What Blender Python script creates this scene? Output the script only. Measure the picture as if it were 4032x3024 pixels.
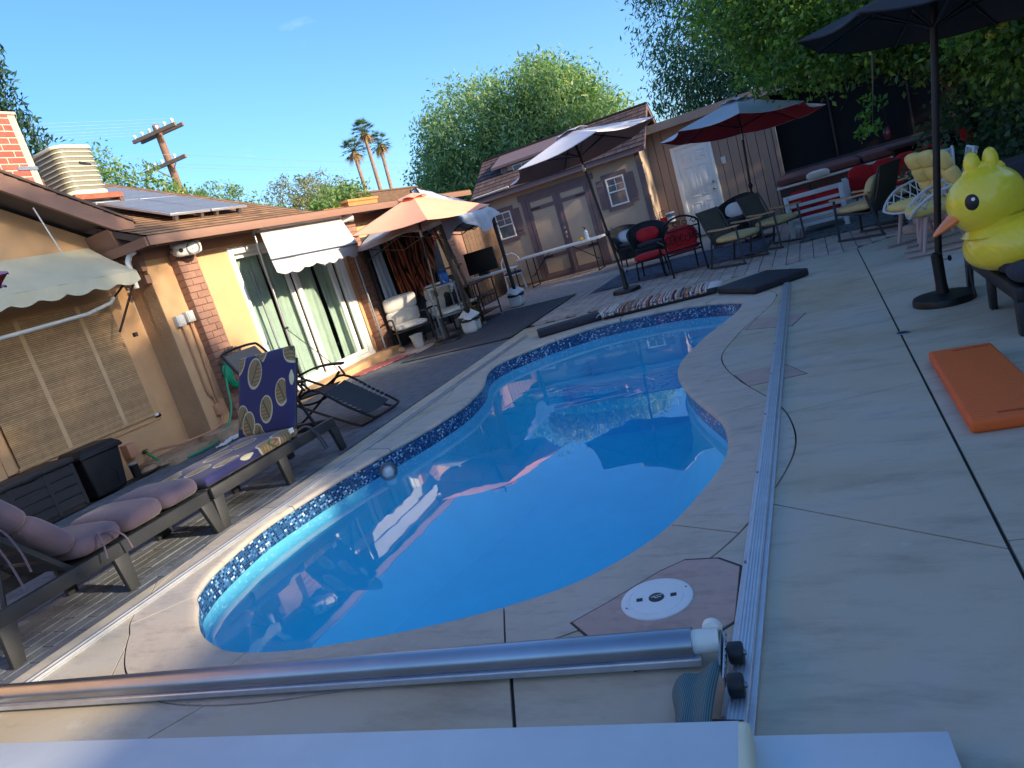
import bpy, bmesh, math, random
import numpy as np
from mathutils import Vector, Matrix
R_=math.radians
random.seed(7); rng=np.random.default_rng(7)
for o in list(bpy.data.objects): bpy.data.objects.remove(o)
sc=bpy.context.scene; COL=sc.collection
# ------------------------------------------------------------------ camera
cam_d=bpy.data.cameras.new('camera'); cam=bpy.data.objects.new('camera',cam_d); COL.objects.link(cam); sc.camera=cam
cam_d.sensor_width=36.0; cam_d.lens=2780.0/4032.0*36.0; cam_d.clip_start=.05; cam_d.clip_end=3000
pit,rol,yaw=R_(11.7035),R_(16.9617),R_(25.7875)
fh=Vector((-math.sin(yaw),math.cos(yaw),0)); rh=Vector((math.cos(yaw),math.sin(yaw),0)); up=Vector((0,0,1))
fw=fh*math.cos(pit)-up*math.sin(pit); u0=up*math.cos(pit)+fh*math.sin(pit)
cx=rh*math.cos(rol)-u0*math.sin(rol); cy=rh*math.sin(rol)+u0*math.cos(rol); cz=-fw
mw=Matrix(((cx.x,cy.x,cz.x,0),(cx.y,cy.y,cz.y,0),(cx.z,cy.z,cz.z,1.4),(0,0,0,1)))
cam.matrix_world=mw
# ------------------------------------------------------------------ sky, sun, exposure
SUN_EL,SUN_AZ=18.0,-6.0     # azimuth measured from +X towards +Y
sdir=Vector((math.cos(R_(SUN_EL))*math.cos(R_(SUN_AZ)),math.cos(R_(SUN_EL))*math.sin(R_(SUN_AZ)),math.sin(R_(SUN_EL))))
w=bpy.data.worlds.new('World'); sc.world=w; w.use_nodes=True
nt=w.node_tree; nt.nodes.clear()
wo=nt.nodes.new('ShaderNodeOutputWorld'); bg=nt.nodes.new('ShaderNodeBackground'); sk=nt.nodes.new('ShaderNodeTexSky')
sk.sky_type='NISHITA'; sk.sun_disc=False; sk.sun_elevation=R_(SUN_EL); sk.sun_rotation=R_(90-SUN_AZ)
sk.air_density=1.0; sk.dust_density=2.2; sk.ozone_density=5.0; sk.altitude=300
bg.inputs['Strength'].default_value=.15
# thin wisps of high cloud, spread over the whole sky
tc=nt.nodes.new('ShaderNodeTexCoord'); mp=nt.nodes.new('ShaderNodeMapping'); mp.inputs['Scale'].default_value=(2.0,5.0,9.0); mp.inputs['Rotation'].default_value=(0,0,R_(25)); mp.inputs['Location'].default_value=(.35,.2,.1)
ns=nt.nodes.new('ShaderNodeTexNoise'); ns.inputs['Scale'].default_value=1.1; ns.inputs['Detail'].default_value=5; ns.inputs['Roughness'].default_value=.5
cr=nt.nodes.new('ShaderNodeValToRGB'); cr.color_ramp.elements[0].position=.62; cr.color_ramp.elements[1].position=.86; cr.color_ramp.elements[1].color=(.45,.45,.45,1)
mx=nt.nodes.new('ShaderNodeMix'); mx.data_type='RGBA'; mx.inputs['B'].default_value=(7.0,7.2,7.6,1)
nt.links.new(tc.outputs['Generated'],mp.inputs['Vector']); nt.links.new(mp.outputs[0],ns.inputs['Vector']); nt.links.new(ns.outputs['Fac'],cr.inputs['Fac'])
nt.links.new(cr.outputs['Color'],mx.inputs['Factor']); hs0=nt.nodes.new('ShaderNodeHueSaturation'); hs0.inputs['Saturation'].default_value=1.08; nt.links.new(sk.outputs[0],hs0.inputs['Color']); nt.links.new(hs0.outputs[0],mx.inputs['A']); nt.links.new(mx.outputs['Result'],bg.inputs['Color']); nt.links.new(bg.outputs[0],wo.inputs[0])
sd=bpy.data.lights.new('sun','SUN'); sd.energy=3.7; sd.angle=R_(1.1); sd.color=(1.0,.83,.60)
so=bpy.data.objects.new('sun',sd); COL.objects.link(so); so.rotation_euler=sdir.to_track_quat('Z','Y').to_euler(); so.location=(30,-3,12)
sc.view_settings.view_transform='Standard'; sc.view_settings.look='None'; sc.view_settings.gamma=1.0; sc.view_settings.exposure=1.22
sc.view_settings.use_curve_mapping=False
sc.render.engine='CYCLES'; sc.cycles.max_bounces=8; sc.cycles.transparent_max_bounces=24

# ------------------------------------------------------------------ helpers
def S(r,g,b):
    f=lambda c:(c/255/12.92 if c/255<=.04045 else ((c/255+.055)/1.055)**2.4)
    return (f(r),f(g),f(b))
_M={}
def mat(name,col,rough=.6,metal=0.,var=.12,scale=6.,bump=0.,bscale=60.,rnd=0.,spec=.5,det=4,stretch=None,coat=0.,isl=0.,sheen=0.,tr=0.):
    if name in _M: return _M[name]
    m=bpy.data.materials.new(name); m.use_nodes=True; n=m.node_tree.nodes; l=m.node_tree.links
    b=n['Principled BSDF']; b.inputs['Roughness'].default_value=rough; b.inputs['Metallic'].default_value=metal
    b.inputs['Specular IOR Level'].default_value=spec; b.inputs['Coat Weight'].default_value=coat; b.inputs['Sheen Weight'].default_value=sheen
    if tr: b.inputs['Transmission Weight'].default_value=tr
    tc=n.new('ShaderNodeTexCoord'); mp=n.new('ShaderNodeMapping'); l.new(tc.outputs['Object'],mp.inputs['Vector'])
    if stretch: mp.inputs['Scale'].default_value=stretch
    no=n.new('ShaderNodeTexNoise'); no.inputs['Scale'].default_value=scale; no.inputs['Detail'].default_value=det; no.inputs['Roughness'].default_value=.6
    l.new(mp.outputs[0],no.inputs['Vector'])
    if rnd:
        oi=n.new('ShaderNodeObjectInfo'); ad=n.new('ShaderNodeVectorMath'); ad.operation='ADD'
        sx=n.new('ShaderNodeVectorMath'); sx.operation='SCALE'; sx.inputs[0].default_value=(17,31,47); l.new(oi.outputs['Random'],sx.inputs['Scale'])
        l.new(mp.outputs[0],ad.inputs[0]); l.new(sx.outputs[0],ad.inputs[1]); l.new(ad.outputs[0],no.inputs['Vector'])
    ra=n.new('ShaderNodeValToRGB'); ra.color_ramp.elements[0].position=.3; ra.color_ramp.elements[1].position=.7
    c=col; ra.color_ramp.elements[0].color=tuple(max(0,x*(1-var)) for x in c)+(1,); ra.color_ramp.elements[1].color=tuple(min(1,x*(1+var)) for x in c)+(1,)
    l.new(no.outputs['Fac'],ra.inputs['Fac']); out=ra.outputs['Color']
    if rnd or isl:
        mu=n.new('ShaderNodeMix'); mu.data_type='RGBA'; mu.blend_type='MULTIPLY'; mu.inputs['Factor'].default_value=1
        mr=n.new('ShaderNodeMapRange'); k=rnd or isl; mr.inputs['To Min'].default_value=1-k; mr.inputs['To Max'].default_value=1+k
        if isl: g=n.new('ShaderNodeNewGeometry'); l.new(g.outputs['Random Per Island'],mr.inputs['Value'])
        else: l.new(oi.outputs['Random'],mr.inputs['Value'])
        l.new(out,mu.inputs['A']); l.new(mr.outputs[0],mu.inputs['B']); out=mu.outputs['Result']
    l.new(out,b.inputs['Base Color'])
    if bump:
        nb=n.new('ShaderNodeTexNoise'); nb.inputs['Scale'].default_value=bscale; nb.inputs['Detail'].default_value=3; l.new(mp.outputs[0],nb.inputs['Vector'])
        bu=n.new('ShaderNodeBump'); bu.inputs['Strength'].default_value=bump; bu.inputs['Distance'].default_value=.01; l.new(nb.outputs['Fac'],bu.inputs['Height']); l.new(bu.outputs[0],b.inputs['Normal'])
    _M[name]=m; return m
def nodes(name):
    m=bpy.data.materials.new(name); m.use_nodes=True; _M[name]=m; return m,m.node_tree.nodes,m.node_tree.links,m.node_tree.nodes['Principled BSDF']
def ramp(n,stops,interp='LINEAR'):
    r=n.new('ShaderNodeValToRGB'); r.color_ramp.interpolation=interp; e=r.color_ramp.elements
    while len(e)<len(stops): e.new(.5)
    for k,(p,c) in enumerate(stops): e[k].position=p; e[k].color=tuple(c)+(1,)
    return r
def rotz(a): return Matrix.Rotation(a,4,'Z')
def TRS(loc=(0,0,0),rz=0,ry=0,rx=0): return Matrix.Translation(loc)@Matrix.Rotation(rz,4,'Z')@Matrix.Rotation(ry,4,'Y')@Matrix.Rotation(rx,4,'X')
class MB:
    def __init__(s): s.v=[]; s.f=[]; s.mi=[]; s.m=0
    def add(s,v,f,M=None):
        o=len(s.v); s.v+= [tuple(M@Vector(p)) for p in v] if M else [tuple(p) for p in v]
        s.f+=[tuple(i+o for i in q) for q in f]; s.mi+=[s.m]*len(f); return s
    def box(s,c,d,M=None,rz=0,ry=0,rx=0):
        x,y,z=d[0]/2,d[1]/2,d[2]/2; v=[(a,b,e) for a in(-x,x) for b in(-y,y) for e in(-z,z)]
        T=TRS(c,rz,ry,rx); T=M@T if M else T
        return s.add(v,[(0,1,3,2),(4,6,7,5),(0,4,5,1),(2,3,7,6),(0,2,6,4),(1,5,7,3)],T)
    def bx(s,x0,x1,y0,y1,z0,z1,M=None): return s.box(((x0+x1)/2,(y0+y1)/2,(z0+z1)/2),(abs(x1-x0),abs(y1-y0),abs(z1-z0)),M)
    def tube(s,pts,r,n=8,closed=False,cap=True,M=None):
        P=[Vector(p) for p in pts]; N=len(P); rr=r if isinstance(r,(list,tuple)) else [r]*N
        T=[]
        for i in range(N):
            a=P[(i-1)%N] if (closed or i>0) else P[i]; b=P[(i+1)%N] if (closed or i<N-1) else P[i]
            t=(b-a); T.append(t.normalized() if t.length>1e-9 else Vector((0,0,1)))
        ref=Vector((0,0,1)) if abs(T[0].z)<.9 else Vector((1,0,0)); u=T[0].cross(ref).normalized(); v=[];f=[]
        for i in range(N):
            u=(u-T[i]*u.dot(T[i])); u=u.normalized() if u.length>1e-6 else T[i].orthogonal().normalized(); w=T[i].cross(u)
            for k in range(n): a=2*math.pi*k/n; v.append(P[i]+(u*math.cos(a)+w*math.sin(a))*rr[i])
        for i in range(N if closed else N-1):
            for k in range(n):
                j=(i+1)%N; f.append((i*n+k,i*n+(k+1)%n,j*n+(k+1)%n,j*n+k))
        if cap and not closed: f.append(tuple(range(n))[::-1]); f.append(tuple((N-1)*n+k for k in range(n)))
        return s.add(v,f,M)
    def cyl(s,a,b,r0,r1=None,n=12,M=None): return s.tube([a,b],[r0,r0 if r1 is None else r1],n,M=M)
    def lathe(s,prof,n=20,M=None,a0=0,a1=2*math.pi):
        full=abs(a1-a0-2*math.pi)<1e-6; k=n if full else n+1; v=[];f=[]
        for i in range(k):
            a=a0+(a1-a0)*i/n
            for r,z in prof: v.append((r*math.cos(a),r*math.sin(a),z))
        L=len(prof)
        for i in range(n):
            j=(i+1)%k
            for q in range(L-1): f.append((i*L+q,j*L+q,j*L+q+1,i*L+q+1))
        return s.add(v,f,M)
    def prism(s,poly,z0,z1,M=None):
        n=len(poly); v=[(p[0],p[1],z0) for p in poly]+[(p[0],p[1],z1) for p in poly]
        return s.add(v,[tuple(range(n))[::-1],tuple(range(n,2*n))]+[(i,(i+1)%n,n+(i+1)%n,n+i) for i in range(n)],M)
    def ell(s,c,r,nu=16,nv=10,M=None,ex=1.,ez=1.):
        v=[];f=[]; sg=lambda x,e: math.copysign(abs(x)**e,x)
        for j in range(nv+1):
            ph=-math.pi/2+math.pi*j/nv
            for i in range(nu):
                th=2*math.pi*i/nu; q=abs(math.cos(ph))**ez
                v.append((c[0]+r[0]*q*sg(math.cos(th),ex),c[1]+r[1]*q*sg(math.sin(th),ex),c[2]+r[2]*sg(math.sin(ph),ez)))
        for j in range(nv):
            for i in range(nu): f.append((j*nu+i,j*nu+(i+1)%nu,(j+1)*nu+(i+1)%nu,(j+1)*nu+i))
        return s.add(v,f,M)
    def pillow(s,c,d,M=None,rz=0,ry=0,rx=0,e=.35,ez=.7,nu=28,nv=12):
        T=TRS(c,rz,ry,rx); T=M@T if M else T
        return s.ell((0,0,0),(d[0]/2,d[1]/2,d[2]/2),nu,nv,T,ex=e,ez=ez)
    def grid(s,nu,nv,fn,M=None,wrap=False):
        v=[fn(i/nu,j/nv) for j in range(nv+1) for i in range(nu+1)]; k=nu+1
        return s.add(v,[(j*k+i,j*k+i+1,(j+1)*k+i+1,(j+1)*k+i) for j in range(nv) for i in range(nu)],M)
    def sheet(s,nu,nv,fn,t=.004,M=None):
        """grid with thickness t along its normal"""
        k=nu+1; P=[[Vector(fn(i/nu,j/nv)) for i in range(k)] for j in range(nv+1)]; top=[];bot=[]
        for j in range(nv+1):
            for i in range(k):
                du=P[j][min(i+1,nu)]-P[j][max(i-1,0)]; dv=P[min(j+1,nv)][i]-P[max(j-1,0)][i]; n=du.cross(dv); n=n.normalized() if n.length>1e-9 else Vector((0,0,1))
                top.append(P[j][i]+n*t/2); bot.append(P[j][i]-n*t/2)
        o=len(top); f=[]
        for j in range(nv):
            for i in range(nu):
                a,b,c,d=j*k+i,j*k+i+1,(j+1)*k+i+1,(j+1)*k+i; f.append((a,b,c,d)); f.append((o+d,o+c,o+b,o+a))
        per=[i for i in range(k)]+[j*k+nu for j in range(1,nv+1)]+[nv*k+i for i in range(nu-1,-1,-1)]+[j*k for j in range(nv-1,0,-1)]
        for a,b in zip(per,per[1:]+per[:1]): f.append((b,a,o+a,o+b))
        return s.add(top+bot,f,M)
    def build(s,name,mats,parent=None,smooth=False,bevel=0.,seg=2,world=False,ang=40,sub=0,merge=False):
        me=bpy.data.meshes.new(name); V=s.v
        if world and parent is not None:
            I=parent.matrix_world.inverted() if False else PM[parent.name].inverted(); V=[tuple(I@Vector(p)) for p in V]
        me.from_pydata(V,[],s.f)
        if not isinstance(mats,(list,tuple)): mats=[mats]
        for m in mats: me.materials.append(m)
        if len(mats)>1: me.polygons.foreach_set('material_index',s.mi)
        if bevel or merge:
            bm=bmesh.new(); bm.from_mesh(me)
            if merge: bmesh.ops.remove_doubles(bm,verts=bm.verts,dist=1e-4)
            if bevel:
                ed=[e for e in bm.edges if len(e.link_faces)==2 and e.calc_face_angle(0)>R_(30)]
                bmesh.ops.bevel(bm,geom=ed,offset=bevel,segments=seg,affect='EDGES',profile=.5,clamp_overlap=True)
            bm.to_mesh(me); bm.free()
        me.update()
        if smooth or bevel:
            me.polygons.foreach_set('use_smooth',[True]*len(me.polygons)); me.set_sharp_from_angle(angle=R_(ang))
        o=bpy.data.objects.new(name,me); COL.objects.link(o)
        if parent is not None: o.parent=parent; PM[o.name]=PM[parent.name]
        else: PM[o.name]=Matrix.Identity(4)
        if sub: q=o.modifiers.new('s','SUBSURF'); q.levels=sub; q.render_levels=sub
        return o
PM={}
def tag(o,label=None,cat=None,group=None,kind=None):
    if label: o['label']=label
    if cat: o['category']=cat
    if group: o['group']=group
    if kind: o['kind']=kind
    return o
def thing(name,label,cat,loc=(0,0,0),rz=0,group=None):
    o=bpy.data.objects.new(name,None); COL.objects.link(o); o.location=loc; o.rotation_euler=(0,0,rz); o.empty_display_size=.1
    PM[o.name]=Matrix.Translation(loc)@rotz(rz); return tag(o,label,cat,group)
def copy_tree(o,parent=None):
    c=o.copy(); COL.objects.link(c)
    if parent is not None: c.parent=parent
    PM[c.name]=PM.get(o.name,Matrix.Identity(4))
    for ch in [x for x in bpy.data.objects if x.parent==o]: copy_tree(ch,c)
    return c
def dup(o,loc,rz,label,group=None):
    c=copy_tree(o); c.location=loc; c.rotation_euler=(0,0,rz); c['label']=label
    if group: c['group']=group
    PM[c.name]=Matrix.Translation(loc)@rotz(rz); return c
def piece(name,me,parent,loc,rz=0,M=None):
    """one more small piece that shares mesh data (local coordinates of parent)"""
    o=bpy.data.objects.new(name,me); COL.objects.link(o); o.parent=parent
    if M is not None: o.matrix_local=M
    else: o.location=loc; o.rotation_euler=(0,0,rz)
    return o
def catmull(P,per=4,closed=True):
    n=len(P); out=[]
    for i in range(n if closed else n-1):
        p=[Vector(P[(i+k)%n]) if closed else Vector(P[min(max(i+k,0),n-1)]) for k in(-1,0,1,2)]
        for j in range(per):
            t=j/per; out.append(.5*((2*p[1])+(p[2]-p[0])*t+(2*p[0]-5*p[1]+4*p[2]-p[3])*t*t+(3*p[1]-p[0]-3*p[2]+p[3])*t**3))
    if not closed: out.append(Vector(P[-1]))
    return out
# ------------------------------------------------------------------ ground, pool, deck
def concrete(name,c1,c2,c3,sc_=1.,bump=.25):
    m,n,l,b=nodes(name); b.inputs['Roughness'].default_value=.75; b.inputs['Specular IOR Level'].default_value=.35
    g=n.new('ShaderNodeNewGeometry'); 
    a=n.new('ShaderNodeTexNoise'); a.inputs['Scale'].default_value=1.1*sc_; a.inputs['Detail'].default_value=6; a.inputs['Roughness'].default_value=.62; a.inputs['Distortion'].default_value=.6
    mp=n.new('ShaderNodeMapping'); mp.inputs['Scale'].default_value=(1.,3.2,1.); mp.inputs['Rotation'].default_value=(0,0,R_(20)); l.new(g.outputs['Position'],mp.inputs['Vector'])
    b2=n.new('ShaderNodeTexNoise'); b2.inputs['Scale'].default_value=2.6*sc_; b2.inputs['Detail'].default_value=8; b2.inputs['Roughness'].default_value=.7
    l.new(g.outputs['Position'],a.inputs['Vector']); l.new(mp.outputs[0],b2.inputs['Vector'])
    r1=ramp(n,[(.3,c1),(.52,c2),(.72,c3)]); l.new(a.outputs['Fac'],r1.inputs['Fac'])
    r2=ramp(n,[(.28,(.6,.6,.62)),(.5,(1,1,1)),(.72,(1.0,1.0,.98))]); l.new(b2.outputs['Fac'],r2.inputs['Fac'])
    mu=n.new('ShaderNodeMix'); mu.data_type='RGBA'; mu.blend_type='MULTIPLY'; mu.inputs['Factor'].default_value=.75; l.new(r1.outputs[0],mu.inputs['A']); l.new(r2.outputs[0],mu.inputs['B'])
    # old drips and pale scuffs
    v=n.new('ShaderNodeTexNoise'); v.inputs['Scale'].default_value=9*sc_; v.inputs['Detail'].default_value=4; l.new(g.outputs['Position'],v.inputs['Vector'])
    r3=ramp(n,[(.66,(0,0,0)),(.78,(.35,.35,.35))]); l.new(v.outputs['Fac'],r3.inputs['Fac'])
    m2=n.new('ShaderNodeMix'); m2.data_type='RGBA'; m2.inputs['B'].default_value=tuple(min(1,x*1.5) for x in c3)+(1,); l.new(r3.outputs[0],m2.inputs['Factor']); l.new(mu.outputs['Result'],m2.inputs['A'])
    l.new(m2.outputs['Result'],b.inputs['Base Color'])
    f=n.new('ShaderNodeTexNoise'); f.inputs['Scale'].default_value=45; f.inputs['Detail'].default_value=6; l.new(g.outputs['Position'],f.inputs['Vector'])
    bu=n.new('ShaderNodeBump'); bu.inputs['Strength'].default_value=bump; bu.inputs['Distance'].default_value=.006; l.new(f.outputs['Fac'],bu.inputs['Height']); l.new(bu.outputs[0],b.inputs['Normal'])
    return m
m_deck=concrete('deck_concrete',S(170,156,130),S(186,176,156),S(180,180,176),.7)
m_cop=concrete('coping_concrete',S(172,162,150),S(190,178,162),S(184,176,168),1.6,.35)
m_flag=concrete('flagstone_pink',S(172,144,136),S(184,158,146),S(172,152,148),2.2)
m_bed=mat('joint_bedding',(.055,.05,.048),.95,var=.3)
m_earth=mat('bare_earth',(.16,.12,.085),.95,var=.35,scale=.8)
POOL=[(-3.36,2.38),(-3.26,2.28),(-3.08,2.13),(-2.92,2.045),(-2.73,1.97),(-2.53,1.95),(-2.27,1.965),(-1.99,2.02),(-1.68,2.1),(-1.39,2.21),(-1.15,2.34),(-0.96,2.53),(-0.805,2.78),(-0.69,3.15),(-0.63,3.45),(-0.63,3.7),(-0.68,3.99),(-0.76,4.21),(-0.89,4.5),(-1.02,4.82),(-1.13,5.18),(-1.19,5.5),(-1.19,5.8),(-1.14,6.14),(-1.07,6.54),(-0.97,6.9),(-0.88,7.3),(-0.85,7.58),(-0.872,7.836),(-1.195,8.14),(-1.763,8.404),(-2.537,8.414),(-2.958,8.238),(-3.281,7.963),(-3.546,7.611),(-3.663,7.297),(-3.634,6.974),(-3.497,6.612),(-3.389,6.318),(-3.321,5.975),(-3.291,5.632),(-3.33,5.289),(-3.409,4.927),(-3.565,4.437),(-3.673,4.016),(-3.722,3.693),(-3.751,3.428),(-3.742,3.242),(-3.693,2.997),(-3.624,2.733),(-3.556,2.596),(-3.487,2.478)]
PO=[Vector((p.x,p.y)) for p in catmull([(x,y,0) for x,y in POOL],5)]
for _ in range(3): PO=[(PO[i-1]+PO[i]*2+PO[(i+1)%len(PO)])/4 for i in range(len(PO))]
NP=len(PO)
def offs(d): 
    out=[]
    for i in range(NP):
        t=(PO[(i+2)%NP]-PO[i-2]).normalized(); out.append(PO[i]+Vector((t.y,-t.x))*d)
    return out
if (sum(PO[i].x*PO[(i+1)%NP].y-PO[(i+1)%NP].x*PO[i].y for i in range(NP))<0): PO=PO[::-1]
def inside(c,Q_):
    ins=False
    for i in range(len(Q_)):
        a,b_=Q_[i],Q_[i-1]
        if (a[1]>c.y)!=(b_[1]>c.y) and c.x<(b_[0]-a[0])*(c.y-a[1])/(b_[1]-a[1])+a[0]: ins=not ins
    return ins
def fill_hole(outer,hole,z):
    bm=bmesh.new(); es=[]
    for loop in (outer,hole):
        vs=[bm.verts.new((p[0],p[1],z)) for p in loop]
        es+=[bm.edges.new((vs[i],vs[(i+1)%len(vs)])) for i in range(len(vs))]
    bmesh.ops.triangle_fill(bm,edges=es,use_beauty=True); bmesh.ops.recalc_face_normals(bm,faces=bm.faces)
    if bm.faces and sum(f.normal.z for f in bm.faces)<0: bmesh.ops.reverse_faces(bm,faces=bm.faces)
    bmesh.ops.delete(bm,geom=[f for f in bm.faces if f.calc_area()<1e-6 or inside(f.calc_center_median(),hole)],context='FACES')
    return bm
def link_bm(name,bm,m,parent=None,kind=None):
    me=bpy.data.meshes.new(name); bm.to_mesh(me); bm.free(); me.materials.append(m); o=bpy.data.objects.new(name,me); COL.objects.link(o); o.parent=parent; PM[o.name]=Matrix.Identity(4)
    return tag(o,kind=kind)
g=link_bm('ground',fill_hole([(-400,-300),(300,-300),(300,400),(-400,400)],offs(.2),-.045),m_earth,kind='structure')
deck=bpy.data.objects.new('pool_deck',None); COL.objects.link(deck); tag(deck,kind='structure'); PM[deck.name]=Matrix.Identity(4)
link_bm('joint_bed',fill_hole([(-3.93,-3),(4.2,-3),(4.2,10.02),(.9,9.97),(.36,9.62),(-.75,9.62),(-2.13,9.56),(-4.11,9.45)],offs(.15),-.018),m_bed,deck)
bm=fill_hole([(-3.93,-3),(4.2,-3),(4.2,10.02),(.9,9.97),(.36,9.62),(-.75,9.62),(-2.13,9.56),(-4.11,9.45)],offs(.331),0)
def joint(p,q,w,reg):
    d=Vector((q[0]-p[0],q[1]-p[1],0)).normalized(); n=Vector((-d.y,d.x,0)); P=Vector((p[0],p[1],0))
    for s in(-1,1):
        fs=[f for f in bm.faces if reg(f.calc_center_median())]; ge=set(fs)
        for f in fs: ge.update(f.edges); ge.update(f.verts)
        bmesh.ops.bisect_plane(bm,geom=list(ge),plane_co=P+n*s*w/2,plane_no=n)
    dl=[f for f in bm.faces if reg(f.calc_center_median()) and abs((f.calc_center_median()-P).dot(n))<w*.48]
    bmesh.ops.delete(bm,geom=dl,context='FACES')
allr=lambda c:True
joint((.355,0),(.36,9.6),.013,allr)
joint((-3.97,1.0),(0,1.0),.01,lambda c:c.y<1.6)
RT=lambda c:c.x>.36
for y0,y1 in((4.21,4.27),(5.26,5.42),(6.62,6.7),(8.1,8.16),(2.45,2.5)): joint((.36,y0),(1.0,y1),.008,RT)
joint((2.2,0),(2.2,9),.01,RT)
MID=lambda c:-1.3<c.x<.36 and c.y>2.2
joint((-.5,3.98),(.36,4.2),.007,MID); joint((-.39,5.42),(.3,5.33),.006,MID); joint((-.39,6.98),(.03,6.9),.006,MID); joint((-.42,2.91),(.38,2.38),.009,MID)
joint((-1.27,1.97),(-1.09,1.58),.013,lambda c:c.y<2.3 and c.x<.36); joint((-2.46,1.65),(-2.62,1.4),.009,lambda c:c.y<2.3 and c.x<-1.3)
joint((-3.97,2.62),(-3.7,2.3),.007,lambda c:c.x<-3.1 and c.y<3.2)
for y in (4.2,5.9,7.6): joint((-3.97,y),(-3.5,y+.1),.006,lambda c:c.x<-3.0 and c.y>3.2)
joint((-2.4,8.9),(-2.4,9.6),.008,lambda c:c.y>8.6 and c.x<-.2)
bmesh.ops.delete(bm,geom=[f for f in bm.faces if f.calc_area()<1e-7],context='FACES')
# split the sheet into separate slabs
bm.faces.ensure_lookup_table(); seen=set(); isl=[]
for f in bm.faces:
    if f in seen: continue
    st=[f]; seen.add(f); cur=[]
    while st:
        a=st.pop(); cur.append(a)
        for e in a.edges:
            for b in e.link_faces:
                if b not in seen: seen.add(b); st.append(b)
    isl.append(cur)
for cur in isl:
    if sum(f.calc_area() for f in cur)<.004: continue
    b2=bmesh.new(); mp={}
    for f in cur:
        try: b2.faces.new([mp.setdefault(v,None) or mp.__setitem__(v,b2.verts.new((v.co.x,v.co.y,0))) or mp[v] for v in f.verts])
        except ValueError: pass
    r=bmesh.ops.extrude_face_region(b2,geom=b2.faces[:]); dz=-.017
    for v in r['geom']:
        if isinstance(v,bmesh.types.BMVert): v.co.z=dz
    bmesh.ops.recalc_face_normals(b2,faces=b2.faces)
    link_bm('slab',b2,m_deck,deck)
bm.free()
# coping ring: segments with a rounded nose over the water
pool=thing('swimming_pool','kidney shaped in-ground pool with blue mosaic waterline tiles and concrete coping','pool',(-2.2,5.4,0))
prof=[(.02,-.05),(.0,-.042),(-.014,-.036),(-.02,-.022),(-.014,-.008),(.002,-.001),(.04,.001),(.322,.001),(.322,-.017),(.05,-.05)]
rings=[offs(d) for d,_ in prof]
def near_i(x,y): return min(range(NP),key=lambda i:(PO[i].x-x)**2+(PO[i].y-y)**2)
cuts=sorted({near_i(*p) for p in [(-1.38,2.2),(-2.55,1.96),(-3.45,2.45),(-3.5,3.6),(-3.4,4.6),(-3.2,5.8),(-3.65,7.0),(-3.6,8.5),(-2.4,8.95),(-1.2,8.3),(-.88,7.2),(-1.17,5.5),(-.72,4.15),(-.8,2.8)]})
for a,b in zip(cuts,cuts[1:]+[cuts[0]+NP]):
    mb=MB(); L=len(prof); v=[];idx=list(range(a,b+1))
    for k,i in enumerate(idx):
        for (d,z),rg in zip(prof,rings):
            p=rg[i%NP]
            if k==0: p=p.lerp(rg[(i+1)%NP],.06)
            if k==len(idx)-1: p=p.lerp(rg[(i-1)%NP],.06)
            v.append((p.x,p.y,z))
    f=[]
    for k in range(len(idx)-1):
        for q in range(L): f.append((k*L+q,k*L+(q+1)%L,(k+1)*L+(q+1)%L,(k+1)*L+q))
    f+= [tuple(range(L)),tuple((len(idx)-1)*L+q for q in range(L))[::-1]]
    mb.add(v,f); mb.build('coping_stone',m_cop,pool,smooth=True,world=True,ang=50)
# mosaic band
m_tile,n,l,b=nodes('mosaic_tile'); b.inputs['Roughness'].default_value=.18; b.inputs['Specular IOR Level'].default_value=.6
uv=n.new('ShaderNodeUVMap'); sx=n.new('ShaderNodeSeparateXYZ'); l.new(uv.outputs[0],sx.inputs[0])
def mth(op,a,b_=None,n=n,l=l):
    q=n.new('ShaderNodeMath'); q.operation=op
    for k,x in enumerate((a,b_)):
        if x is None: continue
        if isinstance(x,(int,float)): q.inputs[k].default_value=x
        else: l.new(x,q.inputs[k])
    return q.outputs[0]
TS=.0165
vv=mth('DIVIDE',sx.outputs[1],TS); row=mth('FLOOR',vv); uu0=mth('DIVIDE',sx.outputs[0],TS*1.3)
wn0=n.new('ShaderNodeTexWhiteNoise'); wn0.noise_dimensions='1D'; l.new(row,wn0.inputs['W'])
uu=mth('ADD',uu0,wn0.outputs['Value']); colu=mth('FLOOR',uu)
cb=n.new('ShaderNodeCombineXYZ'); l.new(colu,cb.inputs[0]); l.new(row,cb.inputs[1]); wn=n.new('ShaderNodeTexWhiteNoise'); wn.noise_dimensions='2D'; l.new(cb.outputs[0],wn.inputs['Vector'])
r=ramp(n,[(0,S(16,40,74)),(.34,S(30,74,120)),(.62,S(58,108,154)),(.8,S(108,152,186)),(.92,S(178,204,220))],'CONSTANT'); l.new(wn.outputs['Value'],r.inputs['Fac'])
fu=mth('FRACT',uu); fv=mth('FRACT',vv); gr=mth('MULTIPLY',mth('MULTIPLY',mth('GREATER_THAN',fu,.09),mth('LESS_THAN',fu,.91)),mth('MULTIPLY',mth('GREATER_THAN',fv,.1),mth('LESS_THAN',fv,.9)))
mx=n.new('ShaderNodeMix'); mx.data_type='RGBA'; mx.inputs['A'].default_value=S(58,92,132)+(1,); l.new(gr,mx.inputs['Factor']); l.new(r.outputs[0],mx.inputs['B']); l.new(mx.outputs['Result'],b.inputs['Base Color'])
bu=n.new('ShaderNodeBump'); bu.inputs['Strength'].default_value=.5; bu.inputs['Distance'].default_value=.002; l.new(gr,bu.inputs['Height']); l.new(bu.outputs[0],b.inputs['Normal'])
arc=[0]
for i in range(NP): arc.append(arc[-1]+(PO[(i+1)%NP]-PO[i]).length)
T0=offs(.004); I_=PM[pool.name].inverted()
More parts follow.
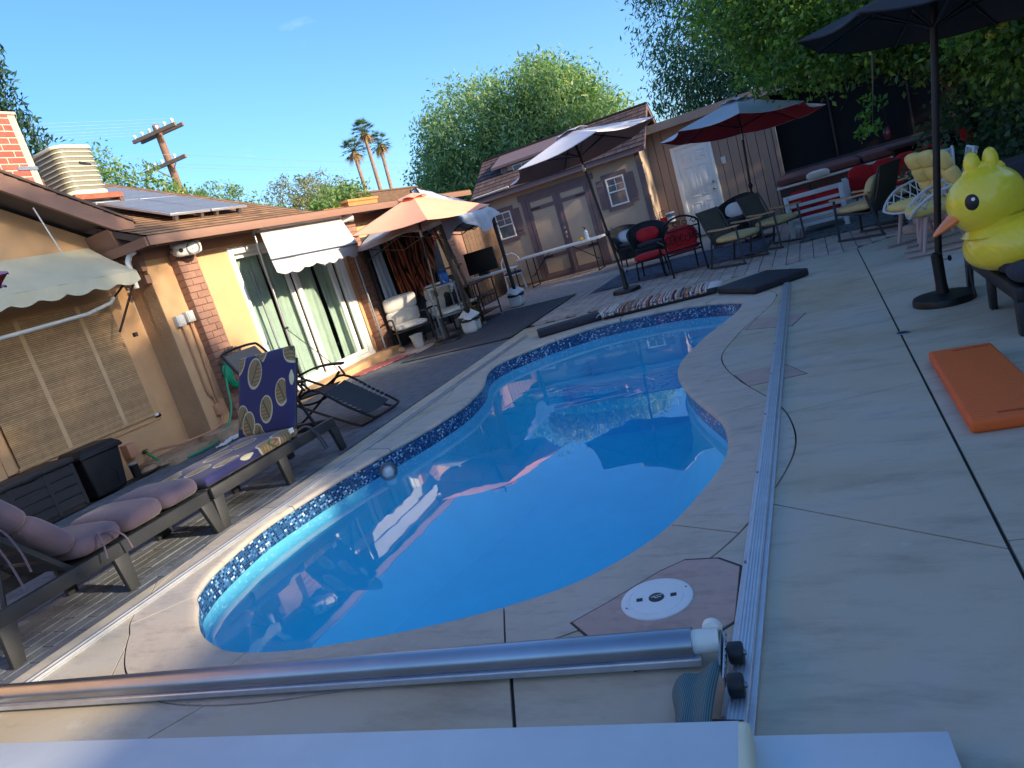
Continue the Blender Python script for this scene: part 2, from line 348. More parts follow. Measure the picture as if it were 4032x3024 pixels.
me=bpy.data.meshes.new('tile_band'); vs=[];fs=[];uvs=[]
for i in range(NP+1):
    for z in(-.04,-.175): vs.append(tuple(I_@Vector((T0[i%NP].x,T0[i%NP].y,z))))
for i in range(NP): fs.append((2*i,2*i+1,2*i+3,2*i+2)); uvs+=[(arc[i],0),(arc[i],-.135),(arc[i+1],-.135),(arc[i+1],0)]
me.from_pydata(vs,[],fs); ul=me.uv_layers.new(name='UVMap'); ul.data.foreach_set('uv',[c for q in uvs for c in q]); me.materials.append(m_tile)
me.polygons.foreach_set('use_smooth',[True]*len(fs)); o=bpy.data.objects.new('tile_band',me); COL.objects.link(o); o.parent=pool; PM[o.name]=PM[pool.name]
m_shell=mat('pool_plaster',S(120,214,240),.6,var=.05,scale=3,bump=.05)
mb=MB(); A=[offs(.006),offs(-.03),offs(-.16),offs(-.42)]; zz=[-.174,-.6,-.95,-1.12]; v=[];f=[]
for i in range(NP):
    for rg,z in zip(A,zz): v.append((rg[i].x,rg[i].y,z))
for i in range(NP):
    j=(i+1)%NP
    for q in range(3): f.append((i*4+q,j*4+q,j*4+q+1,i*4+q+1))
mb.add(v,f); mb.add([(-4.2,1.6,-1.11),(-.3,1.6,-1.11),(-.3,9,-1.11),(-4.2,9,-1.11)],[(0,1,2,3)]); mb.build('basin',m_shell,pool,smooth=True,world=True,ang=70)
for rad,z,(cx_,cy_) in ((1.08,-.36,(-2.35,9.15)),(1.42,-.58,(-2.35,9.15)),(1.8,-.82,(-2.3,9.15))):
    mb=MB(); pl=[]
    ins=offs(-.012)
    for p in ins:
        if (p.x-cx_)**2+(p.y-cy_)**2<rad*rad: pl.append((math.atan2(p.y-cy_,p.x-cx_),p))
    # outline part inside the circle plus arc
    ids=[i for i in range(NP) if (ins[i]-Vector((cx_,cy_))).length<rad]
    k0=[i for i in ids if (i-1)%NP not in ids][0]; seq=[]; i=k0
    while i%NP in ids: seq.append(ins[i%NP]); i+=1
    a1=math.atan2(seq[-1].y-cy_,seq[-1].x-cx_); a0=math.atan2(seq[0].y-cy_,seq[0].x-cx_)
    if a0<a1: a0+=2*math.pi
    arcp=[(cx_+rad*math.cos(a1+(a0-a1)*t/24),cy_+rad*math.sin(a1+(a0-a1)*t/24)) for t in range(1,24)]
    mb.prism([(p.x,p.y) for p in seq]+arcp,z-.3,z); mb.build('step',m_shell,pool,world=True,smooth=True)
# wall inlet on the right side
mb=MB(); mb.lathe([(0,.012),(.02,.012),(.022,.004),(.045,.004),(.05,0)],20,TRS((-.735,3.95,-.42),ry=-math.pi/2,rz=R_(15))); mb.build('return_inlet',mat('white_plastic',S(225,228,226),.35,var=.03),pool,smooth=True,world=True)
# water: a closed body that absorbs red light, mirror-like surface with faint ripples
m_water=bpy.data.materials.new('pool_water'); m_water.use_nodes=True; n=m_water.node_tree.nodes; l=m_water.node_tree.links; n.clear()
out=n.new('ShaderNodeOutputMaterial'); tr=n.new('ShaderNodeBsdfTransparent'); gl=n.new('ShaderNodeBsdfGlossy'); gl.inputs['Roughness'].default_value=0.0
lwf=n.new('ShaderNodeLayerWeight'); lwf.inputs[0].default_value=.5; pw=n.new('ShaderNodeMath'); pw.operation='POWER'; pw.inputs[1].default_value=4; l.new(lwf.outputs['Facing'],pw.inputs[0]); fr=n.new('ShaderNodeMapRange'); fr.inputs['To Min'].default_value=.03; fr.inputs['To Max'].default_value=1.0; l.new(pw.outputs[0],fr.inputs['Value']); mxs=n.new('ShaderNodeMixShader'); tr.inputs['Color'].default_value=(.93,.98,1,1)
ge=n.new('ShaderNodeNewGeometry'); no=n.new('ShaderNodeTexNoise'); no.inputs['Scale'].default_value=2.2; no.inputs['Detail'].default_value=1.5; no.inputs['Distortion'].default_value=.8; l.new(ge.outputs['Position'],no.inputs['Vector'])
bu=n.new('ShaderNodeBump'); bu.inputs['Strength'].default_value=.045; bu.inputs['Distance'].default_value=.02; l.new(no.outputs['Fac'],bu.inputs['Height'])
l.new(bu.outputs[0],gl.inputs['Normal']); l.new(bu.outputs[0],lwf.inputs['Normal']); l.new(fr.outputs[0],mxs.inputs[0]); l.new(tr.outputs[0],mxs.inputs[1]); l.new(gl.outputs[0],mxs.inputs[2]); l.new(mxs.outputs[0],out.inputs['Surface'])
va=n.new('ShaderNodeVolumeAbsorption'); va.inputs['Color'].default_value=(.0,.93,.98,1); va.inputs['Density'].default_value=.6; l.new(va.outputs[0],out.inputs['Volume'])
mb=MB(); mb.prism([(p.x,p.y) for p in offs(.012)],-1.3,-.15); wt=mb.build('pool_water',m_water); tag(wt,kind='structure')
# reddish flagstones let into the deck
m_fl=[m_flag]
for poly in [[(-1.06,2.085),(-.94,1.97),(-.76,1.82),(-.66,1.85),(-.47,2.06),(-.48,2.4),(-.57,2.47),(-.70,2.475),(-.79,2.40),(-.95,2.205)],[(-.66,6.74),(-.24,6.54),(-.35,6.15),(-.74,6.36)],[(-.72,4.98),(-.4,5.07),(-.24,4.71),(-.60,4.65)],[(-1.0,8.93),(-.62,9.2),(-.3,8.95),(-.5,8.6)],[(-3.85,.6),(-3.6,.95),(-3.1,.9),(-3.2,.6)]]:
    cx_=sum(p[0] for p in poly)/len(poly); cy_=sum(p[1] for p in poly)/len(poly)
    mb=MB(); mb.prism([(cx_+(x-cx_)*.985,cy_+(y-cy_)*.985) for x,y in poly],-.012,.0035); mb.build('flagstone',m_flag,deck,bevel=.002,seg=1)
    # dark saw cut round it
    mb=MB(); mb.prism([(cx_+(x-cx_)*1.02,cy_+(y-cy_)*1.02) for x,y in poly],-.012,.0012); mb.build('saw_cut',m_bed,deck)
# ------------------------------------------------------------------ pavers
def pavers(root,reg,px,py,m,z,lx,ly,gap,stag,along='y',name='paver',near=(0,0)):
    x0,x1,y0,y1=reg; P=[]
    if along=='y':
        nx=int((x1-x0)/lx)
        for i in range(nx):
            s=(i%2)*ly/2; y=y0-s
            while y<y1: P.append((x0+lx*(i+.5),y+ly/2)); y+=ly
    else:
        ny=int((y1-y0)/ly)
        for j in range(ny):
            s=(j%2)*lx/2; x=x0-s
            while x<x1: P.append((x+lx/2,y0+ly*(j+.5))); x+=lx
    P=[p for p in P if px(p)]
    P.sort(key=lambda p:py(p)); mes=[]
    for k in range(3):
        mb=MB(); j=lambda:random.uniform(-.002,.002); a,b=(lx-gap)/2,(ly-gap)/2; t=.004
        v=[(-a,-b,-.04),(a,-b,-.04),(a,b,-.04),(-a,b,-.04),(-a,-b,-t),(a,-b,-t),(a,b,-t),(-a,b,-t),(-a+t,-b+t,j()),(a-t,-b+t,j()),(a-t,b-t,j()),(-a+t,b-t,j())]
        f=[(0,1,5,4),(1,2,6,5),(2,3,7,6),(3,0,4,7),(4,5,9,8),(5,6,10,9),(6,7,11,10),(7,4,8,11),(8,9,10,11)]
        me=bpy.data.meshes.new(name); me.from_pydata(v,[],f); me.materials.append(m); mes.append((me,v,f))
    for p in P[:295]:
        q=random.choice(mes); piece(name,q[0],root,(p[0],p[1],z+random.uniform(-.002,.002)))
    mb=MB()
    for p in P[295:]:
        q=random.choice(mes); mb.add([(x+p[0],y+p[1],zz+z+.0) for x,y,zz in q[1]],q[2])
    o=mb.build(name,m,root); tag(o,kind='stuff')
m_pv1=mat('paver_grey',S(92,98,106),.85,var=.25,scale=9,bump=.4,bscale=50,rnd=.22)
m_pv2=mat('paver_brick',S(182,166,156),.85,var=.2,scale=9,bump=.4,bscale=50,rnd=.16)
for nm in ('paver_grey','paver_brick'):   # random per island too, for the joined far pieces
    pass
pat=bpy.data.objects.new('side_patio',None); COL.objects.link(pat); tag(pat,kind='structure'); PM[pat.name]=Matrix.Identity(4)
mb=MB(); mb.bx(-7.6,-4.0,-2,9.5,-.044,-.03); mb.bx(-7.6,1.4,9.65,17.4,-.044,-.03); mb.build('paver_bed',m_bed,pat)
pavers(pat,(-7.2,-3.9,.8,9.6),lambda p:p[0]<-3.98-.018*p[1],lambda p:math.hypot(p[0],p[1]),m_pv1,-.006,.11,.28,.005,0)
far=bpy.data.objects.new('far_patio',None); COL.objects.link(far); tag(far,kind='structure'); PM[far.name]=Matrix.Identity(4)
pavers(far,(-7.1,1.5,9.66,17.0),lambda p:p[1]>9.75+max(0,p[0]-.3)*.62,lambda p:math.hypot(p[0]*.6,p[1]),m_pv2,-.004,.17,.25,.008,0)
# ------------------------------------------------------------------ house along the left
m_st=mat('stucco_tan',S(204,162,118),.9,var=.07,scale=2.2,bump=.35,bscale=90)
m_st2=mat('stucco_rough',S(184,150,114),.92,var=.1,scale=3,bump=1.0,bscale=38)
m_trim=mat('brown_trim',S(142,106,88),.6,var=.06,scale=4,bump=.05,stretch=(1,1,6))
m_frieze=mat('frieze_brown',S(172,124,94),.7,var=.05)
m_sof=mat('soffit_dark',S(96,80,72),.8)
m_pbrick=mat('painted_brick',S(150,112,94),.75,var=.12,scale=20,bump=.3,bscale=70,rnd=.1)
m_pmort=mat('painted_mortar',S(128,96,80),.9,bump=.3)
m_rbrick=mat('red_brick',S(178,84,70),.85,var=.22,scale=25,bump=.4,bscale=70,rnd=.14)
m_mort=mat('pale_mortar',S(188,174,154),.95,var=.1,scale=20,bump=.4)
m_white=mat('white_vinyl',S(232,232,226),.4,var=.03)
m_blackpl=mat('black_plastic',S(30,31,34),.5,var=.15)
m_alu=mat('aluminium',S(196,200,206),.45,.75,var=.08,scale=14,bump=.03)
m_galv=mat('galvanised',S(150,154,160),.42,1.,var=.14,scale=9)
m_conduit=mat('painted_conduit',S(196,142,108),.55,var=.06)
def glass(name,col=(.02,.03,.035),al=.35,rough=.03):
    m=bpy.data.materials.new(name); m.use_nodes=True; n=m.node_tree.nodes; l=m.node_tree.links; n.clear()
    o=n.new('ShaderNodeOutputMaterial'); t=n.new('ShaderNodeBsdfTransparent'); t.inputs[0].default_value=(.72,.8,.78,1); g=n.new('ShaderNodeBsdfGlossy'); g.inputs['Roughness'].default_value=rough
    lwf=n.new('ShaderNodeLayerWeight'); lwf.inputs[0].default_value=.5; pw=n.new('ShaderNodeMath'); pw.operation='POWER'; pw.inputs[1].default_value=5; l.new(lwf.outputs['Facing'],pw.inputs[0]); f=n.new('ShaderNodeMapRange'); f.inputs['To Min'].default_value=.05; f.inputs['To Max'].default_value=1.0; l.new(pw.outputs[0],f.inputs['Value']); x=n.new('ShaderNodeMixShader'); l.new(f.outputs[0],x.inputs[0]); l.new(t.outputs[0],x.inputs[1]); l.new(g.outputs[0],x.inputs[2]); l.new(x.outputs[0],o.inputs[0]); return m
m_glass=glass('window_glass')
def shingle(name,c0,c1,c2,sy=7.2,sx=3.2,ax='y'):
    m,n,l,b=nodes(name); b.inputs['Roughness'].default_value=.9
    uv=n.new('ShaderNodeUVMap'); br=n.new('ShaderNodeTexBrick'); br.offset=.5; br.inputs['Scale'].default_value=1; br.inputs['Brick Width'].default_value=.30; br.inputs['Row Height'].default_value=.14; br.inputs['Mortar Size'].default_value=.012; br.inputs['Bias'].default_value=0
    br.inputs['Color1'].default_value=c0+(1,); br.inputs['Color2'].default_value=c1+(1,); br.inputs['Mortar'].default_value=c2+(1,); l.new(uv.outputs[0],br.inputs['Vector'])
    no=n.new('ShaderNodeTexNoise'); no.inputs['Scale'].default_value=7; no.inputs['Detail'].default_value=5; l.new(uv.outputs[0],no.inputs['Vector']); r=ramp(n,[(.3,(.6,.6,.6)),(.7,(1.15,1.12,1.05))]); l.new(no.outputs['Fac'],r.inputs[0])
    mu=n.new('ShaderNodeMix'); mu.data_type='RGBA'; mu.blend_type='MULTIPLY'; mu.inputs['Factor'].default_value=1; l.new(br.outputs[0],mu.inputs['A']); l.new(r.outputs[0],mu.inputs['B']); l.new(mu.outputs['Result'],b.inputs['Base Color'])
    return m
m_shing=shingle('shingle_tan',S(176,136,96),S(140,104,76),S(96,72,56))
m_shing2=shingle('shingle_brown',S(104,82,80),S(84,68,70),S(56,46,48))
def roof_courses(name,o0,du,dv,nu,nv,m,parent,rowh,thick=.012):
    """stepped shingle courses: o0 corner, du along eave, dv up the slope (full vectors)"""
    o0,du,dv=Vector(o0),Vector(du),Vector(dv); nrm=du.cross(dv).normalized(); rows=max(1,int(dv.length/rowh)); v=[];f=[];uvs=[]; I=PM[parent.name].inverted()
    if nrm.z<0: nrm=-nrm
    L=du.length
    for k in range(rows):
        a=o0+dv*(k/rows); b=o0+dv*((k+1)/rows)+dv.normalized()*.0
        i=len(v); q=[a+nrm*thick,a+du+nrm*thick,b+du+nrm*.002,b+nrm*.002,a,a+du]
        v+=[tuple(I@p) for p in q]; f+=[(i,i+1,i+2,i+3),(i+4,i+5,i+1,i)]; y0=k*.14; 
        uvs+=[(0,y0+.005),(L,y0+.005),(L,y0+.135),(0,y0+.135)]+[(0,y0+.002),(L,y0+.002),(L,y0+.004),(0,y0+.004)]
    me=bpy.data.meshes.new(name); me.from_pydata(v,[],f); u=me.uv_layers.new(name='UVMap'); u.data.foreach_set('uv',[c for q in uvs for c in q]); me.materials.append(m)
    o=bpy.data.objects.new(name,me); COL.objects.link(o); o.parent=parent; PM[o.name]=PM[parent.name]; return o
house=thing('house','tan stucco house with brown shingle roof along the left side of the pool','house',(-7.2,8,0))
HW=-7.2
def hb(name,m,*boxes,parent=None,bevel=0,**k):
    mb=MB()
    for b in boxes: mb.bx(*b)
    return mb.build(name,m,parent or house,world=True,bevel=bevel,**k)
# slider wall with opening (frame 7.58..10.02, z .16..2.28)
hb('wall',m_st,(HW-.2,HW,6.25,7.58,-.04,2.5),(HW-.2,HW,10.02,14.6,-.04,2.5),(HW-.2,HW,7.58,10.02,2.28,2.5),(HW-.2,HW,7.58,10.02,-.04,.12))
hb('wall',m_st2,(-7.62,HW-.2,6.253,6.45,-.04,2.5),(HW-.2,HW-.003,6.247,6.25,-.04,2.5))
hb('threshold_curb',m_st,(HW,-6.84,7.3,10.35,-.04,.11),bevel=.01)
hb('frieze_board',m_frieze,(HW,HW+.02,6.25,14.6,2.32,2.5))
# recessed gable wall
wl=MB(); wl.add([(-7.62,-3,-.04),(-7.62,6.25,-.04),(-7.62,6.25,2.62),(-7.62,1.0,5.2),(-7.62,-3,3.3),(-7.9,-3,-.04),(-7.9,6.25,-.04),(-7.9,6.25,2.62),(-7.9,1.0,5.2),(-7.9,-3,3.3)],[(0,1,2,3,4),(9,8,7,6,5),(0,5,6,1),(1,6,7,2),(2,7,8,3),(3,8,9,4),(4,9,5,0)])
wl.build('wall',m_st,house,world=True)
# rake board and gable roof
def rake(y0,z0,y1,z1,x,h,t,name,m):
    mb=MB(); mb.add([(x,y0,z0),(x,y1,z1),(x,y1,z1-h),(x,y0,z0-h),(x-t,y0,z0),(x-t,y1,z1),(x-t,y1,z1-h),(x-t,y0,z0-h)],[(0,1,2,3),(7,6,5,4),(0,4,5,1),(1,5,6,2),(2,6,7,3),(3,7,4,0)]); return mb.build(name,m,house,world=True)
SL=-.485; gz_=lambda y:2.79+(6.25-y)*.485
rake(6.28,gz_(6.28),.8,gz_(.8),-7.15,.2,.04,'rake_board',m_trim)
rake(6.28,gz_(6.28)+.035,.8,gz_(.8)+.035,-7.13,.03,.3,'drip_edge',m_sof)
mb=MB(); mb.add([(-7.19,6.28,gz_(6.28)-.02),(-7.19,.8,gz_(.8)-.02),(-13,.8,gz_(.8)-.02),(-13,6.28,gz_(6.28)-.02),(-7.19,6.28,gz_(6.28)-.1),(-7.19,.8,gz_(.8)-.1),(-13,.8,gz_(.8)-.1),(-13,6.28,gz_(6.28)-.1)],[(0,1,2,3),(7,6,5,4),(0,4,5,1),(1,5,6,2),(2,6,7,3),(3,7,4,0)]); mb.build('gable_roof_deck',m_sof,house,world=True)
roof_courses('gable_shingles',(-13,6.3,gz_(6.3)-.01),(5.86,0,0),(0,-5.5,5.5*.485),1,1,m_shing,house,.13)
mb=MB(); 
for y in (5.95,): mb.add([(-7.2,y,gz_(y)-.2),(-7.2,y+.3,gz_(y+.3)-.2),(-7.2,y+.25,gz_(y)-.42),(-7.2,y+.05,gz_(y)-.42),(-7.62,y,gz_(y)-.2),(-7.62,y+.3,gz_(y+.3)-.2),(-7.62,y+.25,gz_(y)-.42),(-7.62,y+.05,gz_(y)-.42)],[(0,1,2,3),(7,6,5,4),(0,4,5,1),(1,5,6,2),(2,6,7,3),(3,7,4,0)])
mb.build('outlooker_beam',m_trim,house,world=True)
# slider roof: plane rising at .41 from the eave, gable end at Y=9.05, flat roof beyond
rz_=lambda x:2.52+(-6.7-x)*.41
mb=MB()
mb.add([(-6.72,6.0,rz_(-6.72)-.02),(-6.72,9.05,rz_(-6.72)-.02),(-11.5,9.05,rz_(-11.5)-.02),(-11.5,6.0,rz_(-11.5)-.02),(-6.72,6.0,rz_(-6.72)-.1),(-6.72,9.05,rz_(-6.72)-.1),(-11.5,9.05,rz_(-11.5)-.1),(-11.5,6.0,rz_(-11.5)-.1)],[(0,1,2,3),(7,6,5,4),(0,4,5,1),(1,5,6,2),(2,6,7,3),(3,7,4,0)])
mb.bx(-11.5,-6.72,9.06,14.7,2.44,2.51); mb.build('roof_deck',m_sof,house,world=True)
roof_courses('roof_shingles',(-6.69,5.98,rz_(-6.69)),(0,3.08,0),(-4.8,0,4.8*.41),1,1,m_shing,house,.135)
roof_courses('flat_roof_edge_shingles',(-6.69,9.07,2.515),(0,5.6,0),(-.5,0,.01),1,1,m_shing,house,.135)
hb('fascia_board',m_trim,(-6.715,-6.69,5.98,14.7,2.41,2.515),bevel=.003)
hb('fascia_board',m_trim,(-7.7,-6.715,5.955,5.98,2.41,2.515))
# dark gutter line under the fascia
mb=MB(); mb.tube([(-6.9,6.2,2.45),(-6.9,14.6,2.45)],.035,10); mb.tube([(-6.9,6.2,2.45),(-7.2,6.06,2.44),(-7.6,6.06,2.44)],.03,8); mb.build('eave_pipe',m_sof,house,world=True,smooth=True)
# brick pilasters
bm_s=MB(); bm_s.bx(-.06,.06,-.10,.10,-.033,.033); 
def brick_mesh(name,lx,ly,lz,m):
    mb=MB(); mb.bx(-lx/2,lx/2,-ly/2,ly/2,-lz/2,lz/2); o=mb.build(name,m,bevel=.004,seg=1); me=o.data; bpy.data.objects.remove(o); return me
def pilaster(y0,y1,depth=.125,z1=2.32):
    core=hb('pilaster_core',m_pmort,(HW,HW+depth-.008,y0+.008,y1-.008,-.02,z1))
    w=y1-y0; ml=brick_mesh('brick',depth+.01,w*.66-.008,.078,m_pbrick); ms=brick_mesh('brick',depth+.01,w*.34-.004,.078,m_pbrick); z=.0; k=0
    base=PM[house.name].inverted()
    while z+.085<z1+.03:
        zc=z+.043
        if k%2: a,b=(y0+w*.33,ml),(y0+w*.83,ms)
        else: a,b=(y0+w*.17,ms),(y0+w*.67,ml)
        for yc,me in (a,b): piece('brick',me,house,base@Vector((HW+depth/2+random.uniform(-.003,.003),yc,zc)))
        z+=.0865; k+=1
pilaster(6.61,6.93); pilaster(10.16,10.56); pilaster(13.64,13.98)
# corner block, raised planter ledge at wall base
hb('wall_ledge',mat('ledge_stucco',S(176,146,116),.95,var=.2,scale=7,bump=.8,bscale=40),(HW,-6.84,6.0,7.2,-.04,.14),(-7.62,-7.0,5.45,6.24,-.04,.07),bevel=.015)
# sliding glass door
sld=thing('sliding_door','white framed sliding glass patio door with pale green curtains inside','door',(HW,8.8,.12))
hb('frame',m_white,(HW-.1,HW+.03,7.58,7.66,.12,2.28),(HW-.1,HW+.03,9.9,10.02,.12,2.28),(HW-.1,HW+.03,7.66,9.9,2.19,2.28),(HW-.1,HW+.05,7.58,10.02,.1,.175),parent=sld,bevel=.004)
hb('door_panel_frame',m_white,(HW-.085,HW-.045,8.62,8.70,.18,2.19),(HW-.085,HW-.045,7.662,7.70,.18,2.19),(HW-.085,HW-.045,7.70,8.62,2.13,2.19),(HW-.085,HW-.045,7.70,8.62,.18,.25),parent=sld,bevel=.003)
hb('door_panel_frame',m_white,(HW-.035,HW+.005,8.72,8.82,.18,2.19),(HW-.035,HW+.005,9.82,9.898,.18,2.19),(HW-.035,HW+.005,8.82,9.82,2.13,2.19),(HW-.035,HW+.005,8.82,9.82,.18,.25),parent=sld,bevel=.003)
hb('door_panel_frame',m_white,(HW-.02,HW+.02,9.6,9.7,.19,2.18),parent=sld,bevel=.003)
for xg,ya,yb in((HW-.065,7.7,8.62),(HW-.015,8.82,9.82)): MB().add([(xg,ya,.25),(xg,yb,.25),(xg,yb,2.13),(xg,ya,2.13)],[(0,1,2,3)]).build('pane',m_glass,sld,world=True)
m_cur=mat('curtain_green',S(196,206,194),.85,var=.12,scale=14,stretch=(1,1,.4),bump=.2,bscale=25)
def curtain(y0,y1,x,amp,name='curtain'):
    mb=MB(); n=int((y1-y0)*60)
    mb.sheet(max(8,n),4,lambda u,v:(x+amp*math.sin(u*(y1-y0)*38+2*v)*(.6+.4*v)+.02*math.sin(u*9),y0+(y1-y0)*u+.02*math.sin(v*3+u*20),.2+1.97*(1-v)),.004)
    return mb.build(name,m_cur,house,world=True,smooth=True,ang=80)
curtain(7.68,8.25,HW-.16,.025); curtain(8.32,8.66,HW-.17,.03); curtain(8.9,9.35,HW-.16,.02); curtain(9.42,9.78,HW-.16,.03)
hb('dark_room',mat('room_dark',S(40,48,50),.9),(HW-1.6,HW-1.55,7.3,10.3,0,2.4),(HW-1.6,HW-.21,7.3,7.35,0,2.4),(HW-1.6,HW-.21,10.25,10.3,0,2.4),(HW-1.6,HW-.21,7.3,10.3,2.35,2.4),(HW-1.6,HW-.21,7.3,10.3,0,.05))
mb=MB(); mb.cyl((HW-.05,7.95,.3),(HW-.05,7.95,1.95),.014); mb.build('security_bar',m_galv,sld,world=True,smooth=True)
# window with woven roller blind on the recessed wall
win=thing('roller_blind','tan woven slat blind drawn down over the window under the beige awning','blind',(-7.6,5.0,.5))
m_slat=mat('woven_slat',S(186,150,108),.8,var=.15,scale=20,isl=.13)
hb('window_trim',m_st,(-7.62,-7.6,4.1,4.2,.5,2.0),(-7.62,-7.6,5.9,5.98,.5,2.0),(-7.62,-7.6,4.1,5.98,.48,.54),parent=win)
mb=MB()
for k in range(70): 
    z=.57+k*.0205; mb.bx(-7.585,-7.575,4.22,5.88,z,z+.0165)
mb.build('slat',m_slat,win,world=True); 
hb('blind_backing',mat('blind_backing',S(70,54,40),.9),(-7.6,-7.592,4.22,5.88,.56,2.0),parent=win)
hb('bottom_rail',m_slat,(-7.592,-7.57,4.2,5.9,.545,.57),parent=win)
mb=MB(); mb.bx(-7.59,-7.56,5.87,5.92,.53,.56); mb.build('end_cap',m_white,win,world=True)
mb=MB()
for y in(4.75,5.45): mb.bx(-7.572,-7.57,y,y+.05,.57,2.0)
mb.build('tape',mat('blind_tape',S(206,172,130),.8),win,world=True)
# beige drop-arm awning with scalloped valance
aw=thing('window_awning','beige canvas drop-arm awning with scalloped valance over the left window','awning',(-7.5,5,2.4))
m_canv=mat('beige_canvas',S(194,188,160),.85,var=.08,scale=3,bump=.12,bscale=30)
mb=MB(); mb.sheet(30,6,lambda u,v:(-7.58+.60*v,3.2+2.72*u,2.62-.42*v-.02*math.sin(v*math.pi)+.006*math.sin(u*40)*v),.004)
mb.sheet(60,6,lambda u,v:(-6.98+.012*v+.01*math.sin(u*34)*v,3.2+2.72*u,2.2-(.10+.045*abs(math.sin(u*math.pi*9)))*v),.003)
mb.build('canvas',m_canv,aw,world=True,smooth=True,ang=35)
m_pipe=mat('weathered_pipe',S(206,204,196),.5,var=.1,scale=15)
mb=MB(); mb.tube([(-7.2,3.2,1.80),(-7.2,5.3,1.87),(-7.2,5.62,1.93),(-7.25,5.72,1.99)],.022,10); mb.build('front_bar',m_pipe,aw,world=True,smooth=True)
mb=MB(); mb.bx(-7.32,-7.28,5.82,5.86,1.5,1.55); mb.tube([(-7.0,5.86,2.1),(-7.35,5.7,1.6)],.014,8); mb.tube([(-7.25,5.72,1.98),(-7.03,5.84,2.15)],.012,8); mb.build('arm',mat('awning_arm',S(74,56,48),.6),aw,world=True,smooth=True)
# white downspout
tag(MB().tube([(-7.3,6.0,2.30),(-7.29,5.99,2.41),(-7.22,6.02,2.45)],.001,4) and MB().tube([(-7.16,5.98,2.02),(-7.16,5.99,2.25),(-7.15,6.0,2.33),(-7.11,6.02,2.40),(-7.05,6.06,2.43)],.034,14).build('vent_pipe',m_white,smooth=True),'white plastic elbow pipe standing behind the beige awning corner','pipe')
hb('bracket',m_trim,(-7.3,-7.18,6.17,6.245,2.2,2.42),(-7.26,-7.18,6.17,6.245,2.05,2.15))
# guy rod up to the rake
mb=MB(); mb.cyl((-7.16,5.28,2.53),(-7.22,5.22,3.05),.008); tag(mb.build('guy_rod',m_pipe,smooth=True),'thin pale rod running from the beige awning up to the eave','rod')
# electric boxes and conduits
m_box=mat('grey_box',S(206,206,198),.5,var=.05)
eb=thing('electric_boxes','pair of pale weatherproof electric boxes with conduits beside the brick pilaster','electric box',(HW,6.48,1.5))
hb('box_body',m_box,(HW,HW+.07,6.33,6.45,1.46,1.60),parent=eb,bevel=.01); hb('box_body',m_box,(HW,HW+.08,6.485,6.60,1.48,1.62),parent=eb,bevel=.01)
hb('cover',m_box,(HW+.07,HW+.078,6.345,6.435,1.475,1.585),parent=eb,bevel=.004); hb('cover',m_box,(HW+.08,HW+.09,6.5,6.585,1.495,1.605),parent=eb,bevel=.004)
for pts in ([(HW+.035,6.40,1.46),(HW+.03,6.40,1.2),(HW+.03,6.395,.62),(HW+.03,6.44,.52),(HW+.03,6.45,.4)],[(HW+.035,6.54,1.48),(HW+.03,6.53,1.2),(HW+.03,6.5,.66),(HW+.03,6.49,.5),(HW+.03,6.49,.4)]):
    MB().tube(catmull([Vector(p) for p in pts],5,False),.012,8).build('conduit',m_conduit,eb,smooth=True,world=True)
hb('junction_box',m_conduit,(HW,HW+.06,6.40,6.52,.28,.42),parent=eb,bevel=.006)
MB().tube(catmull([Vector(p) for p in [(HW+.04,6.46,.3),(HW+.04,6.42,.2),(HW+.1,6.2,.15),(HW+.02,5.75,.16),(HW-.25,5.6,.17),(HW-.35,5.5,.1)]],6,False),.016,8).build('conduit',m_conduit,eb,smooth=True,world=True)
# loudspeaker under the eave
spk=thing('wall_speaker','white outdoor loudspeaker mounted under the eave on top of the brick pilaster','speaker',(-7.05,6.73,2.4))
m_spk=mat('speaker_white',S(228,226,220),.4,var=.04)
T=TRS((-6.98,6.73,2.355),rz=R_(-28),ry=R_(14))@Matrix.Scale(1.12,4)
MB().pillow((0,0,0),(.2,.30,.155),M=T,e=.4,ez=.45).build('cabinet',m_spk,spk,smooth=True,world=True)
MB().lathe([(0,.0),(.03,.002),(.06,.022),(.068,.03),(.074,.028),(.074,.0)],24,T@TRS((.078,.045,0),ry=math.pi/2)).build('woofer',mat('speaker_cone',S(120,116,110),.5,var=.2,scale=12),spk,smooth=True,world=True)
MB().lathe([(0,.012),(.012,.01),(.02,.0)],16,T@TRS((.098,.045,0),ry=math.pi/2)).build('dust_cap',m_spk,spk,smooth=True,world=True)
MB().lathe([(0,.02),(.022,.018),(.03,.004),(.036,0)],16,T@TRS((.082,-.085,0),ry=math.pi/2)).build('tweeter',m_blackpl,spk,smooth=True,world=True)
MB().lathe([(0,.03),(.02,.028),(.03,0)],16,T@TRS((0,-.15,0),rx=math.pi/2)).build('bracket_knob',m_galv,spk,smooth=True,world=True)
# roof-top things
ac=thing('air_conditioner','beige louvred air conditioner condenser on a steel stand on the roof','air conditioner',(-8.62,6.92,3.14))
m_ac=mat('ac_beige',S(216,210,180),.5,var=.05); m_fin=mat('ac_fins',S(120,116,100),.6,var=.2,scale=200,stretch=(1,1,.05))
def rr(hx,hy,r,n=6):
    P=[]
    for sx,sy,a0 in((1,1,0),(-1,1,90),(-1,-1,180),(1,-1,270)):
        for k in range(n+1): a=R_(a0+90*k/n); P.append((sx*(hx-r)+r*math.cos(a),sy*(hy-r)+r*math.sin(a)))
    return P
def rrp(mb,hx,hy,r,z0,z1): mb.prism(rr(hx,hy,r),z0,z1); return mb
rrp(MB(),.255,.27,.12,.32,.88).build('coil',m_fin,ac,smooth=True)
for k in range(9):
    z=.33+k*.0625; rrp(MB(),.265,.28,.125,z,z+.012).build('louvre',m_ac,ac,smooth=True)
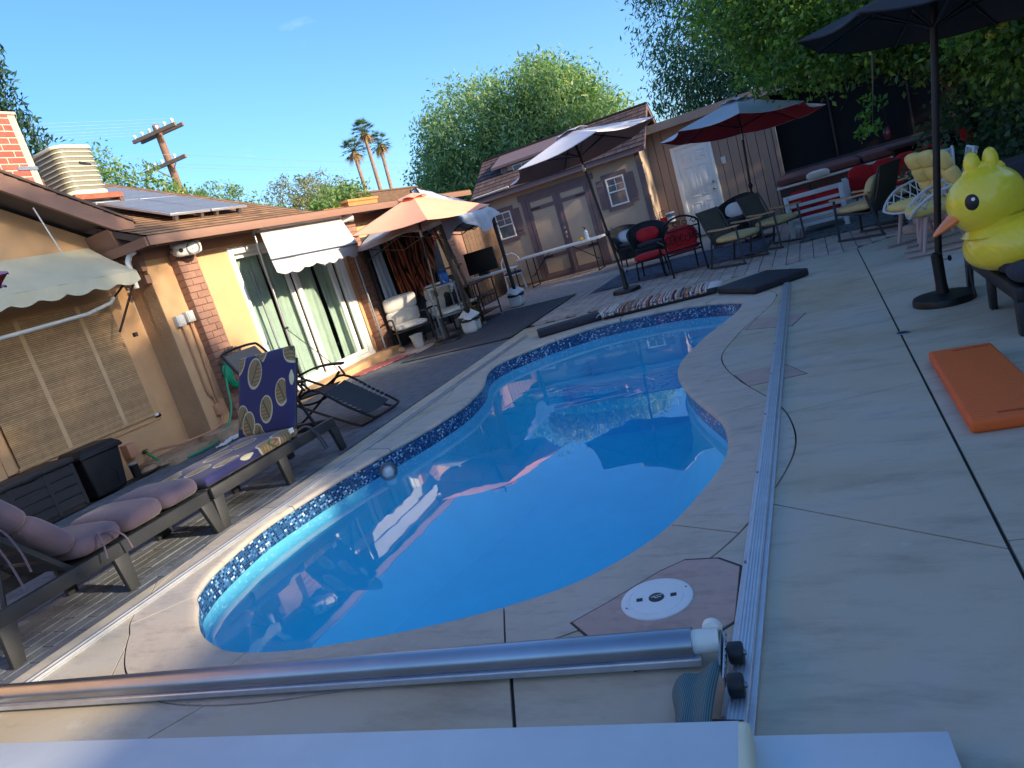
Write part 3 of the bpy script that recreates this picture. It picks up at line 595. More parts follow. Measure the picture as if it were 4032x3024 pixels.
rrp(MB(),.27,.285,.125,.88,.925).build('top_cover',m_ac,ac,smooth=True,bevel=.01)
MB().lathe([(0,.95),(.15,.945),(.21,.925)],24).build('fan_grille',m_blackpl,ac,smooth=True)
rrp(MB(),.27,.285,.125,.27,.33).build('base_pan',m_ac,ac,smooth=True)
mb=MB(); mb.bx(-.32,.36,-.35,-.29,.2,.27); mb.bx(-.32,.36,.29,.35,.2,.27); mb.bx(.30,.36,-.29,.29,.2,.268); mb.build('stand',mat('rusty_steel',S(150,84,60),.7,var=.25,scale=12),ac)
for y in(-.32,.32): MB().bx(.30,.35,y-.03,y+.03,-.3,.2).build('leg',mat('stand_wood',S(96,76,68),.8),ac)
MB().box((.27,.05,.68),(.01,.16,.025),rx=R_(-12)).build('name_plate',m_blackpl,ac)
chim=thing('chimney','red brick chimney with white mortar on the left edge of the roof','chimney',(-8.25,6.0,2.9))
hb('mortar_core',m_mort,(-8.49,-8.01,5.41,6.03,2.9,4.30),parent=chim)
base=PM[chim.name].inverted(); bl=brick_mesh('brick',.11,.205,.062,m_rbrick); bs=brick_mesh('brick',.11,.095,.062,m_rbrick); be=brick_mesh('brick',.205,.11,.062,m_rbrick)
k=0; z=2.92
while z<4.28:
    y=5.415; first=True
    row=[bs,bl,bl] if k%2 else [bl,bl,bs]
    row=row+[bs] if sum(.205 if q is bl else .095 for q in row)<.56 else row
    for q in row:
        L=.205 if q is bl else .095
        if y+L>6.045: break
        piece('brick',q,chim,base@Vector((-8.06,y+L/2,z+.033))); y+=L+.012
    for xx in (-8.17,-8.39) if k%2==0 else (-8.28,): piece('brick',be,chim,base@Vector((xx,5.985,z+.033)))
    z+=.0745; k+=1
hb('crown',m_mort,(-8.52,-7.99,5.39,6.05,4.29,4.33),parent=chim,bevel=.015)
hb('strap',m_galv,(-8.005,-7.995,5.8,6.04,3.66,3.70),parent=chim)
# solar panels on roof plane
m_sol,n,l,b=nodes('solar_cells'); b.inputs['Roughness'].default_value=.42; b.inputs['Specular IOR Level'].default_value=.4
tcn=n.new('ShaderNodeTexCoord'); vo=n.new('ShaderNodeTexVoronoi'); vo.inputs['Randomness'].default_value=0; vo.inputs['Scale'].default_value=7.2; l.new(tcn.outputs['Object'],vo.inputs['Vector']); r=ramp(n,[(.0,S(190,198,204)),(.08,S(128,132,138)),(.5,S(112,116,124))]); l.new(vo.outputs['Distance'],r.inputs[0]); l.new(r.outputs[0],b.inputs['Base Color'])  # sky reflection is put into the grey cell colour
th=math.atan(.41)
SA=thing('solar_array','solar panel array of four panels on the tan shingle roof','solar panels',(-7.13,6.83,rz_(-7.13)))
for x0,y0 in ((-7.13,6.83),(-7.13,7.53),(-8.29,6.83),(-8.29,7.53)):
    L=1.13/math.cos(th); Q=TRS((x0,y0,rz_(x0)+.09))@Matrix.Rotation(th,4,'Y')
    pn=MB().bx(-L,0,0,.67,0,.03,Q).build('panel',m_alu,SA,bevel=.003,seg=1,world=True)
    MB().bx(-L+.02,-.02,.02,.65,.03,.034,Q).build('cell_face',m_sol,pn,world=True)
    for y in (.12,.55): MB().box((-.05,y,-.045),(.05,.05,.088),Q).build('mounting_foot',m_galv,pn,world=True)
# parapet with planters on the flat roof
m_fence=mat('dark_fence_board',S(104,80,62),.85,var=.25,scale=5,stretch=(1,1,5))
pp=thing('roof_parapet','brown wooden parapet wall on the flat roof behind the peach umbrella','wall',(-8.2,13,2.5))
MB().bx(-8.3,-8.2,12.3,15.2,2.5,3.0).build('board',m_fence,pp,world=True); MB().bx(-8.32,-8.18,12.28,15.2,3.0,3.03).build('cap',m_fence,pp,world=True)
m_terra=mat('terracotta',S(198,132,78),.8,var=.15,scale=8)
for i,(y0,y1,h,lab) in enumerate([(10.75,11.35,.2,'small terracotta trough planter on the flat roof beside the teal tarp'),(11.55,12.6,.32,'long terracotta trough planter with green sprouts on the flat roof')]):
    t=thing('planter',lab,'planter',(-7.9,(y0+y1)/2,2.51))
    mb=MB(); a=(y1-y0)/2; mb.add([(-.12,-a+.05,0),(.12,-a+.05,0),(.12,a-.05,0),(-.12,a-.05,0),(-.16,-a,h),(.16,-a,h),(.16,a,h),(-.16,a,h)],[(3,2,1,0),(0,1,5,4),(1,2,6,5),(2,3,7,6),(3,0,4,7),(4,5,6,7)]); mb.build('pot',m_terra,t)
    MB().bx(-.175,.175,-a-.01,a+.01,h-.05,h).build('rim',m_terra,t,bevel=.008)
t=MB(); t.sheet(12,6,lambda u,v:(-7.75-.5*v,10.05+1.0*u,2.53+.16*v+.05*math.sin(u*7+v*3)*(v+.2)+.12*u*v),.006); tag(t.build('tarp',mat('teal_tarp',S(24,128,126),.6,var=.15,scale=6),smooth=True),'teal tarpaulin crumpled on the flat roof beside the planters','tarp')
# white horn loudspeaker / flood light at end of awning
hs=thing('horn_speaker','white horn shaped loudspeaker under the eave at the end of the white awning','speaker',(-6.95,10.05,2.36))
MB().lathe([(0,0),(.05,.0),(.055,.05),(.06,.12),(.085,.2),(.09,.21),(.085,.215),(.05,.16),(0,.12)],20,TRS((-6.95,9.98,2.36),rz=R_(60),ry=R_(82))).build('horn',m_white,hs,smooth=True,world=True)
MB().bx(-7.18,-6.95,10.0,10.04,2.36,2.39).build('bracket',m_blackpl,hs,world=True)
# ------------------------------------------------------------------ loungers and left patio furniture
m_resin=mat('resin_grey',S(46,48,50),.55,var=.1,scale=5,bump=.1,bscale=80)
m_resinB=mat('resin_black',S(34,35,38),.5,var=.12,scale=5)
m_mauve=mat('mauve_fabric',S(98,84,96),.9,var=.14,scale=5,bump=.25,bscale=160,sheen=.2)
m_char=mat('charcoal_fabric',S(48,50,60),.9,var=.12,scale=5,bump=.25,bscale=160)
def lounger(name,label,x0,y0,rz,mres,ang,group,width=.64,leglen=.225):
    t=thing(name,label,'sun lounger',(x0,y0,0),rz,group); W=width
    for x,nm in((0,'side_rail'),(W-.045,'side_rail')):
        mb=MB(); mb.bx(x,x+.045,0,1.48,leglen-.005,leglen+.08); mb.build(nm,mres,t,bevel=.008)
    MB().bx(.045,W-.045,-.002,.05,leglen,leglen+.08).build('end_rail',mres,t,bevel=.008); MB().bx(.045,W-.045,1.43,1.48,leglen,leglen+.08).build('end_rail',mres,t,bevel=.008)
    for y in (.04,.74,1.44):
        for s,x in((-1,.02),(1,W-.02)):
            mb=MB(); a=.05;b=.035; d=.03*(1 if y>1 else -1 if y<.3 else 0)
            v=[(x-.02,y-a,leglen),(x+.02,y-a,leglen),(x+.02,y+a,leglen),(x-.02,y+a,leglen)]; v=[(p,q,leglen+.0) for p,q,_ in v]
            lo=[(x-.02+s*.008,y-b+d,0),(x+.02+s*.008,y-b+d,0),(x+.02+s*.008,y+b+d,0),(x-.02+s*.008,y+b+d,0)]
            mb.add(lo+v,[(3,2,1,0),(4,5,6,7),(0,1,5,4),(1,2,6,5),(2,3,7,6),(3,0,4,7)]); mb.build('leg',mres,t,bevel=.006)
    for k in range(7): MB().bx(.046,W-.046,.07+k*.13,.17+k*.13,leglen+.045,leglen+.065).build('slat',mres,t)
    # backrest, hinged at y=1.0
    Q=TRS((0,1.0,leglen+.06),rx=ang)
    for x in(.05,W-.09): MB().bx(x,x+.04,0,.72,-.012,.02,Q).build('back_rail',mres,t,bevel=.005)
    for k in range(5): MB().bx(.09,W-.09,.03+k*.14,.13+k*.14,-.006,.014,Q).build('back_slat',mres,t)
    for x in(.1,W-.13): MB().tube([Q@Vector((x,.45,-.01)),(x,1.38,leglen+.03)],.014,8).build('support_strut',mres,t,smooth=True)
    return t,Q
l1,Q1=lounger('sun_lounger','grey resin sun lounger with puffy mauve cushion in the lower left corner',-4.14,3.36,math.pi,m_resin,R_(52),'grey resin loungers along the left of the pool')
c1=thing('lounger_cushion','puffy mauve tufted cushion lying on the nearer left lounger','cushion',(-4.14,3.36,.3),math.pi)
for k,(y,h) in enumerate(((.16,.15),(.47,.16),(.79,.15))): MB().pillow((.32,y,.075),(.62,.335,h),e=.42,ez=.62).build('tuft',m_mauve,c1,smooth=True)
Q=TRS((0,1.0,.05),rx=R_(52))
for y,h in((.16,.16),(.47,.17)): MB().pillow((.32,y,.09),(.6,.35,h),M=Q,e=.42,ez=.62).build('tuft',m_mauve,c1,smooth=True)
for pts in ([(.02,.78,.10),(-.04,.76,.10),(-.09,.73,.05),(-.1,.72,-.04)],[(.02,.78,.10),(-.03,.83,.12),(-.08,.86,.06),(-.09,.88,-.02)],[(.04,1.3,.42),(.0,1.33,.36),(-.03,1.32,.2),(-.03,1.31,.05)],[(.04,1.3,.42),(-.02,1.28,.38),(-.05,1.26,.25),(-.04,1.25,.12)]): MB().tube(catmull([Vector(p) for p in pts],4,False),.006,6).build('tie',m_mauve,c1,smooth=True)
# navy cushion with printed leaves
m_leafc,n,l,b=nodes('navy_leaf_print'); b.inputs['Roughness'].default_value=.85; b.inputs['Sheen Weight'].default_value=.2
tcn=n.new('ShaderNodeTexCoord'); cur=None
def mop(op,a,c=None):
    q=n.new('ShaderNodeMath'); q.operation=op
    for k,x in enumerate((a,c)):
        if x is None: continue
        if isinstance(x,(int,float)): q.inputs[k].default_value=x
        else: l.new(x,q.inputs[k])
    return q.outputs[0]
def mixc(f,A,B):
    q=n.new('ShaderNodeMix'); q.data_type='RGBA'; l.new(f,q.inputs['Factor'])
    for k,x in (('A',A),('B',B)):
        if isinstance(x,tuple): q.inputs[k].default_value=x+(1,)
        else: l.new(x,q.inputs[k])
    return q.outputs['Result']
cur=S(36,38,88)
for rot,sc2,off,cell,thr,keep in ((.6,(1.0,.62,1),(.3,.1,0),4.6,.33,.7),(-.7,(1.0,.6,1),(2.7,1.4,0),5.0,.31,.55)):
    mp=n.new('ShaderNodeMapping'); mp.inputs['Rotation'].default_value=(0,0,rot); mp.inputs['Scale'].default_value=sc2; mp.inputs['Location'].default_value=off; l.new(tcn.outputs['UV'],mp.inputs['Vector'])
    vo=n.new('ShaderNodeTexVoronoi'); vo.voronoi_dimensions='2D'; vo.inputs['Scale'].default_value=cell; vo.inputs['Randomness'].default_value=.75; l.new(mp.outputs[0],vo.inputs['Vector'])
    df=n.new('ShaderNodeVectorMath'); df.operation='SUBTRACT'; l.new(mp.outputs[0],df.inputs[0]); l.new(vo.outputs['Position'],df.inputs[1]); sp_=n.new('ShaderNodeSeparateXYZ'); l.new(df.outputs[0],sp_.inputs[0]); dx,dy=sp_.outputs[0],sp_.outputs[1]
    sepc=n.new('ShaderNodeSeparateColor'); l.new(vo.outputs['Color'],sepc.inputs[0]); kp=mop('LESS_THAN',sepc.outputs[0],keep)
    tap_=mop('ADD',1.0,mop('MULTIPLY',dy,2.2)); dd=mop('MULTIPLY',vo.outputs['Distance'],tap_); inn=mop('MULTIPLY',mop('LESS_THAN',dd,thr),kp); out_=mop('MULTIPLY',mop('LESS_THAN',dd,thr+.045),kp)
    vein=mop('ADD',mop('MULTIPLY',dy,34*cell),mop('MULTIPLY',mop('ABSOLUTE',dx),-26*cell)); st=mop('GREATER_THAN',mop('SINE',mop('MULTIPLY',vein,1.5)),.2); mid=mop('LESS_THAN',mop('ABSOLUTE',dx),.006)
    leafc=mixc(mid,mixc(st,S(122,132,84),S(146,78,62)),S(70,84,52)); cur=mixc(inn,mixc(out_,cur,S(186,182,150)),leafc)
l.new(cur,b.inputs['Base Color'])
def slab_cushion(name,mb_pts,W,t,m,parent,thick):
    """cushion following a 2D path (y,z) with width W, rounded edges, UV in metres"""
    P=[Vector((0,y,z)) for y,z in mb_pts]; n=len(P); sec=[]; k=10
    prof=[]
    for a in range(0,4*6):
        th=2*math.pi*a/24; c,s_=math.cos(th),math.sin(th); prof.append((W/2+math.copysign(abs(c)**.18,c)*W/2,math.copysign(abs(s_)**.5,s_)*thick/2))
    v=[];f=[];uv=[];arc=0
    for i in range(n):
        a=P[max(i-1,0)]; b_=P[min(i+1,n-1)]; tn=(b_-a).normalized(); nr=Vector((0,-tn.z,tn.y))
        if i: arc+=(P[i]-P[i-1]).length
        e=1 if 0<i<n-1 else .55
        for (x,h) in prof: q=P[i]+nr*h*e; v.append((x,q.y,q.z)); 
        uv.append(arc)
    L=len(prof)
    for i in range(n-1):
        for q in range(L): f.append((i*L+q,i*L+(q+1)%L,(i+1)*L+(q+1)%L,(i+1)*L+q))
    f+=[tuple(range(L))[::-1],tuple((n-1)*L+q for q in range(L))]
    me=bpy.data.meshes.new(name); me.from_pydata(v,[],f); ul=me.uv_layers.new(name='UVMap')
    for pl in me.polygons:
        for li in pl.loop_indices:
            vi=me.loops[li].vertex_index; ul.data[li].uv=(v[vi][0]+ (prof[vi%L][1]*.6),uv[vi//L])
    me.materials.append(m); me.polygons.foreach_set('use_smooth',[True]*len(f)); me.set_sharp_from_angle(angle=R_(60)); o=bpy.data.objects.new(name,me); COL.objects.link(o); o.parent=parent; PM[o.name]=PM[parent.name]; return o
l2,Q2=lounger('sun_lounger','grey resin sun lounger with navy leaf print cushion beside the green hose',-4.78,3.40,0,m_resin,R_(60),'grey resin loungers along the left of the pool')
c2=thing('lounger_cushion','navy cushion printed with green and red leaves on the farther left lounger','cushion',(-4.78,3.40,.3),0)
slab_cushion('seat_pad',[(0,.05),(.02,.05),(.3,.052),(.6,.05),(.9,.052),(1.0,.055),(1.02,.055)],.62,0,m_leafc,c2,.085)
ca,sa=math.cos(R_(62)),math.sin(R_(62)); slab_cushion('back_pad',[(1.0+ca*d,.09+sa*d) for d in (0,.02,.2,.4,.6,.69,.71)],.62,0,m_leafc,c2,.08)
for pts in ([(.61,1.03,.05),(.64,1.1,.06),(.66,1.16,-.03),(.68,1.2,-.2)],[(.61,1.03,.05),(.65,1.12,.05),(.675,1.18,-.05),(.69,1.22,-.19)]): MB().tube(catmull([Vector(p) for p in pts],4,False),.007,6).build('tie',mat('tie_print',S(70,74,84),.9,var=.4,scale=40),c2,smooth=True)
MB().bx(.612,.622,.93,.98,.06,.10).build('care_label',m_white,c2)
# storage box
sb=thing('storage_box','dark resin deck storage box with moulded plank sides against the left wall','storage box',(-7.18,4.0,0))
m_dbox=mat('deck_box',S(52,50,52),.6,var=.15,scale=8,bump=.15,bscale=90)
MB().bx(-.40,-.012,-.62,.48,0,.47).build('body',m_dbox,sb,bevel=.01)
for r_ in range(4):
    for cc,(a,b_) in enumerate(((-.58,-.2),(-.19,.16),(.17,.44))): MB().bx(-.013,0,a,b_,.05+r_*.105,.05+r_*.105+.095).build('plank_panel',m_dbox,sb,bevel=.006,seg=1)
for y in(-.195,.165,.455,-.6): MB().bx(-.012,.006,y-.02,y+.02,.02,.47).build('stile',m_dbox,sb,bevel=.004,seg=1)
MB().bx(-.42,.02,-.64,.5,.475,.53).build('lid',m_dbox,sb,bevel=.015); MB().bx(.02,.032,-.06,.1,.47,.505).build('latch',m_blackpl,sb,bevel=.004)
# trash bin
tb=thing('trash_bin','black plastic wheeled trash bin with domed lid beside the storage box','trash bin',(-7.4,4.82,0),R_(0))
mb=MB(); 
def tap(a,b_,z0,z1): return [(a[0],a[2],z0),(a[1],a[2],z0),(a[1],a[3],z0),(a[0],a[3],z0),(b_[0],b_[2],z1),(b_[1],b_[2],z1),(b_[1],b_[3],z1),(b_[0],b_[3],z1)]
BOXF=[(3,2,1,0),(4,5,6,7),(0,1,5,4),(1,2,6,5),(2,3,7,6),(3,0,4,7)]
mb.add(tap((-.13,.17,-.2,.16),(-.17,.2,-.24,.22),0,.46),BOXF); mb.build('body',m_blackpl,tb,bevel=.03,seg=3)
MB().bx(-.19,.225,-.265,.245,.44,.475).build('rim',m_blackpl,tb,bevel=.012); 
mb=MB(); mb.add(tap((-.2,.235,-.275,.25),(-.17,.16,-.2,.2),.475,.545),BOXF); mb.build('lid',m_blackpl,tb,bevel=.02,seg=3)
MB().tube([(.178,-.1,.03),(.184,-.1,.2),(.186,-.05,.26),(.186,.03,.26),(.184,.08,.2),(.178,.08,.03)],.008,6).build('moulded_arch',m_blackpl,tb,smooth=True)
for y in(-.19,.17): MB().cyl((-.12,y-.02,.07),(-.12,y+.02,.07),.07,n=18).build('wheel',m_blackpl,tb,smooth=True)
# little can, loose stones, spigot
t=thing('solar_light','small black cylinder path light on the ground beside the trash bin','light',(-7.38,5.22,0)); MB().lathe([(0,0),(.045,0),(.05,.14),(.052,.145),(.052,.155)],18).build('body',m_blackpl,t,smooth=True); MB().lathe([(.052,.15),(.054,.165),(.04,.172),(0,.172)],18).build('rim',m_alu,t,smooth=True)
m_rock=mat('tan_rock',S(168,136,108),.95,var=.25,scale=10,bump=.6,bscale=25)
for i,(x,y,s,lab) in enumerate([(-7.32,5.36,.09,'tan rock beside the small black path light'),(-7.2,5.52,.11,'flat tan stone under the green hose'),(-7.1,5.75,.08,'small tan stone lying on the hose loop'),(-7.45,5.55,.07,'tan stone against the wall below the spigot')]):
    mb=MB(); mb.ell((x,y,s*.3),(s,s*1.3,s*.42),10,6); 
    mb.v=[(a+random.uniform(-1,1)*s*.12,b_+random.uniform(-1,1)*s*.12,max(0,c+random.uniform(-1,1)*s*.08)) for a,b_,c in mb.v]; tag(mb.build('rock',m_rock,smooth=True,ang=30,merge=True),lab,'rock','loose rocks by the wall')
mb=MB()
for k in range(120):
    u=random.random(); x=-6.70-.18*u+random.uniform(-.05,.05); y=5.85+.68*u+random.uniform(-.04,.04); s=random.uniform(.012,.024); mb.ell((x,y,.003+s*.6),(s,s*1.2,s*.7),7,5)
o=mb.build('white_pebbles',mat('white_pebble',S(226,224,222),.6,var=.1,isl=.08),smooth=True); tag(o,'heap of small white pebbles along the wall ledge','pebbles',kind='stuff')
m_hose=mat('hose_green',S(24,150,104),.4,var=.15,scale=12,spec=.5); m_brass=mat('dark_brass',S(96,78,52),.4,.8)
m_irn=mat('brown_iron',S(92,72,58),.6,var=.2,scale=20)
hh=thing('hose_holder','brown scrolled iron hose hanger on the brick pilaster','hose hanger',(-7.06,6.78,.75))
for k in range(9):
    a=R_(20+k*18); cy_=6.78+.17*math.cos(a); cz_=.86+.14*math.sin(a); pts=[(-6.96,cy_+.045*math.cos(q+a)*(1-q/14),cz_+.045*math.sin(q+a)*(1-q/14)) for q in [i*.55 for i in range(14)]]
    MB().tube(pts,.011,6).build('scroll',m_irn,hh,smooth=True,world=True)
MB().tube([(-7.07,6.6,.72),(-6.96,6.62,.86),(-6.95,6.78,.97),(-6.96,6.95,.86),(-7.07,6.97,.72)],.012,6).build('bracket',m_irn,hh,smooth=True,world=True)
hs_=thing('garden_hose','green garden hose coiled on the wall hanger and trailing to the spigot','hose',(-6.98,6.76,.7)); mb=MB(); pts=[]
for k in range(9*22):
    a=2*math.pi*k/22; lp=k//22; rr_=.17+.012*math.sin(lp*2.1)+.02*math.sin(a*1.0+lp); pts.append((-6.95+.05*math.sin(lp*1.7)+.02*math.sin(a),6.76+rr_*math.cos(a)*1.1,.74+(rr_)*math.sin(a)-.03*(lp%3)*(math.sin(a)<0)))
mb.tube(pts,.0135,7); mb.build('coil',m_hose,hs_,smooth=True,world=True)
MB().tube(catmull([Vector(p) for p in [(-6.95,6.58,.80),(-6.94,6.5,.6),(-6.92,6.42,.35),(-6.9,6.25,.16),(-6.88,6.0,.05),(-6.92,5.75,.02),(-7.05,5.58,.015),(-7.25,5.5,.04),(-7.45,5.53,.13),(-7.54,5.56,.17)]],6,False),.0135,8).build('trailing_length',m_hose,hs_,smooth=True,world=True)
sp=thing('spigot','brass wall spigot with the green hose screwed on','tap',(-7.62,5.57,.17)); MB().tube([(-7.62,5.57,.18),(-7.56,5.57,.18),(-7.54,5.57,.15)],.018,8).build('valve',m_brass,sp,smooth=True,world=True); MB().lathe([(0,0),(.03,.0),(.03,.01),(0,.012)],12,TRS((-7.57,5.57,.205))).build('handle',m_brass,sp,smooth=True,world=True)
tag(MB().bx(-7.62,-7.5,5.32,5.44,.2,.36).build('wall_box',m_conduit,bevel=.006),'small tan painted utility box low on the wall left of the spigot','utility box')
# zero gravity recliner
zg=thing('recliner','black folding zero gravity recliner with laced sling and dark mesh back','recliner',(-5.2,5.85,0),0)
m_blk=mat('black_tube',S(30,31,35),.4,.3,var=.1); m_sling=mat('black_sling',S(44,47,52),.8,var=.12,scale=6,bump=.3,bscale=220); m_brsl=mat('brown_mesh',S(116,104,94),.8,var=.15,scale=30,stretch=(1,12,1))
def zt(name,pts,r=.014,sm=5): return MB().tube(catmull([Vector(p) for p in pts],sm,False),r,8).build(name,m_blk,zg,smooth=True)
W=.3
# front foot U, rear foot U
zt('front_leg_loop',[(-.28,-W,.52),(.3,-W,.22),(.7,-W,.03),(.78,-W+.03,.015),(.8,0,.015),(.78,W-.03,.015),(.7,W,.03),(.3,W,.22),(-.28,W,.52)])
zt('rear_leg_loop',[(.22,-W-.02,.5),(-.1,-W-.02,.26),(-.5,-W-.02,.03),(-.58,-W,.015),(-.6,0,.015),(-.58,W,.015),(-.5,W+.02,.03),(-.1,W+.02,.26),(.22,W+.02,.5)])
zt('seat_frame',[(-.32,-W+.03,.36),(.0,-W+.03,.38),(.3,-W+.03,.46),(.62,-W+.03,.24),(.86,-W+.05,.08),(.9,-W+.1,.05),(.92,0,.045),(.9,W-.1,.05),(.86,W-.05,.08),(.62,W-.03,.24),(.3,W-.03,.46),(.0,W-.03,.38),(-.32,W-.03,.36)])
zt('back_frame',[(-.3,-W+.01,.38),(-.5,-W+.01,.72),(-.68,-W+.02,1.0),(-.72,-W+.08,1.05),(-.74,0,1.06),(-.72,W-.08,1.05),(-.68,W-.02,1.0),(-.5,W-.01,.72),(-.3,W-.01,.38)])
MB().sheet(8,6,lambda u,v:(.34+.46*v,-W+.09+(2*W-.18)*u,.415-.31*v-.02*math.sin(u*math.pi)),.006).build('leg_sling',m_sling,zg,smooth=True)
MB().sheet(8,6,lambda u,v:(-.28+.56*v,-W+.08+(2*W-.16)*u,.36+.05*v-.03*math.sin(u*math.pi)),.006).build('seat_sling',m_sling,zg,smooth=True)
MB().sheet(8,8,lambda u,v:(-.33-.38*v,-W+.06+(2*W-.12)*u,.40+.62*v-.0*u),.006).build('back_sling',m_brsl,zg,smooth=True)
for s in(-1,1):
    mb=MB()
    for k in range(9): x=.37+.046*k; z=.40-.031*k; mb.tube([(x,s*(W-.1),z),(x+.012,s*(W-.03),z+.022)],.004,5)
    o=mb.build('lacing',mat('lace',S(150,150,150),.6),zg); tag(o,kind='stuff')
    MB().sheet(10,2,lambda u,v:(-.36+.66*u,s*(W+.03)+(.06*v-.03),.55+.04*math.sin(u*math.pi)+.03*u),.022).build('armrest',m_blk,zg,smooth=True)
    zt('arm_strut',[(.24,s*(W+.02),.56),(.3,s*W,.46)],.012,2); zt('arm_strut',[(-.3,s*(W+.02),.54),(-.34,s*W,.42)],.012,2)
zt('cross_bar',[(.0,-W,.36),(.12,-W*.5,.30),(.12,W*.5,.30),(.0,W,.36)],.012)
zg.location=(-5.17,5.85,0)
# door mat
dm=MB(); dm.box((-6.57,9.2,.006),(.42,1.05,.012),rz=R_(-22)); mm,n,l,b=nodes('red_mat_print'); b.inputs['Roughness'].default_value=.95
tcn=n.new('ShaderNodeTexCoord'); wv=n.new('ShaderNodeTexWave'); wv.inputs['Scale'].default_value=3.5; wv.inputs['Distortion'].default_value=4; l.new(tcn.outputs['Object'],wv.inputs['Vector']); r=ramp(n,[(.2,S(176,92,92)),(.5,S(206,140,128)),(.8,S(150,70,80))]); l.new(wv.outputs['Fac'],r.inputs[0]); l.new(r.outputs[0],b.inputs['Base Color'])
tag(dm.build('door_mat',mm,bevel=.003,seg=1),'worn pinkish red door mat on the pavers below the sliding door','mat')
# white cushioned armchairs
m_frame=mat('dark_bronze',S(56,52,48),.5,.4,var=.1); m_wcush=mat('offwhite_cushion',S(226,222,212),.9,var=.06,scale=6,bump=.3,bscale=14,sheen=.2)
ch=thing('patio_chair','metal patio armchair with white cushions in front of the brick by the sliding door','chair',(-6.62,10.47,0),R_(-45),'white cushioned patio chairs')
for s in(-1,1):
    MB().tube(catmull([Vector(p) for p in [(.3,s*.31,0),(.27,s*.31,.3),(.24,s*.31,.53),(.18,s*.31,.56),(-.1,s*.31,.55),(-.27,s*.31,.5)]],5,False),.016,8).build('arm',m_frame,ch,smooth=True)
    MB().tube([(-.36,s*.29,0),(-.22,s*.29,.36),(-.36,s*.29,.86)],.016,8).build('back_leg',m_frame,ch,smooth=True)
    MB().tube([(.28,s*.3,.33),(-.24,s*.3,.30)],.015,8).build('seat_rail',m_frame,ch,smooth=True)
MB().tube([(.28,-.3,.33),(.28,.3,.33)],.015,8).build('seat_rail',m_frame,ch,smooth=True); MB().tube([(-.36,-.29,.86),(-.36,.29,.86)],.015,8).build('top_rail',m_frame,ch,smooth=True)
MB().pillow((.03,0,.395),(.56,.57,.11),e=.3).build('seat_cushion',m_wcush,ch,smooth=True)
Q=TRS((-.25,0,.42),ry=R_(-74)); MB().pillow((.13,0,.02),(.27,.6,.12),M=Q,e=.35).build('back_cushion',m_wcush,ch,smooth=True); MB().pillow((.38,0,.02),(.27,.6,.12),M=Q,e=.35).build('back_cushion',m_wcush,ch,smooth=True)
dup(ch,(-6.15,11.15,0),R_(-35),'metal patio armchair with white cushions behind the peach umbrella pole')
t=thing('flower_pot','white plastic pot on the pavers under the white cushioned chair','pot',(-6.45,10.3,0)); MB().lathe([(0,0),(.08,0),(.11,.2),(.12,.2),(.12,.22),(.1,.22),(.09,.05),(0,.05)],20).build('pot',mat('grubby_white',S(196,192,182),.6,var=.15,scale=10),t,smooth=True)
mb=MB(); mb.ell((-6.62,10.0,.05),(.06,.06,.05),12,8); tag(mb.build('rock',m_rock,smooth=True),'round tan stone beside the white chair front leg','rock','loose rocks by the wall')
# roller awning in front of the slider
m_wcan=mat('white_canvas',S(190,188,186),.85,var=.07,scale=4,bump=.15,bscale=20)
ra=thing('roller_awning','off-white canvas roller awning with scalloped edge over the sliding door','awning',(-6.9,8.9,2.4))
MB().cyl((-6.9,7.98,2.42),(-6.9,9.94,2.42),.035,n=14).build('roller',m_white,ra,smooth=True,world=True); MB().cyl((-6.9,7.86,2.42),(-6.9,7.98,2.42),.028,n=12).build('gearbox',m_galv,ra,smooth=True,world=True)
def awf(u,v):
    y=8.0+1.92*u-.46*v+.1*u*v; x=-6.9+.42*v; z=2.43-.5*v+.018*math.sin(u*15+v*2)*v
    return (x,y,z)
def valf(u,v):
    x,y,z=awf(u,1); k=max(0,(u-.55)/.45); return (x+.02*v-.10*k*v,y,z-(.17+.03*abs(math.sin(u*math.pi*7)))*v+.0*k)
mb=MB(); mb.sheet(40,10,awf,.003); mb.build('canopy',m_wcan,ra,smooth=True,world=True,ang=70)
mb=MB(); mb.sheet(84,4,valf,.003); mb.build('valance',m_wcan,ra,smooth=True,world=True,ang=70)
MB().tube([awf(0,1),awf(1,1)],.014,8).build('front_bar',m_galv,ra,smooth=True,world=True)
MB().tube([(-6.92,7.9,2.4),(-6.9,7.82,1.0),(-6.92,7.82,.12)],.018,10).build('upright',m_galv,ra,smooth=True,world=True); MB().tube([(-6.93,10.02,2.4),(-6.95,10.05,.12)],.018,10).build('upright',m_galv,ra,smooth=True,world=True)
MB().tube([(-6.9,7.82,1.03),(-6.7,8.3,.3),(-6.68,8.34,.15)],.007,6).build('tie_rod',m_galv,ra,smooth=True,world=True); MB().box((-6.9,7.82,1.03),(.04,.08,.03)).build('clamp',m_blackpl,ra,world=True)
MB().tube([(-6.95,9.95,2.3),(-6.5,9.5,1.95)],.008,6).build('arm',m_blackpl,ra,smooth=True,world=True)
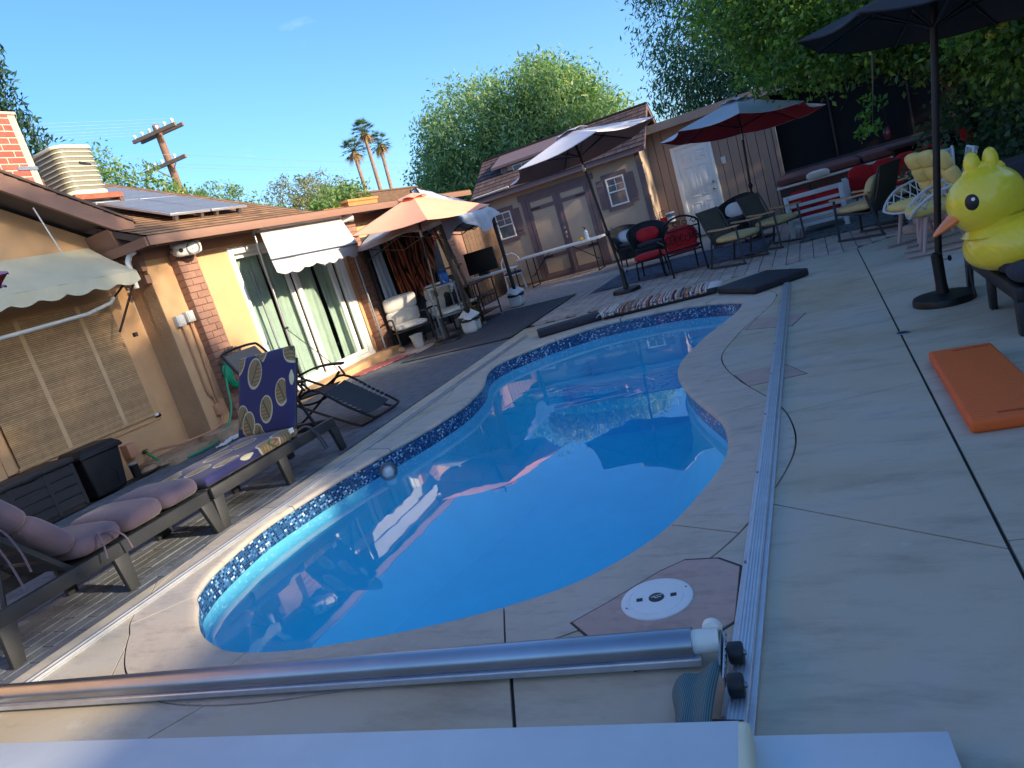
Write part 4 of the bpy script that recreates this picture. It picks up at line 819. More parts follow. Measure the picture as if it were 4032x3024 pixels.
# ------------------------------------------------------------------ umbrellas
def umbrella(name,label,base,hub,R0,nseg,sag,tilt,roll,mtop,munder,mpole,apexh,rot=0,base_r=.24,base_h=.05,vent=True,crank=.95,polr=.02,group='market umbrellas'):
    t=thing(name,label,'umbrella',(base[0],base[1],0),0,group); bx,by=base[0],base[1]; hub=Vector((hub[0]-bx,hub[1]-by,hub[2]))
    Q=Matrix.Translation(hub)@Matrix.Rotation(roll,4,'X')@Matrix.Rotation(tilt,4,'Y')
    def pt(k,f,dz=0):
        a=rot+2*math.pi*k/nseg; return Vector((R0*f*math.cos(a),R0*f*math.sin(a),apexh*(1-f)-sag*0+dz))
    top=MB(); und=MB(); NR=8; NA=6
    for k in range(nseg):
        def fn(u,v,dz=0.,k=k):
            f=.06+.94*v; a=pt(k,f); b=pt(k+1,f); p=a.lerp(b,u); s=math.sin(u*math.pi); p=p-Vector((p.x,p.y,0))*(.055*s*v)-Vector((0,0,.035*s*v*R0)); return Q@(p+Vector((0,0,dz)))
        top.grid(NA,NR,lambda u,v:fn(u,v,.004)); und.grid(NA,NR,lambda u,v:fn(1-u,v,-.002))
        for i in range(NA):   # hem joining both skins
            a,b=fn(i/NA,1,.004),fn((i+1)/NA,1,.004); c,d=fn((i+1)/NA,1,-.006),fn(i/NA,1,-.006); top.add([a,b,c,d],[(3,2,1,0)])
    top.build('canopy',mtop,t,smooth=True,ang=25,merge=True); und.build('canopy_lining',munder,t,smooth=True,ang=25,merge=True)
    for k in range(nseg):
        a=Q@(pt(k,.05)+Vector((0,0,-.012))); b=Q@(pt(k,1.0)+Vector((0,0,-.012))); MB().tube([a,b],.008,6).build('rib',mpole,t,smooth=True)
        m_=Q@(pt(k,.52)+Vector((0,0,-.015))); MB().tube([Q@Vector((0,0,-.06)),m_],.007,6).build('strut',mpole,t,smooth=True)
    if vent:
        vb=MB()
        for k in range(nseg):
            vb.sheet(5,3,lambda u,v,k=k: Q@(pt(k,.02+.2*v).lerp(pt(k+1,.02+.2*v),u)+Vector((0,0,.035+.03*math.sin(u*math.pi)*v))),.004)
        vb.build('vent_cap',mtop,t,smooth=True,ang=60)
    apx=Q@Vector((0,0,apexh+.03)); MB().ell(tuple(apx+Vector((0,0,.02))),(.02,.02,.035),10,8).build('finial',mpole,t,smooth=True)
    lo=Vector((0,0,.25)); MB().tube([lo,hub,apx],polr,12).build('pole',mpole,t,smooth=True)
    d=(hub-lo); cp=lo+d*((crank-.25)/max(.1,hub.z-.25))
    if crank:
        MB().ell(tuple(cp),(.04,.035,.05),14,10).build('crank_housing',mpole,t,smooth=True); MB().tube([cp,cp+Vector((.07,-.02,.0)),cp+Vector((.08,-.02,.07)),cp+Vector((.1,-.03,.07))],.008,6).build('crank_handle',m_galv,t,smooth=True)
        jp=lo+d*.88; MB().cyl(jp-d.normalized()*.05,jp+d.normalized()*.05,polr+.006,n=12).build('tilt_joint',m_galv,t,smooth=True)
    r=base_r; MB().lathe([(0,0),(r,0),(r,base_h*.6),(r*.96,base_h),(r*.5,base_h*1.25),(.045,base_h*1.35),(.045,.0)],32).build('base',mpole,t,smooth=True)
    MB().lathe([(.045,base_h),(.04,.12),(polr+.014,.14),(polr+.014,.36),(polr+.004,.37)],16).build('base_sleeve',mpole,t,smooth=True)
    MB().tube([(polr+.01,0,.31),(.07,0,.31)],.006,6).build('locking_screw',m_galv,t,smooth=True); MB().ell((.078,0,.31),(.014,.022,.022),10,8).build('knob',mpole,t,smooth=True)
    return t
def fab(name,c,**k): return mat(name,c,.85,var=.06,scale=3,bump=.12,bscale=120,**k)
m_upole=mat('umbrella_bronze',S(46,44,46),.4,.5,var=.1)
umbrella('patio_umbrella','faded grey-white umbrella with brown lining tilted on a bronze pole in front of the shed',(-2.85,10.83),(-3.02,10.79,2.22),1.22,6,0,R_(-6.5),R_(-2),fab('canopy_pale',S(206,204,210)),fab('lining_brown',S(160,126,118)),m_upole,.33,rot=R_(0),base_r=.22)
umbrella('patio_umbrella','peach coloured umbrella with a ruffled top vent beside the gazebo',(-5.72,10.02),(-5.62,10.1,1.98),1.22,6,0,R_(5),R_(1),fab('canopy_peach',S(250,174,140)),fab('lining_peach',S(216,140,112)),m_upole,.40,rot=R_(-55),base_r=.24,crank=.8)
umbrella('patio_umbrella','pale umbrella with dark red lining in front of the white door',(-.98,13.5),(-.9,13.5,2.0),1.36,8,0,R_(4.5),R_(-5),fab('canopy_pale2',S(204,200,206)),fab('lining_red',S(170,44,58)),m_upole,.42,rot=R_(5),base_r=.24)
umbrella('patio_umbrella','black umbrella on a round black base leaning beside the right lounger',(.72,5.95),(.93,5.95,1.93),.86,8,0,R_(9),R_(-3),fab('canopy_black',S(26,27,33)),fab('lining_black',S(22,23,28)),mat('umbrella_black',S(26,27,31),.45,.3,var=.1),.3,rot=R_(10),base_r=.205,crank=0,polr=.024)
umbrella('patio_umbrella','mauve umbrella with red lining whose tip shows at the left edge',(-6.05,2.75),(-6.05,2.75,2.16),1.05,8,0,0,0,fab('canopy_mauve',S(150,112,150)),fab('lining_red2',S(132,40,52)),m_upole,.36,rot=R_(38),base_r=.22)
# raised ridges on the black base
# ------------------------------------------------------------------ gazebo
gzb=thing('gazebo','pop-up gazebo with a draped grey tarp roof on dark posts left of the shed','gazebo',(-6.2,11.5,0))
m_post=mat('gazebo_post',S(50,52,56),.5,.3,var=.15,scale=8); m_tarp=mat('silver_tarp',S(168,174,184),.55,var=.14,scale=5,bump=.5,bscale=9)
PX0,PX1,PY0,PY1=-7.0,-5.46,10.48,12.62
for x,y in((PX0,PY0),(PX1,PY0),(PX0,PY1),(PX1,PY1)):
    MB().bx(x-.028,x+.028,y-.028,y+.028,0,1.86).build('post',m_post,gzb,world=True,bevel=.004)
    MB().bx(x-.06,x+.06,y-.06,y+.06,0,.012).build('foot_plate',m_post,gzb,world=True)
ap=Vector(((PX0+PX1)/2-.05,(PY0+PY1)/2,2.62)); c4=[(PX0-.05,PY0-.05),(PX1+.05,PY0-.05),(PX1+.05,PY1+.05),(PX0-.05,PY1+.05)]
for x,y in c4: MB().tube([(x,y,1.86),ap],.014,6).build('roof_pole',m_post,gzb,smooth=True,world=True)
for i in range(4):
    a,b=c4[i],c4[(i+1)%4]; MB().tube([(a[0],a[1],1.84),((a[0]+b[0])/2,(a[1]+b[1])/2,1.62),(b[0],b[1],1.84)],.01,6).build('truss_bar',m_post,gzb,smooth=True,world=True); MB().tube([(a[0],a[1],1.6),((a[0]+b[0])/2,(a[1]+b[1])/2,1.86),(b[0],b[1],1.6)],.01,6).build('truss_bar',m_post,gzb,smooth=True,world=True)
mb=MB()
for i in range(4):
    a=Vector((*c4[i],1.9)); b=Vector((*c4[(i+1)%4],1.9)); drop=[.06,.24,.17,.05][i]
    def tf(u,v,a=a,b=b,drop=drop,i=i):
        e=a.lerp(b,u); out=(e-Vector((ap.x,ap.y,1.9))).normalized()
        if v<.7:
            s=v/.7; p=ap.lerp(e,s); p.z-=.10*math.sin(s*math.pi)*math.sin(u*math.pi)
        else:
            s=(v-.7)/.3; p=e+out*(.07*s+.035*s*math.sin(u*26+i))-Vector((0,0,drop*s*(1+.5*math.sin(u*9+i*2))))
        p+=Vector((0,0,.012*math.sin(u*17+v*23+i)))
        return p
    mb.sheet(28,14,tf,.004)
mb.build('tarp_roof',m_tarp,gzb,smooth=True,world=True,ang=60)
for k,(x,y,lab) in enumerate([(PX1,PY0,'nearer'),(PX1,PY1,'farther')]):
    bkt=thing('weight_bucket','grubby white weight bag with black strap around the %s right gazebo post'%lab,'weight',(x,y,0))
    m_bag=mat('white_bag',S(204,206,206),.8,var=.12,scale=8,bump=.4,bscale=12)
    for s in(-1,1): MB().pillow((0,s*.075,.13),(.26,.13,.26),e=.5,ez=.5).build('bag_half',m_bag,bkt,smooth=True)
    MB().lathe([(.165,.2),(.17,.21),(.17,.235),(.165,.245)],24).build('strap',m_blackpl,bkt,smooth=True)
    mb=MB(); mb.sheet(24,4,lambda u,v:((.06+.10*v+.03*math.sin(u*25)*v)*math.cos(u*2*math.pi),(.06+.10*v+.03*math.sin(u*25)*v)*math.sin(u*2*math.pi),.36-.1*v+.03*math.sin(u*13)),.004); mb.build('bag_top',m_bag,bkt,smooth=True,ang=60)
# flame tapestry hung at the back of the gazebo
m_tap,n,l,b=nodes('flame_print'); b.inputs['Roughness'].default_value=.9
tcn=n.new('ShaderNodeTexCoord'); mp=n.new('ShaderNodeMapping'); mp.inputs['Scale'].default_value=(1,1.5,.9); l.new(tcn.outputs['Object'],mp.inputs['Vector'])
nz=n.new('ShaderNodeTexNoise'); nz.inputs['Scale'].default_value=1.3; nz.inputs['Detail'].default_value=2; nz.inputs['Distortion'].default_value=3.2; l.new(mp.outputs[0],nz.inputs['Vector'])
wv=n.new('ShaderNodeTexWave'); wv.wave_type='RINGS'; wv.inputs['Scale'].default_value=.9; wv.inputs['Distortion'].default_value=7; wv.inputs['Detail'].default_value=2; wv.inputs['Detail Scale'].default_value=1.2; l.new(mp.outputs[0],wv.inputs['Vector'])
r=ramp(n,[(0,S(54,14,20)),(.3,S(146,34,34)),(.5,S(200,80,34)),(.68,S(214,168,84)),(.85,S(170,60,44))]); l.new(wv.outputs['Fac'],r.inputs[0])
r2=ramp(n,[(.38,(.08,.06,.09)),(.5,(1,1,1))]); l.new(nz.outputs['Fac'],r2.inputs[0]); mu=n.new('ShaderNodeMix'); mu.data_type='RGBA'; mu.blend_type='MULTIPLY'; mu.inputs['Factor'].default_value=1; l.new(r.outputs[0],mu.inputs['A']); l.new(r2.outputs[0],mu.inputs['B']); l.new(mu.outputs['Result'],b.inputs['Base Color'])
mb=MB(); mb.sheet(40,12,lambda u,v:(-6.92+.03*math.sin(u*22)+.03*v,10.95+2.15*u*(1-.5*v*(u>.0)*.9),1.98-1.25*v),.004); tag(mb.build('tapestry',m_tap,smooth=True,ang=70),'red and yellow flame patterned tapestry hanging inside the gazebo','tapestry')
mb=MB(); mb.sheet(24,8,lambda u,v:(-6.95+.06*math.sin(u*15)*v,10.52+.34*u,1.9-1.15*v),.004); tag(mb.build('side_curtain',m_tarp,smooth=True,ang=70),'grey cloth hanging down at the left side of the gazebo','curtain')
hb('dark_wall_panel',mat('panel_dark',S(52,56,62),.8),(HW,HW+.02,10.7,13.4,.0,2.05)); hb('brick_wall',m_pbrick,(HW-.1,HW+.03,13.99,14.6,-.04,2.4))  # flat dark panel laid on the solid stucco, no opening cut
# things under the gazebo
m_wood=mat('weathered_wood',S(98,78,64),.8,var=.25,scale=6,stretch=(1,1,6),bump=.2)
ls=thing('ladder_shelf','brown wooden ladder shelf standing under the gazebo','shelf',(-5.75,11.2,0),R_(10))
for s in(-.17,.17): MB().tube([(.12,s,0),(-.18,s,1.95)],.028,4).build('upright',m_wood,ls)
for z in(.35,.72,1.1): MB().bx(.1-z*.15-.12,.1-z*.15+.1,-.2,.2,z,z+.03).build('shelf_board',m_wood,ls)
ct=thing('bar_cart','black metal serving cart on castors under the gazebo','cart',(-5.72,11.5,0))
for x in(-.2,.2):
    for y in(-.4,.4):
        MB().tube([(x,y,.05),(x,y,.74)],.014,8).build('post',m_blk,ct,smooth=True); MB().lathe([(0,-.01),(.025,-.01),(.025,.01),(0,.01)],12,TRS((x,y,.025),rx=math.pi/2)).build('castor',m_galv,ct,smooth=True)
for z in(.16,.42,.72): MB().bx(-.22,.22,-.42,.42,z,z+.015).build('tray',m_blk,ct)
for z in(.3,.5):
    MB().tube([(.2,-.4,z),(.2,.4,z)],.009,6).build('guard_rail',m_blk,ct,smooth=True)
for k in range(5): MB().tube([(.2,-.3+k*.15,.3),(.2,-.3+k*.15,.5)],.006,6).build('guard_bar',m_blk,ct,smooth=True)
gr=thing('barbecue_grill','dark barbecue grill with a chrome grate propped under the gazebo','grill',(-6.3,11.65,0),R_(-20))
MB().bx(-.22,.22,-.32,.32,.45,.72).build('firebox',m_blackpl,gr,bevel=.02); MB().lathe([(0,.98),(.14,.96),(.2,.88),(.22,.73)],16,Matrix.Diagonal((1,1.4,1,1))).build('hood',m_blackpl,gr,smooth=True)
for x,y in((-.18,-.28),(.18,-.28),(-.18,.28),(.18,.28)): MB().tube([(x,y,0),(x,y,.46)],.016,6).build('leg',m_blk,gr,smooth=True)
Q=TRS((-5.95,11.05,.86),rz=R_(20),ry=R_(50)); t=thing('grill_grate','chrome wire grill grate propped under the gazebo','grate',(-5.95,11.05,.86))
for k in range(7): MB().tube([Q@Vector((-.09,-.15+k*.05,0)),Q@Vector((.09,-.15+k*.05,0))],.005,5).build('wire',m_alu,t,world=True)
for x in(-.09,.09): MB().tube([Q@Vector((x,-.16,0)),Q@Vector((x,.16,0))],.006,5).build('edge_wire',m_alu,t,world=True)
tb2=thing('bar_table','tall grey metal bar table frame behind the peach umbrella pole','table',(-6.05,10.85,0),R_(35)); MB().bx(-.25,.25,-.45,.45,.86,.89).build('top',m_galv,tb2)
for x,y in((-.22,-.42),(.22,-.42),(-.22,.42),(.22,.42)): MB().bx(x-.014,x+.014,y-.014,y+.014,0,.86).build('leg',m_galv,tb2)
MB().bx(-.2,.2,-.4,.4,.36,.38).build('shelf',m_galv,tb2)
co=thing('cooler','lime green plastic cooler with white lid under the gazebo','cooler',(-5.85,11.3,.16)); MB().bx(-.13,.13,-.17,.17,.02,.26).build('body',mat('lime_plastic',S(150,190,40),.45,var=.05),co,bevel=.02); MB().bx(-.14,.14,-.18,.18,.262,.31).build('lid',m_white,co,bevel=.015)
t=thing('water_jug','blue plastic water jug on the shelf under the gazebo','jug',(-5.98,11.0,.9)); MB().lathe([(0,0),(.08,0),(.085,.02),(.085,.17),(.03,.22),(.03,.24),(0,.24)],18,TRS((0,0,-.01))).build('body',mat('blue_plastic',S(30,90,170),.3,var=.05),t,smooth=True)
pt_=thing('prep_table','narrow white topped folding table behind the gazebo post','table',(-6.0,12.9,0),R_(8)); MB().bx(-.45,.55,-.22,.22,.7,.735).build('top',m_white,pt_,bevel=.008)
for x in(-.38,.48): MB().tube([(x,-.18,0),(x,-.18,.7)],.013,6).build('leg',m_blk,pt_); MB().tube([(x,.18,0),(x,.18,.7)],.013,6).build('leg',m_blk,pt_)
t=thing('flat_screen','black flat television screen standing behind the gazebo cart','television',(-6.1,12.9,.735)); MB().bx(-.33,.33,-.02,.02,.06,.5).build('screen',m_blackpl,t,bevel=.006); MB().bx(-.1,.1,-.06,.06,0,.06).build('stand',m_blackpl,t)
# ------------------------------------------------------------------ shed
m_shed=mat('shed_tan',S(192,168,144),.8,var=.06,scale=3,bump=.15,bscale=60); m_strim=mat('shed_trim',S(116,96,98),.7,var=.08,scale=6); m_sdk=mat('shed_dark',S(64,52,54),.8)
shed=thing('garden_shed','brown garden shed with double doors, two shuttered windows and a small dormer','shed',(-5.4,16.5,0))
def sb_(name,m,*boxes,parent=None,bevel=0):
    mb=MB()
    for b in boxes: mb.bx(*b)
    return mb.build(name,m,parent or shed,world=True,bevel=bevel)
Y0=16.5
sb_('wall',m_shed,(-7.4,-3.3,Y0,Y0+.1,0,2.3)); sb_('wall',m_shed,(-3.4,-3.3,Y0+.1,18.9,0,2.3)); sb_('wall',m_shed,(-7.4,-7.3,Y0+.1,18.9,0,2.3)); sb_('wall',m_shed,(-7.3,-3.4,18.8,18.9,0,2.3))
for x in(-3.4,-7.42): sb_('corner_board',m_strim,(x,x+.12,Y0-.025,Y0,0,2.26))
sb_('eave_board',m_strim,(-7.45,-3.1,Y0-.28,Y0-.24,2.24,2.36)); sb_('soffit',m_sdk,(-7.42,-3.12,Y0-.24,Y0,2.26,2.28)); sb_('base_board',m_strim,(-7.4,-3.3,Y0-.02,Y0,0,.06))
rs=(3.32-2.36)/(17.7-(Y0-.28)); 
roof_courses('roof_shingles',(-7.47,Y0-.3,2.35),(4.4,0,0),(0,17.7-Y0+.3,.97),1,1,m_shing2,shed,.15)
roof_courses('roof_shingles',(-3.07,19.15,2.35),(-4.4,0,0),(0,17.7-19.15,.97),1,1,m_shing2,shed,.15)
for x in(-7.45,-3.11):
    mb=MB(); mb.add([(x,Y0-.29,2.335),(x,17.7,3.3),(x,19.14,2.335),(x,19.14,2.23),(x,17.7,3.18),(x,Y0-.29,2.23),(x+.03,Y0-.29,2.335),(x+.03,17.7,3.3),(x+.03,19.14,2.335),(x+.03,19.14,2.23),(x+.03,17.7,3.18),(x+.03,Y0-.29,2.23)],[(0,1,4,5),(1,2,3,4),(11,10,7,6),(10,9,8,7),(0,6,7,1),(1,7,8,2),(2,8,9,3),(3,9,10,4),(4,10,11,5),(5,11,6,0)]); mb.build('rake_board',m_strim,shed,world=True)
    mb=MB(); xx=-7.4 if x<-5 else -3.3; mb.add([(xx,Y0,2.28),(xx,18.9,2.28),(xx,17.7,3.16)],[(0,1,2)]); mb.build('gable_end',m_shed,shed,world=True)
MB().bx(-7.47,-3.07,17.62,17.78,3.30,3.335).build('ridge_cap',m_shing2,shed,world=True)
# dormer
mb=MB(); mb.add([(-6.75,16.9,2.62),(-5.1,16.9,2.62),(-5.1,16.9,2.93),(-6.75,16.9,2.93),(-6.75,17.6,2.93),(-5.1,17.6,2.93)],[(0,1,2,3),(0,3,4),(1,5,2)]); mb.build('dormer_wall',m_shed,shed,world=True)
mb=MB(); mb.add([(-6.95,16.78,2.93),(-4.9,16.78,2.93),(-4.9,17.72,3.26),(-6.95,17.72,3.26),(-6.95,16.78,2.99),(-4.9,16.78,2.99),(-4.9,17.72,3.32),(-6.95,17.72,3.32)],[(3,2,1,0),(4,5,6,7),(0,1,5,4),(1,2,6,5),(2,3,7,6),(3,0,4,7)]); mb.build('dormer_roof',m_strim,shed,world=True)
sb_('dormer_trim',m_strim,(-6.72,-6.58,16.87,16.9,2.6,2.92)); sb_('dormer_trim',m_strim,(-5.25,-5.11,16.87,16.9,2.6,2.92))

for x in(-6.42,-5.85):
    f=sb_('dormer_window',m_white,(x,x+.5,16.86,16.9,2.70,2.9),bevel=.004); sb_('pane',mat('dim_glass',S(96,110,118),.08,var=.1,spec=.8),(x+.025,x+.24,16.852,16.86,2.72,2.88),(x+.26,x+.475,16.852,16.86,2.72,2.88),parent=f)
# double doors
sb_('door_trim',m_strim,(-6.32,-6.2,Y0-.03,Y0,.04,2.12),(-4.62,-4.5,Y0-.03,Y0,.04,2.12),(-6.38,-4.44,Y0-.035,Y0,2.0,2.14))
for x0,x1,hx in((-6.19,-5.415,-6.12),(-5.40,-4.63,-4.70)):
    d=sb_('door',m_shed,(x0,x1,Y0-.016,Y0,.06,1.995))
    for b in ((x0,x0+.09),(x1-.09,x1)): sb_('stile',m_strim,(b[0],b[1],Y0-.032,Y0-.016,.06,1.995),parent=d)
    for z0,z1 in((.06,.16),(.52,.6),(1.7,1.79),(1.92,1.995)): sb_('cross_rail',m_strim,(x0+.09,x1-.09,Y0-.03,Y0-.016,z0,z1),parent=d)
    for z in(.56,1.745): sb_('strap_hinge',m_blackpl,(min(hx,hx+(.25 if hx<-5.4 else -.25)),max(hx,hx+(.25 if hx<-5.4 else -.25)),Y0-.04,Y0-.032,z-.015,z+.015),parent=d)
sb_('astragal',m_strim,(-5.43,-5.385,Y0-.045,Y0-.032,.06,1.99)); 
for z,r_ in((1.12,.03),(1.0,.035),(.9,.03)): MB().ell((-5.4,Y0-.06,z),(r_,.015,r_*1.2),10,8).build('door_ornament',mat('ornament_tan',S(176,150,126),.6,var=.1),shed,smooth=True,world=True)
# windows
def shed_window(xc):
    w=sb_('window',m_white,(xc-.215,xc-.185,Y0-.04,Y0,1.255,1.895),(xc+.185,xc+.215,Y0-.04,Y0,1.255,1.895),(xc-.185,xc+.185,Y0-.04,Y0,1.865,1.895),(xc-.185,xc+.185,Y0-.04,Y0,1.255,1.29),(xc-.185,xc+.185,Y0-.045,Y0,1.56,1.59))
    gm=mat('shed_pane',S(92,104,112),.06,var=.35,scale=6,spec=.8)
    for a,b_ in((1.29,1.56),(1.59,1.865)): sb_('pane',gm,(xc-.185,xc+.185,Y0-.02,Y0-.005,a,b_),parent=w)
    sb_('muntin',m_white,(xc-.006,xc+.006,Y0-.028,Y0-.02,1.59,1.865),(xc-.185,xc+.185,Y0-.027,Y0-.02,1.72,1.732),parent=w)
    sb_('window_trim',m_strim,(xc-.3,xc+.3,Y0-.03,Y0,1.9,2.0),(xc-.3,xc+.3,Y0-.03,Y0,1.17,1.25),(xc-.28,xc-.216,Y0-.028,Y0,1.25,1.9),(xc+.216,xc+.28,Y0-.028,Y0,1.25,1.9),parent=w)
    for s in(-1,1):
        x0=xc+s*.365
        for k in range(3): sb_('shutter_board',m_strim,(x0-.085+k*.0575,x0-.085+k*.0575+.053,Y0-.034,Y0-.003,1.25+.02*(k%2),1.90-.0*k),parent=w)
        for z in(1.36,1.76): sb_('shutter_batten',m_strim,(x0-.085,x0+.085,Y0-.045,Y0-.034,z,z+.05),parent=w)
shed_window(-3.965); shed_window(-6.86)
# curved white pipe lying on the shed roof edge
tag(MB().tube(catmull([Vector(p) for p in [(-4.75,16.22,2.44),(-4.5,16.22,2.48),(-4.3,16.24,2.55),(-4.18,16.25,2.66)]],5,False),.02,8).build('roof_pipe',m_pipe,smooth=True),'bent white plastic pipe lying on the shed roof edge under the pale umbrella','pipe'); tag(MB().tube([(-7.35,16.2,2.40),(-6.4,16.2,2.415)],.02,8).build('roof_pipe',m_pipe,smooth=True),'straight white plastic pipe lying along the shed eave above the gazebo','pipe')
# string of lights on the corner post
sl=thing('string_lights','string of small bulbs running down the right corner of the shed','string lights',(-3.3,16.45,1)); MB().tube([(-3.27,16.46,2.1),(-3.26,16.46,.3)],.006,5).build('cable',m_blackpl,sl,world=True)
for k in range(7): MB().ell((-3.25+.01*(k%2),16.44,2.0-k*.25),(.014,.014,.03),8,6).build('bulb',mat('bulb_amber',S(206,176,120),.3),sl,smooth=True,world=True)
# ------------------------------------------------------------------ second building with white door
ann=thing('annex','brown sided annex with a white panel door right of the shed','building',(-1.5,17.5,0)); m_side,n,l,b=nodes('groove_siding'); b.inputs['Roughness'].default_value=.8; b.inputs['Base Color'].default_value=S(122,98,84)+(1,)
m_side=mat('annex_siding',S(160,136,120),.8,var=.08,scale=4,stretch=(1,1,.3),bump=.1)
YA=17.5; x=-3.7; k=0
while x<-.56:
    w_=min(.2,-.56-x)
    if x+w_<=-2.78 or x>=-1.86-.001: MB().bx(x,x+w_-.012,YA,YA+.05,0,2.62).build('siding_board',m_side,ann,world=True,bevel=.003,seg=1)
    elif x<-2.78<x+w_: MB().bx(x,-2.78,YA,YA+.05,0,2.62).build('siding_board',m_side,ann,world=True)
    elif x<-1.86<x+w_: MB().bx(-1.86,x+w_-.012,YA,YA+.05,0,2.62).build('siding_board',m_side,ann,world=True)
    x+=w_
def ab(name,m,*boxes,parent=None,bevel=0):
    mb=MB()
    for b in boxes: mb.bx(*b)
    return mb.build(name,m,parent or ann,world=True,bevel=bevel)
ab('wall_backing',m_sdk,(-3.7,-.56,YA+.05,YA+.12,0,2.62)); ab('header',m_side,(-2.78,-1.86,YA,YA+.05,2.14,2.62))
ab('roof',m_trim,(-3.8,4.6,YA-.35,YA+4,2.64,2.74)); ab('fascia_board',m_side,(-3.8,4.6,YA-.38,YA-.35,2.58,2.76))
ab('door_frame',m_white,(-2.78,-2.68,YA-.03,YA+.05,0,2.14),(-1.93,-1.86,YA-.03,YA+.05,0,2.14),(-2.68,-1.93,YA-.03,YA+.05,2.06,2.14),bevel=.004)
dr=ab('door',m_white,(-2.68,-1.93,YA-.005,YA+.03,.02,2.06),bevel=.003)
for zc0,zc1 in((.2,.78),(.92,1.62),(1.72,1.95)):
    for xa,xb in((-2.58,-2.34),(-2.27,-2.03)):
        ab('door_panel_moulding',m_white,(xa,xa+.022,YA-.016,YA-.005,zc0,zc1),(xb-.022,xb,YA-.016,YA-.005,zc0,zc1),(xa+.022,xb-.022,YA-.016,YA-.005,zc0,zc0+.022),(xa+.022,xb-.022,YA-.016,YA-.005,zc1-.022,zc1),parent=dr,bevel=.003)
        ab('raised_panel',m_white,(xa+.045,xb-.045,YA-.012,YA-.005,zc0+.045,zc1-.045),parent=dr,bevel=.005)
for z in(1.0,1.15): MB().ell((-1.99,YA-.04,z),(.032,.03,.032),14,10).build('door_knob',m_galv,dr,smooth=True,world=True)
MB().bx(-1.72,-1.62,YA-.018,YA,1.46,1.62).build('switch_box',m_box,ann,world=True,bevel=.005)
# dark screened porch to the right
m_scr=mat('black_screen',S(10,12,18),.9,var=.2)
ab('porch_post',m_side,(-.56,-.48,YA-.03,YA+.1,0,2.62)); ab('screen_panel',m_scr,(-.48,4.6,YA+.25,YA+.3,.0,2.62)); ab('screen_roll',mat('screen_edge',S(70,72,80),.8),(-.48,4.5,YA+.2,YA+.24,.86,.89))
ab('screen_stile',m_sdk,(.62,.66,YA+.18,YA+.24,.9,2.6)); ab('screen_stile',m_sdk,(2.1,2.14,YA+.18,YA+.24,.9,2.6)); ab('sill',m_strim,(-.48,4.6,YA,YA+.2,.78,.85))
# hot tub
spa=thing('hot_tub','brown panelled hot tub with reddish brown folded cover below the dark porch','hot tub',(.5,15.9,0)); m_spa=mat('spa_panel',S(92,58,54),.7,var=.12,scale=5,stretch=(1,1,.3)); m_cov=mat('spa_cover',S(112,72,70),.75,var=.15,scale=6,bump=.2)
for k in range(9): MB().bx(-1.05+k*.27,-1.05+k*.27+.262,-.99,-.95,.04,.66).build('side_board',m_spa,spa,bevel=.004,seg=1)
MB().bx(-1.05,1.38,-.95,.95,.0,.66).build('cabinet',m_spa,spa); MB().bx(-1.1,1.42,-1.02,1.0,.665,.71).build('rim',m_white,spa,bevel=.015)
MB().pillow((-.35,0,.785),(1.5,2.02,.15),e=.12,ez=.35).build('cover_half',m_cov,spa,smooth=True); MB().pillow((.95,0,.80),(1.08,2.02,.17),e=.12,ez=.35).build('cover_half',m_cov,spa,smooth=True)
tag(MB().pillow((.15,14.95,.76),(.42,.24,.16),e=.5,ez=.7).build('towel',m_wcush,smooth=True),'crumpled white towel on the front edge of the hot tub','towel')
ctr=thing('bar_counter','long dark bar counter running back beside the hot tub','counter',(1.6,14.2,0)); MB().bx(-.35,1.5,-.3,.25,.84,.9).build('top',m_sdk,ctr,bevel=.008); MB().bx(-.25,1.4,-.2,.2,0,.84).build('body',m_scr,ctr)
# ------------------------------------------------------------------ furniture on the far patio
m_tan=mat('tan_cushion',S(206,182,132),.9,var=.12,scale=6,bump=.3,bscale=18); m_slb=mat('brown_sling',S(92,84,74),.85,var=.1,scale=8,bump=.2,bscale=200); m_armw=mat('teak_arm',S(178,148,112),.6,var=.2,scale=4,stretch=(8,1,1)); m_ch=mat('charcoal_metal',S(62,64,70),.5,.3,var=.1)
def sling_chair(label,loc,rz,mat_sling):
    t=thing('sling_chair',label,'chair',loc,rz,'sling chairs with tan cushions')
    for s in(-1,1):
        y=s*.27
        MB().bx(-.33,.31,y-.022,y+.022,0,.025).build('skid',m_ch,t,bevel=.003,seg=1)
        MB().tube([(.29,y,.02),(.27,y,.55)],.02,4).build('leg',m_ch,t); MB().tube([(-.31,y,.02),(-.17,y,.54)],.02,4).build('leg',m_ch,t)
        MB().sheet(8,2,lambda u,v:(-.22+.54*u,y-.028+.056*v,.565-.01*math.sin(u*math.pi)),.022).build('armrest',m_armw,t,smooth=True)
        MB().tube([(.28,y*.93,.36),(-.2,y*.93,.30)],.016,6).build('seat_rail',m_ch,t); MB().tube(catmull([Vector(p) for p in [(-.18,y*.9,.29),(-.25,y*.9,.5),(-.33,y*.9,.72),(-.40,y*.9,.86)]],4,False),.014,6).build('back_rail',m_ch,t,smooth=True)
    MB().sheet(6,10,lambda u,v:(-.19-.21*v-.02*math.sin(v*3.1),-.235+.47*u,.31+.55*v),.008).build('back_sling',mat_sling,t,smooth=True)
    MB().sheet(6,6,lambda u,v:(-.19+.47*v,-.24+.48*u,.31+.05*v-.02*math.sin(u*3.14)),.008).build('seat_sling',mat_sling,t,smooth=True)
    MB().pillow((.06,0,.395),(.52,.50,.12),e=.4,ez=.7).build('cushion',m_tan,t,smooth=True)
    return t
sling_chair('dark sling chair with wooden arms and tan cushion, next to the wrought iron chair',(-1.14,11.05,0),R_(-33),m_slb)
